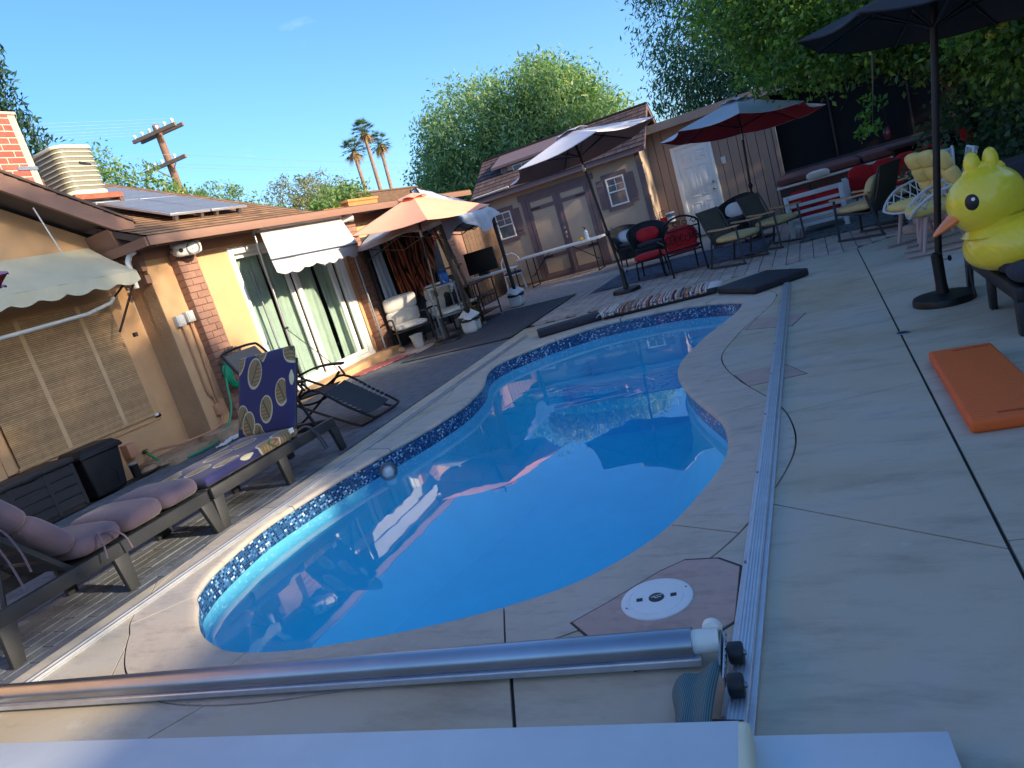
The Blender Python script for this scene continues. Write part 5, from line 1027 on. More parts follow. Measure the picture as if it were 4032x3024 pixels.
sling_chair('dark sling chair with wooden arms, its back in front of the white pillow chair',(-.62,11.85,0),R_(-38),m_slb)
s3=sling_chair('side-on dark sling chair with tan cushion, just left of the rocking chairs',(.60,10.62,0),R_(146),m_slb)
MB().pillow((-.17,0,.58),(.12,.46,.36),ry=R_(-20),e=.5).build('back_cushion',m_tan,s3,smooth=True)
sling_chair('dark sling chair in deep shade directly behind the side-on tan cushion chair',(1.12,11.35,0),R_(150),m_slb)
# wrought iron chair with red cushions
m_iron=mat('black_iron',S(26,28,30),.5,.5,var=.1); m_red=mat('red_cushion',S(190,32,44),.85,var=.1,scale=6,bump=.2,bscale=30)
def iron_chair(label,loc,rz):
    t=thing('iron_chair',label,'chair',loc,rz,'wrought iron chairs')
    for s in(-1,1):
        MB().tube(catmull([Vector(p) for p in [(-.34,s*.27,0),(-.25,s*.27,.4),(-.33,s*.28,.72),(-.35,s*.24,.80)]],4,False),.015,8).build('back_leg',m_iron,t,smooth=True)
        MB().tube(catmull([Vector(p) for p in [(.27,s*.27,0),(.25,s*.27,.36),(.24,s*.28,.50),(.2,s*.29,.56),(.05,s*.29,.55),(-.28,s*.28,.52)]],4,False),.014,8).build('front_leg_arm',m_iron,t,smooth=True)
    MB().tube(catmull([Vector(p) for p in [(-.35,-.25,.80),(-.355,-.12,.87),(-.36,0,.89),(-.355,.12,.87),(-.35,.25,.80)]],5,False),.015,8).build('top_rail',m_iron,t,smooth=True)
    MB().tube([(-.27,-.27,.40),(-.27,.27,.40)],.013,8).build('back_rail',m_iron,t,smooth=True); MB().tube([(-.33,-.27,.70),(-.33,.27,.70)],.011,8).build('back_rail',m_iron,t,smooth=True)
    MB().tube([(.25,-.27,.34),(.25,.27,.34),(-.26,.27,.34),(-.26,-.27,.34)],.013,8,closed=True).build('seat_frame',m_iron,t,smooth=True)
    for k in range(7):   # scrolls in the back
        yc=-.21+k*.07; zc=.55+.03*(k%2)
        MB().tube([(-.305,yc+(.055-.004*i)*math.cos(i*.6+k),zc+(.09-.006*i)*math.sin(i*.6+k)) for i in range(12)],.007,5).build('scroll',m_iron,t,smooth=True)
        if k%2==0: MB().tube([(-.345,yc+(.05-.003*i)*math.cos(i*.6),.775+(.045-.003*i)*math.sin(i*.6)) for i in range(12)],.0065,5).build('scroll',m_iron,t,smooth=True)
    MB().pillow((.0,0,.395),(.54,.54,.11),e=.35).build('seat_cushion',m_red,t,smooth=True); MB().pillow((-.21,0,.56),(.11,.5,.36),ry=R_(-12),e=.45).build('back_cushion',m_red,t,smooth=True)
    return t
iron_chair('black wrought iron chair with scroll back and red cushions, seen from behind',(-2.0,11.4,0),R_(112))
t=thing('ottoman','low black iron stool with a round red cushion left of the iron chair','stool',(-2.62,11.95,0))
for x,y in((-.2,-.2),(.2,-.2),(.2,.2),(-.2,.2)): MB().tube([(x*1.1,y*1.1,0),(x,y,.30)],.013,6).build('leg',m_iron,t)
MB().tube([(-.2,-.2,.3),(.2,-.2,.3),(.2,.2,.3),(-.2,.2,.3)],.012,6,closed=True).build('frame',m_iron,t); MB().pillow((0,0,.36),(.5,.5,.12),e=.7).build('cushion',m_red,t,smooth=True)
# black wicker barrel chairs
m_wick=mat('black_wicker',S(30,34,38),.7,var=.3,scale=60,stretch=(1,1,3),bump=.6,bscale=110); m_blue=mat('blue_cushion',S(90,116,150),.9,var=.08); m_flor=mat('floral_white',S(214,216,216),.9,var=.12,scale=8)
def wicker(label,loc,rz,pil,pm):
    t=thing('wicker_chair',label,'chair',loc,rz,'black wicker chairs')
    mb=MB(); 
    def f(u,v):
        a=R_(75+210*u); rr_=.31+.05*v; h=.36+(.46 if True else 0)*(.55+.45*math.cos((u-.5)*math.pi*1.0)**1.0)*v; return (rr_*math.cos(a)-.02-.08*v*max(0,-math.cos(a)),rr_*math.sin(a)*1.05,h)
    mb.sheet(36,8,f,.03); mb.build('barrel_back',m_wick,t,smooth=True,ang=60)
    MB().tube([f(i/36,1) for i in range(37)],.022,8).build('rim',m_wick,t,smooth=True)
    MB().lathe([(0,.30),(.3,.30),(.32,.33),(.32,.38),(.3,.40),(0,.40)],28).build('seat_base',m_wick,t,smooth=True); MB().lathe([(.25,.3),(.30,.3),(.29,.16),(.26,.16)],28).build('apron',m_wick,t,smooth=True)
    for x,y in((-.2,-.2),(.22,-.22),(.22,.22),(-.2,.2)): MB().tube([(x*1.15,y*1.15,0),(x,y,.34)],.016,8).build('leg',m_wick,t,smooth=True)
    MB().pillow((.03,0,.435),(.5,.5,.1),e=.6).build('seat_cushion',m_char,t,smooth=True)
    p=tag(MB().pillow((-.1,0,.60),(.13,.44,.27),ry=R_(-16),e=.45,ez=.8).build('throw_pillow',pm,t,smooth=True)); return t
wicker('black wicker barrel chair with a red throw pillow in front of the shed window',(-2.93,13.65,0),R_(-75),0,m_red)
wicker('black wicker barrel chair with a blue grey pillow against the shed',(-3.62,15.0,0),R_(-60),0,m_blue)
wicker('black wicker barrel chair with a white floral pillow in front of the white door',(-1.33,13.75,0),R_(-115),0,m_flor)
# white slatted sofas with red cushions
m_wp=mat('white_painted_wood',S(206,212,218),.5,var=.05,scale=5)
sf=thing('slatted_sofa','white slatted outdoor sofa with red cushions, its back to the pool','sofa',(.02,12.32,0))
for x in(-.42,.38): MB().bx(x-.035,x+.035,0,.07,0,.66).build('post',m_wp,sf,bevel=.004); MB().bx(x-.035,x+.035,.62,.69,0,.5).build('post',m_wp,sf,bevel=.004); MB().bx(x-.035,x+.035,.071,.62,.45,.5).build('arm',m_wp,sf,bevel=.004)
for z0,h in((.59,.07),(.46,.05),(.35,.05),(.24,.05),(.13,.05)): MB().bx(-.384,.344,.015,.055,z0,z0+h).build('back_slat',m_wp,sf,bevel=.003)
MB().bx(-.384,.344,.071,.66,.2,.24).build('seat_base',m_wp,sf)
MB().pillow((-.02,.37,.31),(.72,.56,.14),e=.25).build('seat_cushion',m_red,sf,smooth=True); MB().pillow((-.2,.15,.52),(.36,.14,.36),e=.4).build('back_cushion',m_red,sf,smooth=True); MB().pillow((.17,.15,.50),(.36,.14,.34),e=.4).build('back_cushion',m_red,sf,smooth=True)
tag(MB().pillow((-.12,12.7,.5),(.2,.26,.26),e=.5).build('throw_pillow',m_char,smooth=True),'small black throw pillow standing on the red sofa cushion','pillow')
sf2=thing('slatted_sofa','white framed sofa with long red back cushions beside the dark counter','sofa',(.52,13.3,0))
for y in(0,.55): MB().bx(-.04,.04,y-.035,y+.035,0,.62).build('arm_post',m_wp,sf2,bevel=.004)
for z in(.58,.44,.3): MB().bx(-.035,.035,.036,.514,z-.02,z+.04).build('arm_rail',m_wp,sf2,bevel=.003)
MB().bx(0.04,1.1,0,.55,.22,.27).build('seat_base',m_wp,sf2)
for x in (.25,.62,.95): MB().pillow((x,.42,.56),(.4,.16,.42),e=.4).build('back_cushion',m_red,sf2,smooth=True)
MB().pillow((.58,.2,.33),(1.02,.42,.12),e=.25).build('seat_cushion',m_red,sf2,smooth=True)
rc=thing('white_armchair','white garden chair with a bright red back cushion behind the yellow rocking chair','chair',(1.62,12.5,0),R_(-110))
for x,y in((-.24,-.24),(.24,-.24),(.24,.24),(-.24,.24)): MB().bx(x-.025,x+.025,y-.025,y+.025,0,.55 if x>0 else .62).build('leg',m_wp,rc)
for s in(-.24,.24): MB().bx(-.215,.215,s-.025,s+.025,.5,.54).build('arm',m_wp,rc)
MB().bx(-.22,.22,-.21,.21,.32,.36).build('seat',m_wp,rc); MB().pillow((-.17,0,.64),(.13,.44,.38),ry=R_(-8),e=.4).build('back_cushion',m_red,rc,smooth=True); MB().pillow((.02,0,.41),(.44,.44,.11),e=.4).build('seat_cushion',m_red,rc,smooth=True)
# woven rocking chairs
m_wov=mat('grey_resin_cord',S(196,200,204),.5,var=.06); m_yel=mat('yellow_cushion',S(222,196,118),.9,var=.08,scale=6,bump=.25,bscale=16); m_leg=mat('pinkish_beech',S(176,156,156),.5,var=.1,scale=5)
def rocker(label,loc,rz):
    t=thing('rocking_chair',label,'rocking chair',loc,rz,'woven rocking chairs')
    for s in(-1,1):
        y=s*.18; MB().tube([(x,y,.016+.10*(x-.05)**2) for x in [-.55+.1*i for i in range(10)]],.016,8).build('rocker',m_leg,t,smooth=True)
        MB().tube([(.2,y,.02),(.13,y*.8,.37)],[.018,.026],10).build('leg',m_leg,t,smooth=True); MB().tube([(-.2,y,.03),(-.13,y*.8,.36)],[.018,.026],10).build('leg',m_leg,t,smooth=True)
    B=catmull([Vector(p) for p in [(.27,0,.38),(.1,0,.355),(-.12,0,.36),(-.23,0,.48),(-.31,0,.68),(-.38,0,.88)]],6,False); NB=len(B)-1
    wd=lambda q:.23+.09*math.sin(min(1,q*1.5)*math.pi*.9)-.10*max(0,q-.6)/.4
    hi=lambda q:.03+.24*math.sin(min(1,q*1.35)*math.pi)**1 if q<.74 else .03
    def sh(s,q):
        q=min(max(q,0),1); k=q*NB; i=min(int(k),NB-1); p=B[i].lerp(B[i+1],k-i); return Vector((p.x+.05*abs(s)**2*(q>.5)*(q-.5)*2,s*wd(q)*1.05,p.z+abs(s)**2.2*max(0,hi(q))))
    MB().tube([sh(-1,i/24) for i in range(25)]+[sh(-1+2*i/12,1) for i in range(1,12)]+[sh(1,1-i/24) for i in range(25)]+[sh(1-2*i/12,0) for i in range(1,12)],.014,8,closed=True).build('rim',m_wov,t,smooth=True)
    mb=MB()
    for k in range(-6,17):
        for sg in(-1,1):
            pts=[sh(sg*(-1+2*i/14),k/10+i/14*.62) for i in range(15) if 0<=k/10+i/14*.62<=1]
            if len(pts)>2: mb.tube(pts,.0075,5)
    tag(mb.build('woven_lattice',m_wov,t,smooth=True),kind='stuff')
    MB().pillow((.04,0,.435),(.5,.48,.12),e=.45,ez=.75).build('seat_cushion',m_yel,t,smooth=True)
    Q=TRS((-.22,0,.50),ry=R_(-70))
    for x in(.06,.22,.38):
        for y in (-.11,.11): MB().pillow((x,y,.0),(.19,.23,.13),M=Q,e=.55,ez=.8,nu=18,nv=8).build('back_tuft',m_yel,t,smooth=True)
    return t
rocker('woven grey rocking chair with yellow cushion, farther of the two beside the stones',(1.02,9.0,0),R_(206))
rocker('woven grey rocking chair with yellow cushion, nearer one behind the black umbrella pole',(1.08,8.2,0),R_(178))
# stone block edging
m_blk2=mat('pink_block',S(172,148,140),.9,var=.18,scale=9,bump=.7,bscale=22,rnd=.1); sw=thing('block_edging','low stack of pinkish rumbled concrete blocks behind the rocking chairs','block wall',(1.0,9.8,0),R_(-28))
mb=MB(); mb.bx(-.12,.12,-.1,.1,-.05,.05); o=mb.build('block',m_blk2,bevel=.02); bme=o.data; bpy.data.objects.remove(o)
for r_,n_ in((0,10),(1,9)):
    for k in range(n_): piece('block',bme,sw,(.02+k*.25+r_*.13+random.uniform(-.008,.008),random.uniform(-.01,.01),.052+r_*.102),random.uniform(-.04,.04))
# outdoor rugs
def rug(name,label,c,sz,rz,cols,scale=8):
    m,n,l,b=nodes(name+'_weave'); b.inputs['Roughness'].default_value=.95; t=n.new('ShaderNodeTexCoord'); v=n.new('ShaderNodeTexVoronoi'); v.inputs['Scale'].default_value=scale; l.new(t.outputs['Object'],v.inputs['Vector']); r=ramp(n,[(.2,cols[0]),(.45,cols[1])]); l.new(v.outputs['Distance'],r.inputs[0]); l.new(r.outputs[0],b.inputs['Base Color'])
    mb=MB(); mb.sheet(20,14,lambda u,v_:((u-.5)*sz[0],(v_-.5)*sz[1],.006+.006*math.sin(u*15+v_*7)*(abs(v_-.5)>.3)),.006); o=mb.build(name,m,smooth=True); o.location=(c[0],c[1],.004); o.rotation_euler=(0,0,rz); return tag(o,label,'rug')
rug('patterned_rug','dark blue grey patterned outdoor rug under the iron and wicker chairs',(-2.2,12.7),(2.9,2.2),R_(-3),(S(40,46,60),S(84,92,108)))
rug('patterned_rug','dark leaf patterned rug under the white slatted sofa',(.65,12.4),(1.8,1.9),R_(-4),(S(34,44,50),S(96,108,110)),11)
om=thing('outdoor_mat','large charcoal plank patterned floor mat with black edge under the gazebo','mat',(-5.15,10.5,.002)); 
for k in range(14): MB().bx(-.85+k*.132,-.85+k*.132+.129,-1.58,1.6,0,.010).build('plank_strip',mat('mat_charcoal',S(70,72,80),.9,var=.2,scale=5,rnd=.1),om)
MB().bx(1.0,1.04,-1.6,1.64,0,.014).build('edge_strip',m_blackpl,om); MB().bx(-.85,1.0,1.6,1.64,0,.014).build('edge_strip',m_blackpl,om)
# folding table with bottle and fruit, resin chair
ft=thing('folding_table','long white folding table standing in front of the shed doors','table',(-5.45,15.85,0),R_(1)); MB().bx(-1.02,1.05,-.33,.33,.69,.735).build('top',m_white,ft,bevel=.01)
for x in(-.8,.85):
    for y in(-.25,.25): MB().tube([(x,y,0),(x,y,.69)],.014,8).build('leg',m_blk,ft,smooth=True)
    MB().tube([(x,-.25,.25),(x,.25,.25)],.01,6).build('leg_brace',m_blk,ft,smooth=True); MB().tube([(x,0,.25),(x*.35,0,.68)],.01,6).build('folding_stay',m_blk,ft,smooth=True); MB().tube([(x,-.3,.012),(x,.3,.012)],.013,6).build('foot_bar',m_blk,ft,smooth=True)
t=thing('bottle','white pump bottle with black top on the folding table','bottle',(-4.75,15.85,.735)); MB().lathe([(0,0),(.045,0),(.047,.01),(.047,.17),(.02,.2),(.016,.22),(0,.22)],18).build('body',m_white,t,smooth=True); MB().lathe([(0,.22),(.018,.22),(.018,.25),(.006,.26),(.006,.28),(0,.28)],12).build('pump',m_blackpl,t,smooth=True); MB().tube([(0,0,.28),(-.045,0,.285)],.01,6).build('nozzle',m_blackpl,t)
tag(MB().ell((-4.88,15.8,.775),(.055,.045,.04),14,10).build('lemon',mat('lemon_yellow',S(236,178,40),.5,var=.08,bump=.1,bscale=120),smooth=True),'yellow lemon lying on the folding table beside the bottle','lemon')
wc=thing('resin_chair','white metal framed chair with a navy seat pad left of the folding table','chair',(-6.72,15.75,0),R_(-70))
for x,y in((.2,-.2),(.2,.2),(-.22,-.2),(-.22,.2)): MB().tube([(x*1.15,y*1.1,0),(x,y,.42)],.014,8).build('leg',m_wp,wc,smooth=True)
MB().bx(-.22,.22,-.22,.22,.41,.43).build('seat',m_wp,wc,bevel=.006); MB().pillow((0,0,.455),(.42,.42,.06),e=.3).build('seat_pad',mat('navy_pad',S(40,44,84),.9),wc,smooth=True)
MB().tube(catmull([Vector(p) for p in [(-.21,-.22,.42),(-.25,-.23,.7),(-.28,-.12,.88),(-.285,0,.9),(-.28,.12,.88),(-.25,.23,.7),(-.21,.22,.42)]],4,False),.014,8).build('back_frame',m_wp,wc,smooth=True)
for k in range(9): y=-.17+k*.0425; MB().tube([(-.22,y*.8,.43),(-.27,y,.86-.3*abs(y)**1.3)],.006,5).build('back_spoke',m_shed,wc,smooth=True)
t=thing('paint_bucket','small white bucket on the ground at the foot of the annex wall','bucket',(-3.0,16.85,.55)); MB().lathe([(0,0),(.09,0),(.1,.2),(.105,.2),(.105,.22),(0,.22)],18).build('pail',m_white,t,smooth=True); MB().lathe([(.1,.12),(.1015,.12),(.1015,.19)],18).build('wrapper',m_blue,t)
t=thing('bench_stand','low wooden stand holding the white bucket beside the annex','stand',(-3.0,16.85,0)); MB().bx(-.25,.2,-.15,.15,.5,.55).build('top',m_wood,t); 
for x in(-.22,.17): MB().bx(x-.02,x+.02,-.13,.13,0,.5).build('leg',m_wood,t)
t=thing('wire_basket','red wire basket on the stand beside the white bucket','basket',(-3.17,16.85,.55)); MB().bx(-.07,.06,-.08,.08,0,.14).build('basket',m_red,t,bevel=.01); MB().tube([(-.07,0,.1),(-.07,0,.28),(.06,0,.30)],.008,6).build('handle',m_iron,t)
# ------------------------------------------------------------------ right side: lounger, duck, pads
l3,Q3=lounger('sun_lounger','black resin sun lounger on the right under the yellow duck float',.92,4.72,0,m_resinB,R_(66),'black resin lounger',.66,.20)
c3=thing('lounger_cushion','charcoal tufted cushion on the right lounger behind the duck','cushion',(.92,4.72,.27),0)
for y in(.17,.5,.82): MB().pillow((.33,y,.06),(.64,.35,.12),e=.42,ez=.62).build('tuft',m_char,c3,smooth=True)
Q=TRS((0,1.04,.04),rx=R_(68))
for y in(.15,.42): MB().pillow((.33,y,.06),(.64,.30,.13),M=Q,e=.42,ez=.62).build('tuft',m_char,c3,smooth=True)
MB().tube(catmull([Vector(p) for p in [(.02,1.02,.05),(-.03,1.0,.06),(-.05,.97,-.05),(-.045,.95,-.2)]],4,False),.008,6).build('tie',m_char,c3,smooth=True)
m_duck=mat('duck_vinyl',S(244,222,60),.28,var=.04,scale=2,spec=.55,coat=.25); m_or=mat('duck_orange',S(240,130,52),.3,var=.06,scale=6,coat=.2)
# wrinkled seams via bump waves
nt_=m_duck.node_tree; n=nt_.nodes; l=nt_.links; wv=n.new('ShaderNodeTexWave'); wv.bands_direction='Z'; wv.inputs['Scale'].default_value=9; wv.inputs['Distortion'].default_value=6; wv.inputs['Detail'].default_value=1; tcn=n.new('ShaderNodeTexCoord'); mpn=n.new('ShaderNodeMapping'); mpn.inputs['Rotation'].default_value=(.5,.7,0); l.new(tcn.outputs['Object'],mpn.inputs[0]); l.new(mpn.outputs[0],wv.inputs['Vector']); nz=n.new('ShaderNodeTexNoise'); nz.inputs['Scale'].default_value=2.5; l.new(tcn.outputs['Object'],nz.inputs['Vector']); mu=n.new('ShaderNodeMath'); mu.operation='MULTIPLY'; l.new(wv.outputs['Fac'],mu.inputs[0]); l.new(nz.outputs['Fac'],mu.inputs[1]); bu=n.new('ShaderNodeBump'); bu.inputs['Strength'].default_value=.1; bu.inputs['Distance'].default_value=.02; l.new(mu.outputs[0],bu.inputs['Height']); l.new(bu.outputs[0],n['Principled BSDF'].inputs['Normal'])
dk=thing('duck_float','big yellow inflatable duck float sitting on the right lounger','pool float',(1.13,5.32,.31),R_(184))
# local: +x is forward (beak)
def smooth_body(cs,name,m,parent):
    """one continuous skin round several blobs"""
    N1,N2=40,26; mb=MB(); 
    mball=bpy.data.metaballs.new('mb'); mball.resolution=.03; mball.render_resolution=.025; mball.threshold=.35
    for c,r,sc3 in cs:
        e=mball.elements.new(); e.co=c; e.radius=r; e.type='ELLIPSOID'; e.size_x,e.size_y,e.size_z=sc3
    ob=bpy.data.objects.new('mb',mball); COL.objects.link(ob); dg=bpy.context.evaluated_depsgraph_get(); dg.update(); me=bpy.data.meshes.new_from_object(ob.evaluated_get(dg)); bpy.data.objects.remove(ob)
    me.name=name; me.materials.clear(); me.materials.append(m); me.polygons.foreach_set('use_smooth',[True]*len(me.polygons)); o=bpy.data.objects.new(name,me); COL.objects.link(o); o.parent=parent; PM[o.name]=PM[parent.name]; return o
MB().ell((-.06,0,.13),(.40,.31,.175),40,24,ez=.8).build('body',m_duck,dk,smooth=True)
MB().ell((.18,0,.43),(.215,.20,.21),40,24).build('head',m_duck,dk,smooth=True)
MB().lathe([(.20,.22),(.155,.27),(.165,.32)],32,TRS((.14,0,0))).build('neck_seam',m_duck,dk,smooth=True)
for x,z,r_ in((.225,.655,.046),(.125,.655,.044)): MB().ell((x,0,z),(r_,.045,.085),18,14).build('crest_lobe',m_duck,dk,smooth=True)
MB().ell((.17,0,.60),(.12,.05,.07),20,12).build('crest_base',m_duck,dk,smooth=True)
for s in(-1,1):
    Q=TRS((.300,s*.172,.455),rz=s*R_(57),ry=R_(-5)); MB().lathe([(0,.004),(.03,.0),(.045,-.012)],24,Q@Matrix.Rotation(math.pi/2,4,'Y')@Matrix.Diagonal((1.1,.9,1,1))).build('eye',m_blackpl,dk,smooth=True)
    MB().lathe([(0,.005),(.011,.003)],12,Q@TRS((.003,.016*s,.018),ry=math.pi/2)).build('eye_glint',m_white,dk,smooth=True)
def beak(u,v,top):
    x=.35+.14*u; wd=.075*(1-u)**.6+.014; a=math.pi*v; h=.05*(1-u)**.8+.008
    return (x,wd*math.cos(a),.365-.085*u+(h*math.sin(a) if top else -h*.55*math.sin(a)))
MB().sheet(10,12,lambda u,v:beak(u,v,True),.006).build('upper_beak',m_or,dk,smooth=True,ang=80); MB().sheet(10,12,lambda u,v:beak(u,1-v,False),.006).build('lower_beak',m_or,dk,smooth=True,ang=80)
MB().ell((-.40,0,.26),(.09,.10,.10),18,12).build('tail',m_duck,dk,smooth=True)
# orange foam mat
m_orf,n,l,b=nodes('orange_foam'); b.inputs['Roughness'].default_value=.6; b.inputs['Base Color'].default_value=S(226,100,36)+(1,); tcn=n.new('ShaderNodeTexCoord'); wv=n.new('ShaderNodeTexWave'); wv.bands_direction='Y'; wv.inputs['Scale'].default_value=10; wv.inputs['Distortion'].default_value=1.6; wv.inputs['Detail'].default_value=2; l.new(tcn.outputs['Object'],wv.inputs['Vector']); bu=n.new('ShaderNodeBump'); bu.inputs['Strength'].default_value=.35; bu.inputs['Distance'].default_value=.006; l.new(wv.outputs['Fac'],bu.inputs['Height']); l.new(bu.outputs[0],b.inputs['Normal'])
fo=thing('foam_float','orange vinyl coated foam pool float lying on the deck at right','pool float',(.605,3.93,0),R_(0))
mb=MB(); mb.add([(-.18,-.57,0),(.16,-.55,0),(.13,.58,0),(-.18,.60,0),(-.18,-.57,.062),(.16,-.55,.062),(.13,.58,.062),(-.18,.60,.062)],BOXF); mb.build('foam_slab',m_orf,fo,bevel=.02,seg=4)
for y in(-.5,.52): MB().box((.02,y,.0625),(.17,.018,.004)).build('handle_slot',mat('orange_dark',S(170,66,28),.7),fo,bevel=.002)
# folding black pads and rag rug at the far end
m_pad=mat('navy_black_vinyl',S(34,36,48),.6,var=.1,scale=4,bump=.08)
tag(MB().box((0,0,.05),(.84,.27,.09)).build('foam_pad',m_pad,bevel=.02,seg=3),'long black foam pad on the coping left of the rag rug','pad').location=(-3.12,8.60,0.001); bpy.data.objects['foam_pad'].rotation_euler=(0,0,R_(23))
o=tag(MB().box((0,0,.045),(.72,.74,.085)).build('foam_pad',m_pad,bevel=.022,seg=3),'square black foam pad at the end of the right cover track','pad'); o.location=(-.70,8.50,.004); o.rotation_euler=(0,0,R_(39))
o=tag(MB().box((0,0,.04),(1.42,.46,.075)).build('foam_pad',m_pad,bevel=.02,seg=3),'black foam pad under the colourful rag rug','pad'); o.location=(-1.95,8.86,.001); o.rotation_euler=(0,0,R_(3))
rg=thing('rag_rug','colourful woven rag rug with white fringe draped over the black pad','rug',(-2.0,8.86,.08),R_(3)); m_rag,n,l,b=nodes('rag_strips'); b.inputs['Roughness'].default_value=.95; ge=n.new('ShaderNodeNewGeometry'); r=ramp(n,[(0,S(210,204,196)),(.14,S(176,92,92)),(.26,S(96,88,90)),(.38,S(214,188,150)),(.48,S(120,148,140)),(.58,S(206,150,160)),(.68,S(60,56,60)),(.78,S(190,160,96)),(.88,S(222,218,214))],'CONSTANT'); l.new(ge.outputs['Random Per Island'],r.inputs[0]); l.new(r.outputs[0],b.inputs['Base Color'])
mb=MB()
for k in range(56):
    x=-.66+k*.0236; j=random.uniform(-.012,.012); pts=[(x+j+.004*math.sin(i*2.1+k),-.235-(.02 if i==0 else 0)+.47*i/7,.005+(.0 if i else -.035)+random.uniform(-.002,.003)) for i in range(8)]; mb.tube(pts,random.uniform(.011,.015),6)
tag(mb.build('rag_strip',m_rag,rg,smooth=True),kind='stuff')
mb=MB()
for k in range(26): y=-.22+k*.0175; mb.tube([(.66,y,.004),(.72,y+random.uniform(-.02,.02),.004),(.80+random.uniform(-.03,.03),y+random.uniform(-.04,.04),-.002)],.0045,5)
for k in range(20): y=-.22+k*.022; mb.tube([(-.67,y,.004),(-.72,y+random.uniform(-.02,.02),.0),(-.75,y+random.uniform(-.03,.03),-.03)],.0045,5)
tag(mb.build('fringe',mat('rag_fringe',S(206,204,204),.9,var=.1),rg,smooth=True),kind='stuff')
# ------------------------------------------------------------------ pool cover hardware
tr=thing('cover_track','ribbed aluminium pool cover track along the right side of the pool','track',(-.425,4.8,0)); MB().bx(-.045,.045,-3.6,3.35,.0015,.016).build('base',m_alu,tr,bevel=.002,seg=1)
MB().bx(-.028,.028,-3.6,3.35,.016,.03).build('channel',m_alu,tr,bevel=.003,seg=1)
for k in range(5): MB().bx(-.024+k*.0105,-.024+k*.0105+.006,-3.6,3.35,.03,.0335).build('rib',m_alu,tr)
for k in range(9): MB().lathe([(0,.006),(.006,.005),(.007,0)],10,TRS((-.036,-3.2+k*.8,.016))).build('screw',m_galv,tr,smooth=True)
tl=thing('cover_track','slim aluminium pool cover track along the left side of the pool','track',(-3.80,5,0)); MB().bx(-.032,.032,-4.2,3.72,.0015,.008).build('base',m_alu,tl)
for x in(-.026,.014): MB().bx(x,x+.014,-4.2,3.72,.008,.024).build('rail',m_alu,tl,bevel=.002,seg=1)
MB().bx(-.011,.013,-4.2,3.72,.008,.012).build('slot',m_blackpl,tl)
bar=thing('cover_bar','scuffed aluminium leading edge tube of the pool cover across the near end','bar',(-2.2,1.72,.07),R_(4.9))
MB().cyl((-2.0,0,0),(1.64,0,0),.043,n=24).build('tube',mat('scuffed_aluminium',S(166,170,180),.34,1.,var=.18,scale=5,stretch=(.3,1,1),bump=.04,bscale=20),bar,smooth=True); MB().bx(-2.0,1.66,-.048,-.02,-.055,-.028).build('flange',m_alu,bar,bevel=.004,seg=1)
MB().cyl((1.60,0,0),(1.72,0,0),.036,n=20).build('end_plug',mat('milky_plastic',S(214,222,216),.45,var=.05),bar,smooth=True); MB().lathe([(0,-.012),(.03,-.012),(.03,.012),(0,.012)],18,TRS((1.70,.03,.02),rx=math.pi/2)).build('pulley_cap',m_white,bar,smooth=True)
MB().box((1.725,-.06,-.005),(.006,.17,.055)).build('slider_plate',m_galv,bar,bevel=.002); MB().box((1.735,-.09,.0),(.004,.22,.03),rx=R_(-3)).build('slider_plate',m_alu,bar)
for y in(-.05,-.19): 
    w_=MB().cyl((1.742,y,-.012),(1.785,y,-.012),.032,n=20).build('wheel',m_blackpl,bar,smooth=True,bevel=.006); MB().cyl((1.785,y,-.012),(1.793,y,-.012),.009,n=10).build('hub',m_galv,w_,smooth=True)
for k in range(6): MB().lathe([(0,.005),(.006,.004),(.007,0)],8,TRS((1.737,.01-k*.03,.012),ry=math.pi/2)).build('bolt',m_galv,bar,smooth=True)
m_mesh,n,l,b=nodes('cover_mesh'); b.inputs['Roughness'].default_value=.7; tcn=n.new('ShaderNodeTexCoord'); wv=n.new('ShaderNodeTexWave'); wv.inputs['Scale'].default_value=60; l.new(tcn.outputs['Object'],wv.inputs['Vector']); r=ramp(n,[(.3,S(50,78,84)),(.7,S(96,126,128))]); l.new(wv.outputs['Fac'],r.inputs[0]); l.new(r.outputs[0],b.inputs['Base Color'])
mb=MB(); mb.sheet(14,10,lambda u,v:(-.60+.13*u+.02*math.sin(v*5)*(1-u)+.06*v*(1-u)*.3,1.45+.33*v*(.75+.25*u)-.02*u,.05+.045*math.sin(u*2.4)*(.4+.6*math.sin(v*3))+.012*math.sin(u*9)),.003); tag(mb.build('cover_fabric',m_mesh,smooth=True),'scrap of frayed teal mesh cover fabric pulled from under the white lid','cover')
ld=thing('cover_housing','long white lid of the pool cover housing across the bottom of the view','lid',(-1.8,1.2,0),R_(4.45)); m_lid=mat('white_lid',S(200,208,214),.4,var=.05,scale=5,bump=.02)
MB().bx(-2.6,1.425,-.5,.185,.085,.105).build('top_board',m_lid,ld,bevel=.004); MB().bx(1.395,1.45,-.5,.19,.02,.1045).build('end_cap',mat('cream_cap',S(224,220,188),.5,var=.05),ld,bevel=.016,seg=4); MB().bx(-2.6,1.39,.14,.18,.003,.085).build('skirt',m_lid,ld)
l4=thing('cover_housing','short lower white lid panel right of the long white lid','lid',(-.13,1.3,0),R_(4.45)); MB().bx(-.235,.205,-.5,.235,.02,.042).build('top_board',m_lid,l4,bevel=.004); MB().bx(-.22,.19,-.49,.22,.004,.02).build('spacer',m_sdk,l4)
t=MB().bx(-.48,-.40,1.5,1.56,.03,.05).build('rail_stop',mat('rust_brown',S(92,66,60),.6,.3)); tag(t,'small brown metal stop plate at the near end of the right track','bracket')
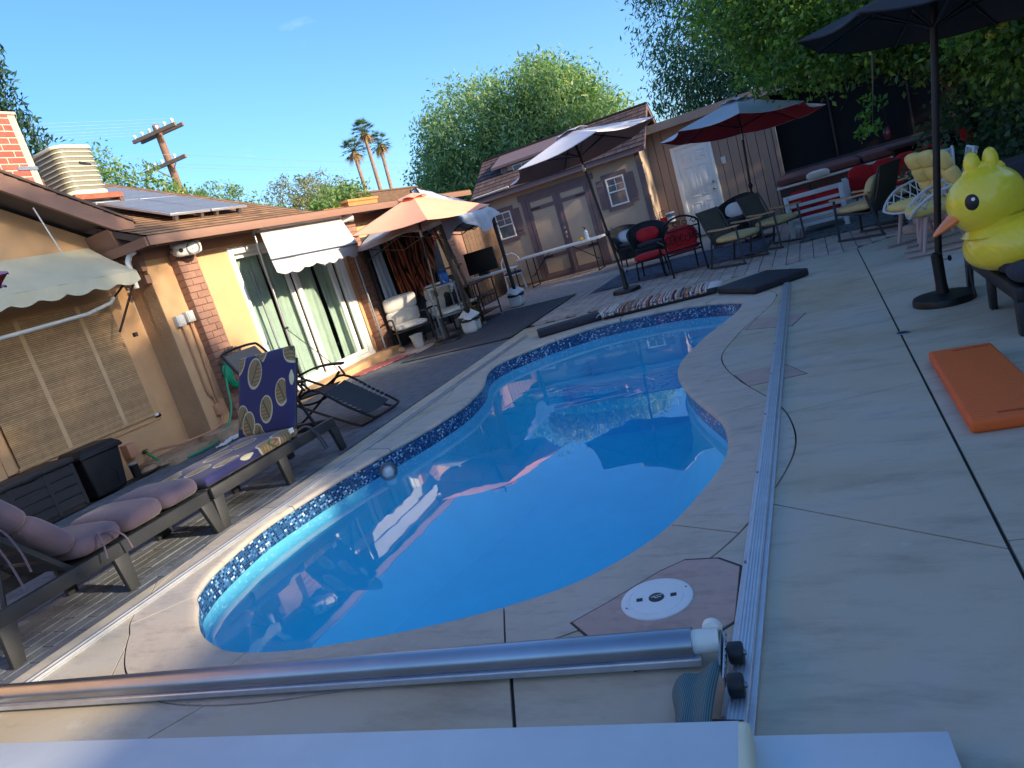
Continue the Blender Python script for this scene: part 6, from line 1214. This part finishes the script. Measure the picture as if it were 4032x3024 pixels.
# skimmer lid with lettering
sk_=thing('skimmer_lid','round white plastic skimmer lid with a dark centre badge set in the pink flagstone','skimmer lid',(-.762,2.208,.0035)); m_sk=mat('skimmer_white',S(222,226,226),.45,var=.03,scale=6)
MB().lathe([(0,.006),(.085,.0075),(.098,.006),(.099,.004),(.101,.004),(.102,.006),(.126,.006),(.131,.004),(.132,0)],48).build('lid',m_sk,sk_,smooth=True,ang=25)
MB().lathe([(0,.0095),(.022,.0095),(.028,.0085),(.029,.006)],32).build('badge',mat('badge_black',S(34,36,44),.4),sk_,smooth=True)
for a in(R_(12),R_(192)):
    MB().box((.062*math.cos(a),.062*math.sin(a),.0072),(.022,.02,.0025),rz=a).build('finger_slot',m_blackpl,sk_)
    MB().lathe([(0,.008),(.004,.0078),(.0045,.006)],10,TRS((.116*math.cos(a+.35),.116*math.sin(a+.35),0))).build('screw',m_galv,sk_,smooth=True)
for k in range(18): a=2*math.pi*k/18; MB().box((.11*math.cos(a),.11*math.sin(a),.0064),(.014,.0015,.0012),rz=a).build('embossed_rib',m_sk,sk_)
def text(body,size,M,m,parent,name='lettering'):
    cu=bpy.data.curves.new(name,'FONT'); cu.body=body; cu.size=size; cu.align_x='CENTER'; cu.align_y='CENTER'; cu.extrude=.0004; ob=bpy.data.objects.new(name,cu); COL.objects.link(ob); dg=bpy.context.evaluated_depsgraph_get(); dg.update(); me=bpy.data.meshes.new_from_object(ob.evaluated_get(dg)); bpy.data.objects.remove(ob); me.materials.clear(); me.materials.append(m); o=bpy.data.objects.new(name,me); COL.objects.link(o); o.parent=parent; o.matrix_local=M; return o
text('STA-RITE',.0085,TRS((.004,.009,.0099),rz=R_(207)),m_sk,sk_)
MB().tube([(-.018+.036*i/10,-.004+.004*math.sin(i*.9),.0098) for i in range(11)],.0016,5).build('wave_mark',m_sk,sk_)
# deck drain, floating ball
t=thing('deck_drain','small oval deck drain in the joint left of the orange float','drain',(.372,5.27,.001)); MB().lathe([(0,.002),(.032,.002),(.034,.004),(.042,.004),(.045,0)],24).build('ring',m_galv,t,smooth=True); MB().lathe([(0,.0028),(.031,.0028)],20).build('grate',m_blackpl,t)
m_ball=bpy.data.materials.new('clear_ball'); m_ball.use_nodes=True; n=m_ball.node_tree.nodes; l=m_ball.node_tree.links; n.clear(); o_=n.new('ShaderNodeOutputMaterial'); a_=n.new('ShaderNodeBsdfTransparent'); g_=n.new('ShaderNodeBsdfGlossy'); g_.inputs['Roughness'].default_value=.15; d_=n.new('ShaderNodeBsdfTranslucent'); d_.inputs[0].default_value=(.8,.82,.85,1); lw=n.new('ShaderNodeLayerWeight'); lw.inputs[0].default_value=.35; x1=n.new('ShaderNodeMixShader'); x1.inputs[0].default_value=.3; l.new(a_.outputs[0],x1.inputs[1]); l.new(d_.outputs[0],x1.inputs[2]); x2=n.new('ShaderNodeMixShader'); l.new(lw.outputs['Fresnel'],x2.inputs[0]); l.new(x1.outputs[0],x2.inputs[1]); l.new(g_.outputs[0],x2.inputs[2]); l.new(x2.outputs[0],o_.inputs[0])
bl_=thing('floating_ball','clear plastic floating light ball in the water by the left tiles','ball',(-3.40,4.40,-.115)); MB().ell((0,0,0),(.075,.075,.075),28,18).build('shell',m_ball,bl_,smooth=True); MB().lathe([(0,-.03),(.035,-.03),(.04,.0),(.03,.03),(0,.035)],20).build('lamp_core',m_white,bl_,smooth=True)
# ------------------------------------------------------------------ boundary wall, trees, far background
m_bw=mat('block_wall',S(150,122,100),.95,var=.15,scale=6,bump=.5,bscale=25)
bw=thing('boundary_wall','long tan block boundary wall along the right side behind the trees','wall',(4.35,5,0)); MB().bx(4.27,4.43,-9,17.4,-.04,2.28).build('wall',m_bw,bw,world=True); MB().bx(4.25,4.45,-9,17.4,2.28,2.35).build('cap',m_bw,bw,world=True)
b2=thing('side_wall','brown block wall standing behind the vines at the right edge','wall',(3.3,14.9,0)); MB().bx(2.35,4.26,14.8,15.0,-.04,2.3).build('wall',m_bw,b2,world=True)
def leafmat(name,c0,c1,c2,tr=.35,rough=.45):
    m=bpy.data.materials.new(name); m.use_nodes=True; n=m.node_tree.nodes; l=m.node_tree.links; n.clear(); o=n.new('ShaderNodeOutputMaterial'); g=n.new('ShaderNodeNewGeometry'); r=ramp(n,[(0,c0),(.55,c1),(1,c2)]); l.new(g.outputs['Random Per Island'],r.inputs[0])
    p=n.new('ShaderNodeBsdfPrincipled'); p.inputs['Roughness'].default_value=rough; p.inputs['Specular IOR Level'].default_value=.35; t=n.new('ShaderNodeBsdfTranslucent'); x=n.new('ShaderNodeMixShader'); x.inputs[0].default_value=tr
    mu=n.new('ShaderNodeMix'); mu.data_type='RGBA'; mu.blend_type='MULTIPLY'; mu.inputs['Factor'].default_value=1; mu.inputs['B'].default_value=(1.5,1.7,.7,1); l.new(r.outputs[0],mu.inputs['A']); l.new(mu.outputs['Result'],t.inputs[0]); l.new(r.outputs[0],p.inputs['Base Color']); l.new(p.outputs[0],x.inputs[1]); l.new(t.outputs[0],x.inputs[2]); l.new(x.outputs[0],o.inputs[0]); return m
def foliage(name,blobs,m,parent,nclump,nleaf,csize,L,W,droop=.3,shell=(.55,1.05),seed=1,flat=.75):
    """leaf-sized faces in clumps through the volume of several ellipsoids"""
    g=np.random.default_rng(seed); wts=np.array([ (b[1][0]*b[1][1]*b[1][2])**.67 for b in blobs]); wts/=wts.sum(); pick=g.choice(len(blobs),nclump,p=wts)
    c=np.array([b[0] for b in blobs])[pick]; r=np.array([b[1] for b in blobs])[pick]; d=g.normal(size=(nclump,3)); d/=np.linalg.norm(d,axis=1)[:,None]; rad=g.uniform(shell[0]**3,shell[1]**3,nclump)**(1/3)
    C_=c+d*r*rad[:,None]; out=d
    N=nclump*nleaf; cc=np.repeat(C_,nleaf,0)+g.normal(size=(N,3))*csize*np.array([1,1,flat]); dd=np.repeat(out,nleaf,0)
    ax=dd*.6+g.normal(size=(N,3))*.8; ax[:,2]-=droop; ax/=np.linalg.norm(ax,axis=1)[:,None]
    nr=g.normal(size=(N,3))*.7+np.array([0,0,.8])+dd*.4; s=np.cross(ax,nr); s/=np.linalg.norm(s,axis=1)[:,None]+1e-9; up_=np.cross(s,ax)
    k=g.uniform(.65,1.25,N)[:,None]; a=cc-ax*L*k*.5; b=cc+ax*L*k*.5; lft=cc+s*W*k*.5+up_*W*.18; rgt=cc-s*W*k*.5+up_*W*.18
    V=np.stack([a,lft,b,rgt],1).reshape(-1,3)
    if parent is not None:
        I=np.array(PM[parent.name].inverted()); V=V@I[:3,:3].T+I[:3,3]
    me=bpy.data.meshes.new(name); me.vertices.add(N*4); me.vertices.foreach_set('co',V.astype(np.float32).ravel()); me.loops.add(N*4); me.loops.foreach_set('vertex_index',np.arange(N*4,dtype=np.int32)); me.polygons.add(N); me.polygons.foreach_set('loop_start',np.arange(0,N*4,4,dtype=np.int32)); me.polygons.foreach_set('loop_total',np.full(N,4,dtype=np.int32)); me.update(calc_edges=True); me.validate()
    me.materials.append(m); o=bpy.data.objects.new(name,me); COL.objects.link(o)
    if parent is not None: o.parent=parent; PM[o.name]=PM[parent.name]
    return o
m_bark=mat('bark',S(104,88,74),.95,var=.3,scale=8,stretch=(1,1,.3),bump=.8,bscale=20); m_barkp=mat('bark_pale',S(150,130,108),.9,var=.25,scale=8,stretch=(1,1,.3),bump=.5)
def limbs(parent,base,top,r0,targets,m=None,seed=3):
    rg_=random.Random(seed); b=Vector(base); t=Vector(top); mid=b.lerp(t,.5)+Vector((rg_.uniform(-.1,.1),rg_.uniform(-.1,.1),0))
    MB().tube(catmull([b,b.lerp(mid,.5),mid,t],4,False),[r0*(1.15-.55*i/12) for i in range(13)],10).build('trunk',m or m_bark,parent,smooth=True,world=True)
    for tg in targets:
        tg=Vector(tg); s=mid.lerp(t,rg_.uniform(.2,1)); m1=s.lerp(tg,.5)+Vector((rg_.uniform(-.2,.2),rg_.uniform(-.2,.2),.2))*(tg-s).length*.3
        pts=catmull([s,m1,tg],5,False); MB().tube(pts,[r0*.45*(1-.8*i/(len(pts)-1)) for i in range(len(pts))],7).build('branch',m or m_bark,parent,smooth=True,world=True)
lm_citrus=leafmat('citrus_leaf',S(62,92,54),S(94,128,66),S(150,170,80),.45); lm_dark=leafmat('dark_leaf',S(56,86,76),S(78,110,88),S(108,138,100),.4); lm_mid=leafmat('carob_leaf',S(92,124,106),S(122,152,116),S(176,186,128),.45); lm_far=leafmat('far_leaf',S(84,116,66),S(112,140,82),S(146,160,98),.35); lm_olive=leafmat('olive_leaf',S(96,104,66),S(120,122,82),S(152,146,104),.3); lm_cyp=leafmat('cypress_leaf',S(34,60,52),S(50,80,66),S(72,100,78),.2)
# lemon tree
lt=thing('lemon_tree','leafy lemon tree with hanging yellow fruit arching over the right of the patio','tree',(2.3,12.2,0)); B=[((1.5,11.8,3.25),(1.9,1.7,1.05)),((.1,12.3,3.6),(1.3,1.2,.8)),((2.7,10.3,2.7),(1.1,1.5,1.0)),((1.0,11.0,2.55),(1.0,.8,.55)),((2.1,9.3,2.5),(.9,1.0,.7)),((.25,11.6,2.45),(.5,.5,.35)),((.6,12.9,2.75),(1.3,.8,.5)),((2.3,11.0,2.15),(1.1,.9,.7)),((2.5,9.7,1.9),(.7,1.1,.8)),((3.2,10.5,2.6),(.9,1.6,1.1))]
limbs(lt,(2.3,12.2,-.04),(2.0,12.0,2.2),.14,[(.2,12,3.3),(1.0,11.2,3.0),(2.8,10.5,2.9),(2.2,9.6,2.6),(1.4,12.6,3.6),(.5,11.4,2.6)])
foliage('crown',B,lm_citrus,lt,2500,30,.15,.095,.05,.35,seed=11,shell=(.35,1.05))
mb=MB()
for k in range(46):
    b_=B[k%3]; a=Vector(b_[0])+Vector((random.uniform(-1,1)*b_[1][0]*.9,random.uniform(-1,.3)*b_[1][1],random.uniform(-.2,1)*b_[1][2])); e=a+Vector((random.uniform(-.7,.4),random.uniform(-.5,.2),random.uniform(-.7,.1))); mb.tube([a,a.lerp(e,.5)+Vector((0,0,.1)),e],[.01,.007,.003],5)
tag(mb.build('twigs',m_barkp,lt,world=True,smooth=True),kind='stuff')
foliage('hanging_sprig',[((.82,10.0,1.5),(.1,.1,.26)),((.70,9.95,1.32),(.08,.08,.14))],leafmat('sprig_leaf',S(70,112,44),S(96,140,56),S(130,164,70),.4),lt,14,9,.05,.085,.045,.7,seed=5)
MB().tube([(.95,10.4,2.2),(.86,10.0,1.8),(.78,9.95,1.35)],[.012,.008,.004],6).build('branch',m_bark,lt,smooth=True,world=True)
for k,p in enumerate([(1.86,9.0,1.87),(1.97,9.02,1.9)]):
    MB().ell(p,(.052,.05,.045),14,10).build('fruit',_M['lemon_yellow'],lt,smooth=True,world=True)
vn=thing('wall_vine','dense leafy vine covering the wall behind the duck and rocking chairs','vine',(2.4,10.4,0)); foliage('leaves',[((2.6,10.6,.9),(.5,1.6,1.0)),((2.2,11.6,.7),(.6,.8,.8)),((2.6,9.0,.7),(.4,1.0,.8)),((2.9,12.5,1.2),(.6,1.5,1.1)),((1.5,10.9,.5),(.3,.3,.45))],lm_dark,vn,520,26,.12,.09,.06,.4,seed=21,shell=(.3,1.05)); MB().tube([(2.6,10.4,0),(2.65,10.5,.8),(2.6,10.3,1.6)],.03,6).build('stem',m_bark,vn,smooth=True,world=True)
ln=thing('hanging_lantern','dark red glass lantern hanging from the lemon tree','lantern',(.93,10.0,1.14)); MB().lathe([(0,0),(.035,0),(.05,.04),(.055,.09),(.04,.13),(.02,.15),(0,.15)],16).build('glass',mat('red_glass',S(92,22,34),.15,spec=.6),ln,smooth=True)
for k in range(6): a=math.pi*k/3; MB().tube([(.037*math.cos(a),.037*math.sin(a),0),(.058*math.cos(a),.058*math.sin(a),.07),(.022*math.cos(a),.022*math.sin(a),.15)],.004,5).build('cage_wire',m_iron,ln)
MB().tube([(0,0,.15),(0,0,.5)],.003,5).build('cord',m_iron,ln)
t=thing('hanging_pot','red hanging flower pot among the vines at right','pot',(2.05,12.0,.78)); MB().lathe([(0,0),(.07,0),(.1,.14),(.11,.14),(.11,.16),(.09,.16)],18).build('pot',m_red,t,smooth=True)
# tall dark tree behind the annex
dt=thing('tall_dark_tree','tall dark weeping leaved tree behind the annex roof','tree',(-.2,21.5,0)); limbs(dt,(-.2,21.5,-.04),(-.3,21.3,4),.25,[(-2,21,5.5),(1.5,21,5.5),(-1,20.5,6.5),(2.5,22,4.5)])
foliage('crown',[((-1.0,21,5.2),(2.35,2,2.2)),((1.5,21,5.2),(2.8,2,2.4)),((-1.9,20.6,3.6),(1.35,1.2,.9)),((-1.0,21,7.0),(2.0,1.8,1.4)),((3.5,20,4.2),(2,2,2)),((.5,20.2,3.3),(2.2,1.2,.8))],lm_dark,dt,2000,30,.22,.17,.045,.9,seed=31,shell=(.3,1.08))
# big round tree beyond the shed
rt=thing('round_tree','big round leafy tree beyond the shed, sunlit along its top','tree',(-9,25.5,0)); limbs(rt,(-9,25.5,-.04),(-9,25.3,3.4),.3,[(-11.5,25,5.5),(-7,25,5.5),(-9,24.6,6.2),(-5.6,24.6,4),(-12.5,25,4)])
foliage('crown',[((-10.6,25,4.75),(2.0,2,2.1)),((-8.1,25,4.6),(2.2,2,2.1)),((-6.5,24.8,3.9),(1.6,1.7,1.5)),((-12.3,25,3.7),(1.2,1.3,1.5)),((-9.2,24.5,3.2),(3.6,1.5,1.6)),((-7.5,25,5.6),(1.2,1.2,1.0))],lm_mid,rt,2300,30,.24,.185,.065,.7,seed=41,shell=(.35,1.08))
# off to the right, outside the view: yard trees beyond the boundary wall
m_lsh=leafmat('yard_leaf',S(50,80,40),S(70,104,50),S(96,126,60),.2)
for i,(c,bl,lab) in enumerate([((6.4,-2.5,0),[((6.4,-4.2,3.8),(1.2,2.2,1.7)),((6.4,-1.4,5.2),(1.1,1.3,.9))],'broad yard tree beyond the boundary wall, nearest the camera'),((6.4,4.4,0),[((6.4,4.6,4.0),(1.1,1.75,1.7)),((6.4,6.4,3.1),(1.0,1.4,1.1)),((6.3,1.2,4.8),(.9,1.7,1.15)),((6.4,3.0,6.9),(.8,2.0,.9)),((6.4,3.2,5.3),(.9,1.9,.9))],'rounded yard tree beyond the boundary wall, beside the loungers'),((6.6,9.8,0),[((6.6,9.4,2.9),(1.0,1.7,.9)),((6.6,12,4.0),(1.2,1.9,1.8))],'yard tree beyond the boundary wall, behind the lemon tree'),((7,15.5,0),[((7,15.5,4.2),(1.8,2.6,2.4)),((7,19,4.2),(1.8,2.2,2.4))],'tall yard tree beyond the boundary wall, level with the hot tub')]):
    t=thing('yard_tree',lab,'tree',c,0,'yard trees along the boundary'); limbs(t,(c[0],c[1],-.04),(c[0],c[1],bl[0][0][2]),.14,[q[0] for q in bl],seed=i); foliage('crown',bl,m_lsh,t,(330,950,420,420)[i],26,.2,.19,.11,.3,seed=60+i,shell=(.2,1.08))
# far trees over the roof
for i,(c,bl,mm_,n1,lf,lab) in enumerate([((-21,22.6,0),[((-21,21.6,5.2),(.9,.8,1.1)),((-21,22.9,5.3),(1.1,1.3,1.2)),((-21,24.2,4.9),(.7,.9,.8))],lm_far,260,.17,'light green tree just above the roof ridge right of the solar panels'),((-22,29.5,0),[((-22,28.6,5.4),(1.3,1.6,1.4)),((-22,30.8,5.4),(1.3,1.6,1.4)),((-22,32.2,5.2),(1.0,1.2,1.3))],lm_olive,420,.16,'olive brown tree above the roof left of the palms'),((-22,26.9,0),[((-22,26.6,4.9),(.8,.9,.7))],lm_far,110,.15,'small light green tree between the two far trees over the roof'),((-17,15.6,0),[((-17,14.6,5.7),(.8,.7,1.0)),((-17,15.9,5.3),(.7,.8,.8)),((-17,17,4.9),(.6,.6,.5))],lm_far,170,.15,'thin grey green tree behind the air conditioner'),((-13,19.6,0),[((-13,19.2,3.9),(.7,1.2,.35))],lm_far,60,.13,'low leafy shrub tops above the flat roof parapet')]):
    t=thing('far_tree',lab,'tree',c,0,'trees beyond the house'); limbs(t,(c[0],c[1],-.04),(c[0],c[1],bl[0][0][2]-.3),.14,[q[0] for q in bl],seed=80+i); foliage('crown',bl,mm_,t,n1,24,.16,lf,.06,.8,seed=90+i,shell=(.3,1.1))
cy_=thing('cypress_tree','tall dark cypress at the left edge behind the chimney','tree',(-14,9.9,0)); limbs(cy_,(-14,9.9,-.04),(-14,9.9,8.5),.2,[]); foliage('crown',[((-14,9.9,3+k*.9),(1.35-.155*k,1.35-.155*k,.9)) for k in range(8)],lm_cyp,cy_,900,24,.12,.15,.05,-.8,seed=111,shell=(.6,1.05))
# planter sprouts
for t,(y0,y1,z) in zip([o for o in bpy.data.objects if o.name.startswith('planter')],((10.75,11.35,2.78),(11.6,12.5,2.88))): foliage('sprouts',[((-7.9,(y0+y1)/2,z),(.14,(y1-y0)/2,.1))],lm_far,t,22,14,.05,.09,.05,0,seed=121)
# palms
m_ptr=mat('palm_trunk',S(132,112,98),.9,var=.2,scale=2); lm_palm=leafmat('palm_leaf',S(40,66,44),S(66,92,56),S(104,118,70),.2); lm_dead=leafmat('palm_dead',S(140,110,70),S(172,142,96),S(190,160,112),.2)
def palm(label,base,H,seed,lean):
    t=thing('palm_tree',label,'palm tree',(base[0],base[1],0),0,'three tall fan palms'); rg_=random.Random(seed); top=Vector((base[0],base[1]+lean,H)); b=Vector((base[0],base[1],0))
    MB().tube([b,b.lerp(top,.5),top],[.45,.33,.27],10).build('trunk',m_ptr,t,smooth=True,world=True); mg=MB(); md=MB()
    for k in range(46):
        az=rg_.uniform(0,2*math.pi); el=rg_.uniform(-.5,1.35); d=Vector((math.cos(az)*math.cos(el),math.sin(az)*math.cos(el),math.sin(el))); Lp=rg_.uniform(1.2,1.7); c=top+d*Lp; s=d.cross(Vector((0,0,1))); s=s.normalized() if s.length>.1 else Vector((1,0,0)); u=s.cross(d)
        for q in range(11):
            a=R_(-75+15*q); e=(d*math.cos(a)+s*math.sin(a)); tip=c+e*rg_.uniform(.8,1.15)+Vector((0,0,-.28)); sd_=(e.cross(u)).normalized()*.06; mg.add([c-sd_,c+sd_,tip],[(0,1,2)])
        mg.tube([top,c],.03,4)
    for k in range(34):
        az=rg_.uniform(0,2*math.pi); a=top+Vector((math.cos(az)*.3,math.sin(az)*.3,-.1)); rr_=rg_.uniform(.6,1.2)
        for q in range(7):
            e=a+Vector((math.cos(az+rg_.uniform(-.5,.5))*rr_,math.sin(az+rg_.uniform(-.5,.5))*rr_,-rg_.uniform(.9,2.2))); sd_=Vector((-math.sin(az),math.cos(az),0))*.07; md.add([a-sd_,a+sd_,e],[(0,1,2)])
    mg.build('crown',lm_palm,t,world=True); md.build('dead_frond_skirt',lm_dead,t,world=True)
palm('shortest fan palm, left of the three beyond the house',(-60,95.0),19.4,1,.3); palm('tallest fan palm, middle one of the three beyond the house',(-60,98.6),22.3,2,1.2); palm('fan palm on the right of the three, nearest the round tree',(-60,101.2),20.4,3,2.2)
# utility pole with wires
up_=thing('utility_pole','weathered wooden utility pole with two cross arms beyond the roof','utility pole',(-20,20,0)); m_uw=mat('pole_wood',S(126,94,76),.9,var=.2,scale=6,stretch=(1,1,.2)); m_ua=mat('arm_wood',S(120,104,92),.9,var=.2)
MB().tube([(-20,20,0),(-20,20,8.45)],[.17,.12],12).build('pole',m_uw,up_,smooth=True,world=True)
for dy in(-.17,.17): MB().box((-19.96,19.95+dy,8.15),(2.0,.09,.12),rz=R_(4)).build('cross_arm',m_ua,up_,world=True)
MB().box((-20.03,19.82,7.08),(2.0,.09,.12),rz=R_(2)).build('cross_arm',m_ua,up_,world=True)
for s in(-1,1): MB().tube([(-20+s*.5,19.8,7.02),(-20,19.86,6.6)],.02,6).build('brace',m_ua,up_,world=True)
m_ins=mat('insulator',S(210,222,224),.2)
INS=[(-20.85+k*.36,19.74+k*.02,8.21) for k in range(6)]
for p in INS: MB().lathe([(0,0),(.03,0),(.03,.05),(.06,.06),(.06,.12),(.03,.15),(0,.15)],10,TRS(p)).build('insulator',m_ins,up_,smooth=True,world=True)
for x_ in(-20.9,-20.5,-20.15,-19.5): MB().lathe([(0,0),(.03,0),(.03,.05),(.06,.06),(.06,.12),(0,.15)],10,TRS((x_,19.82,7.14))).build('insulator',m_ins,up_,smooth=True,world=True)
MB().bx(-19.9,-19.84,19.82,19.94,5.95,6.1).build('number_tag',mat('tag_yellow',S(230,200,70),.5),up_,world=True)
m_wire=mat('wire_grey',S(150,170,195),.5,.5)
def wire(label,a,b,sag,n=24,r=.006): 
    a,b=Vector(a),Vector(b); tag(MB().tube([a.lerp(b,i/n)-Vector((0,0,sag*4*(i/n)*(1-i/n))) for i in range(n+1)],r,5).build('power_line',m_wire,smooth=True),label,'power line','power lines on the utility pole')
for k,p in enumerate(INS): wire('%s power line running left from the upper cross arm of the pole'%['first','second','third','fourth','fifth','sixth'][k],(p[0],p[1],p[2]+.14),(p[0]-2.5,-30,8.3),.6)
for k,x_ in enumerate((-20.9,-20.5,-19.5)): wire('%s lower power line running right from the pole past the palms'%['first','second','third'][k],(x_,19.82,7.28),(x_-5,75,8.4),.7); wire('%s lower power line running left from the pole'%['first','second','third'][k],(x_,19.82,7.28),(x_-2,-30,7.2),.5)

sg=thing('side_gate','dark brown board gate between the house end and the shed','gate',(-7.1,15.5,0))
for k in range(9): MB().bx(-7.2,-7.16,14.62+k*.2,14.62+k*.2+.19,0,2.1).build('board',m_fence,sg,world=True)
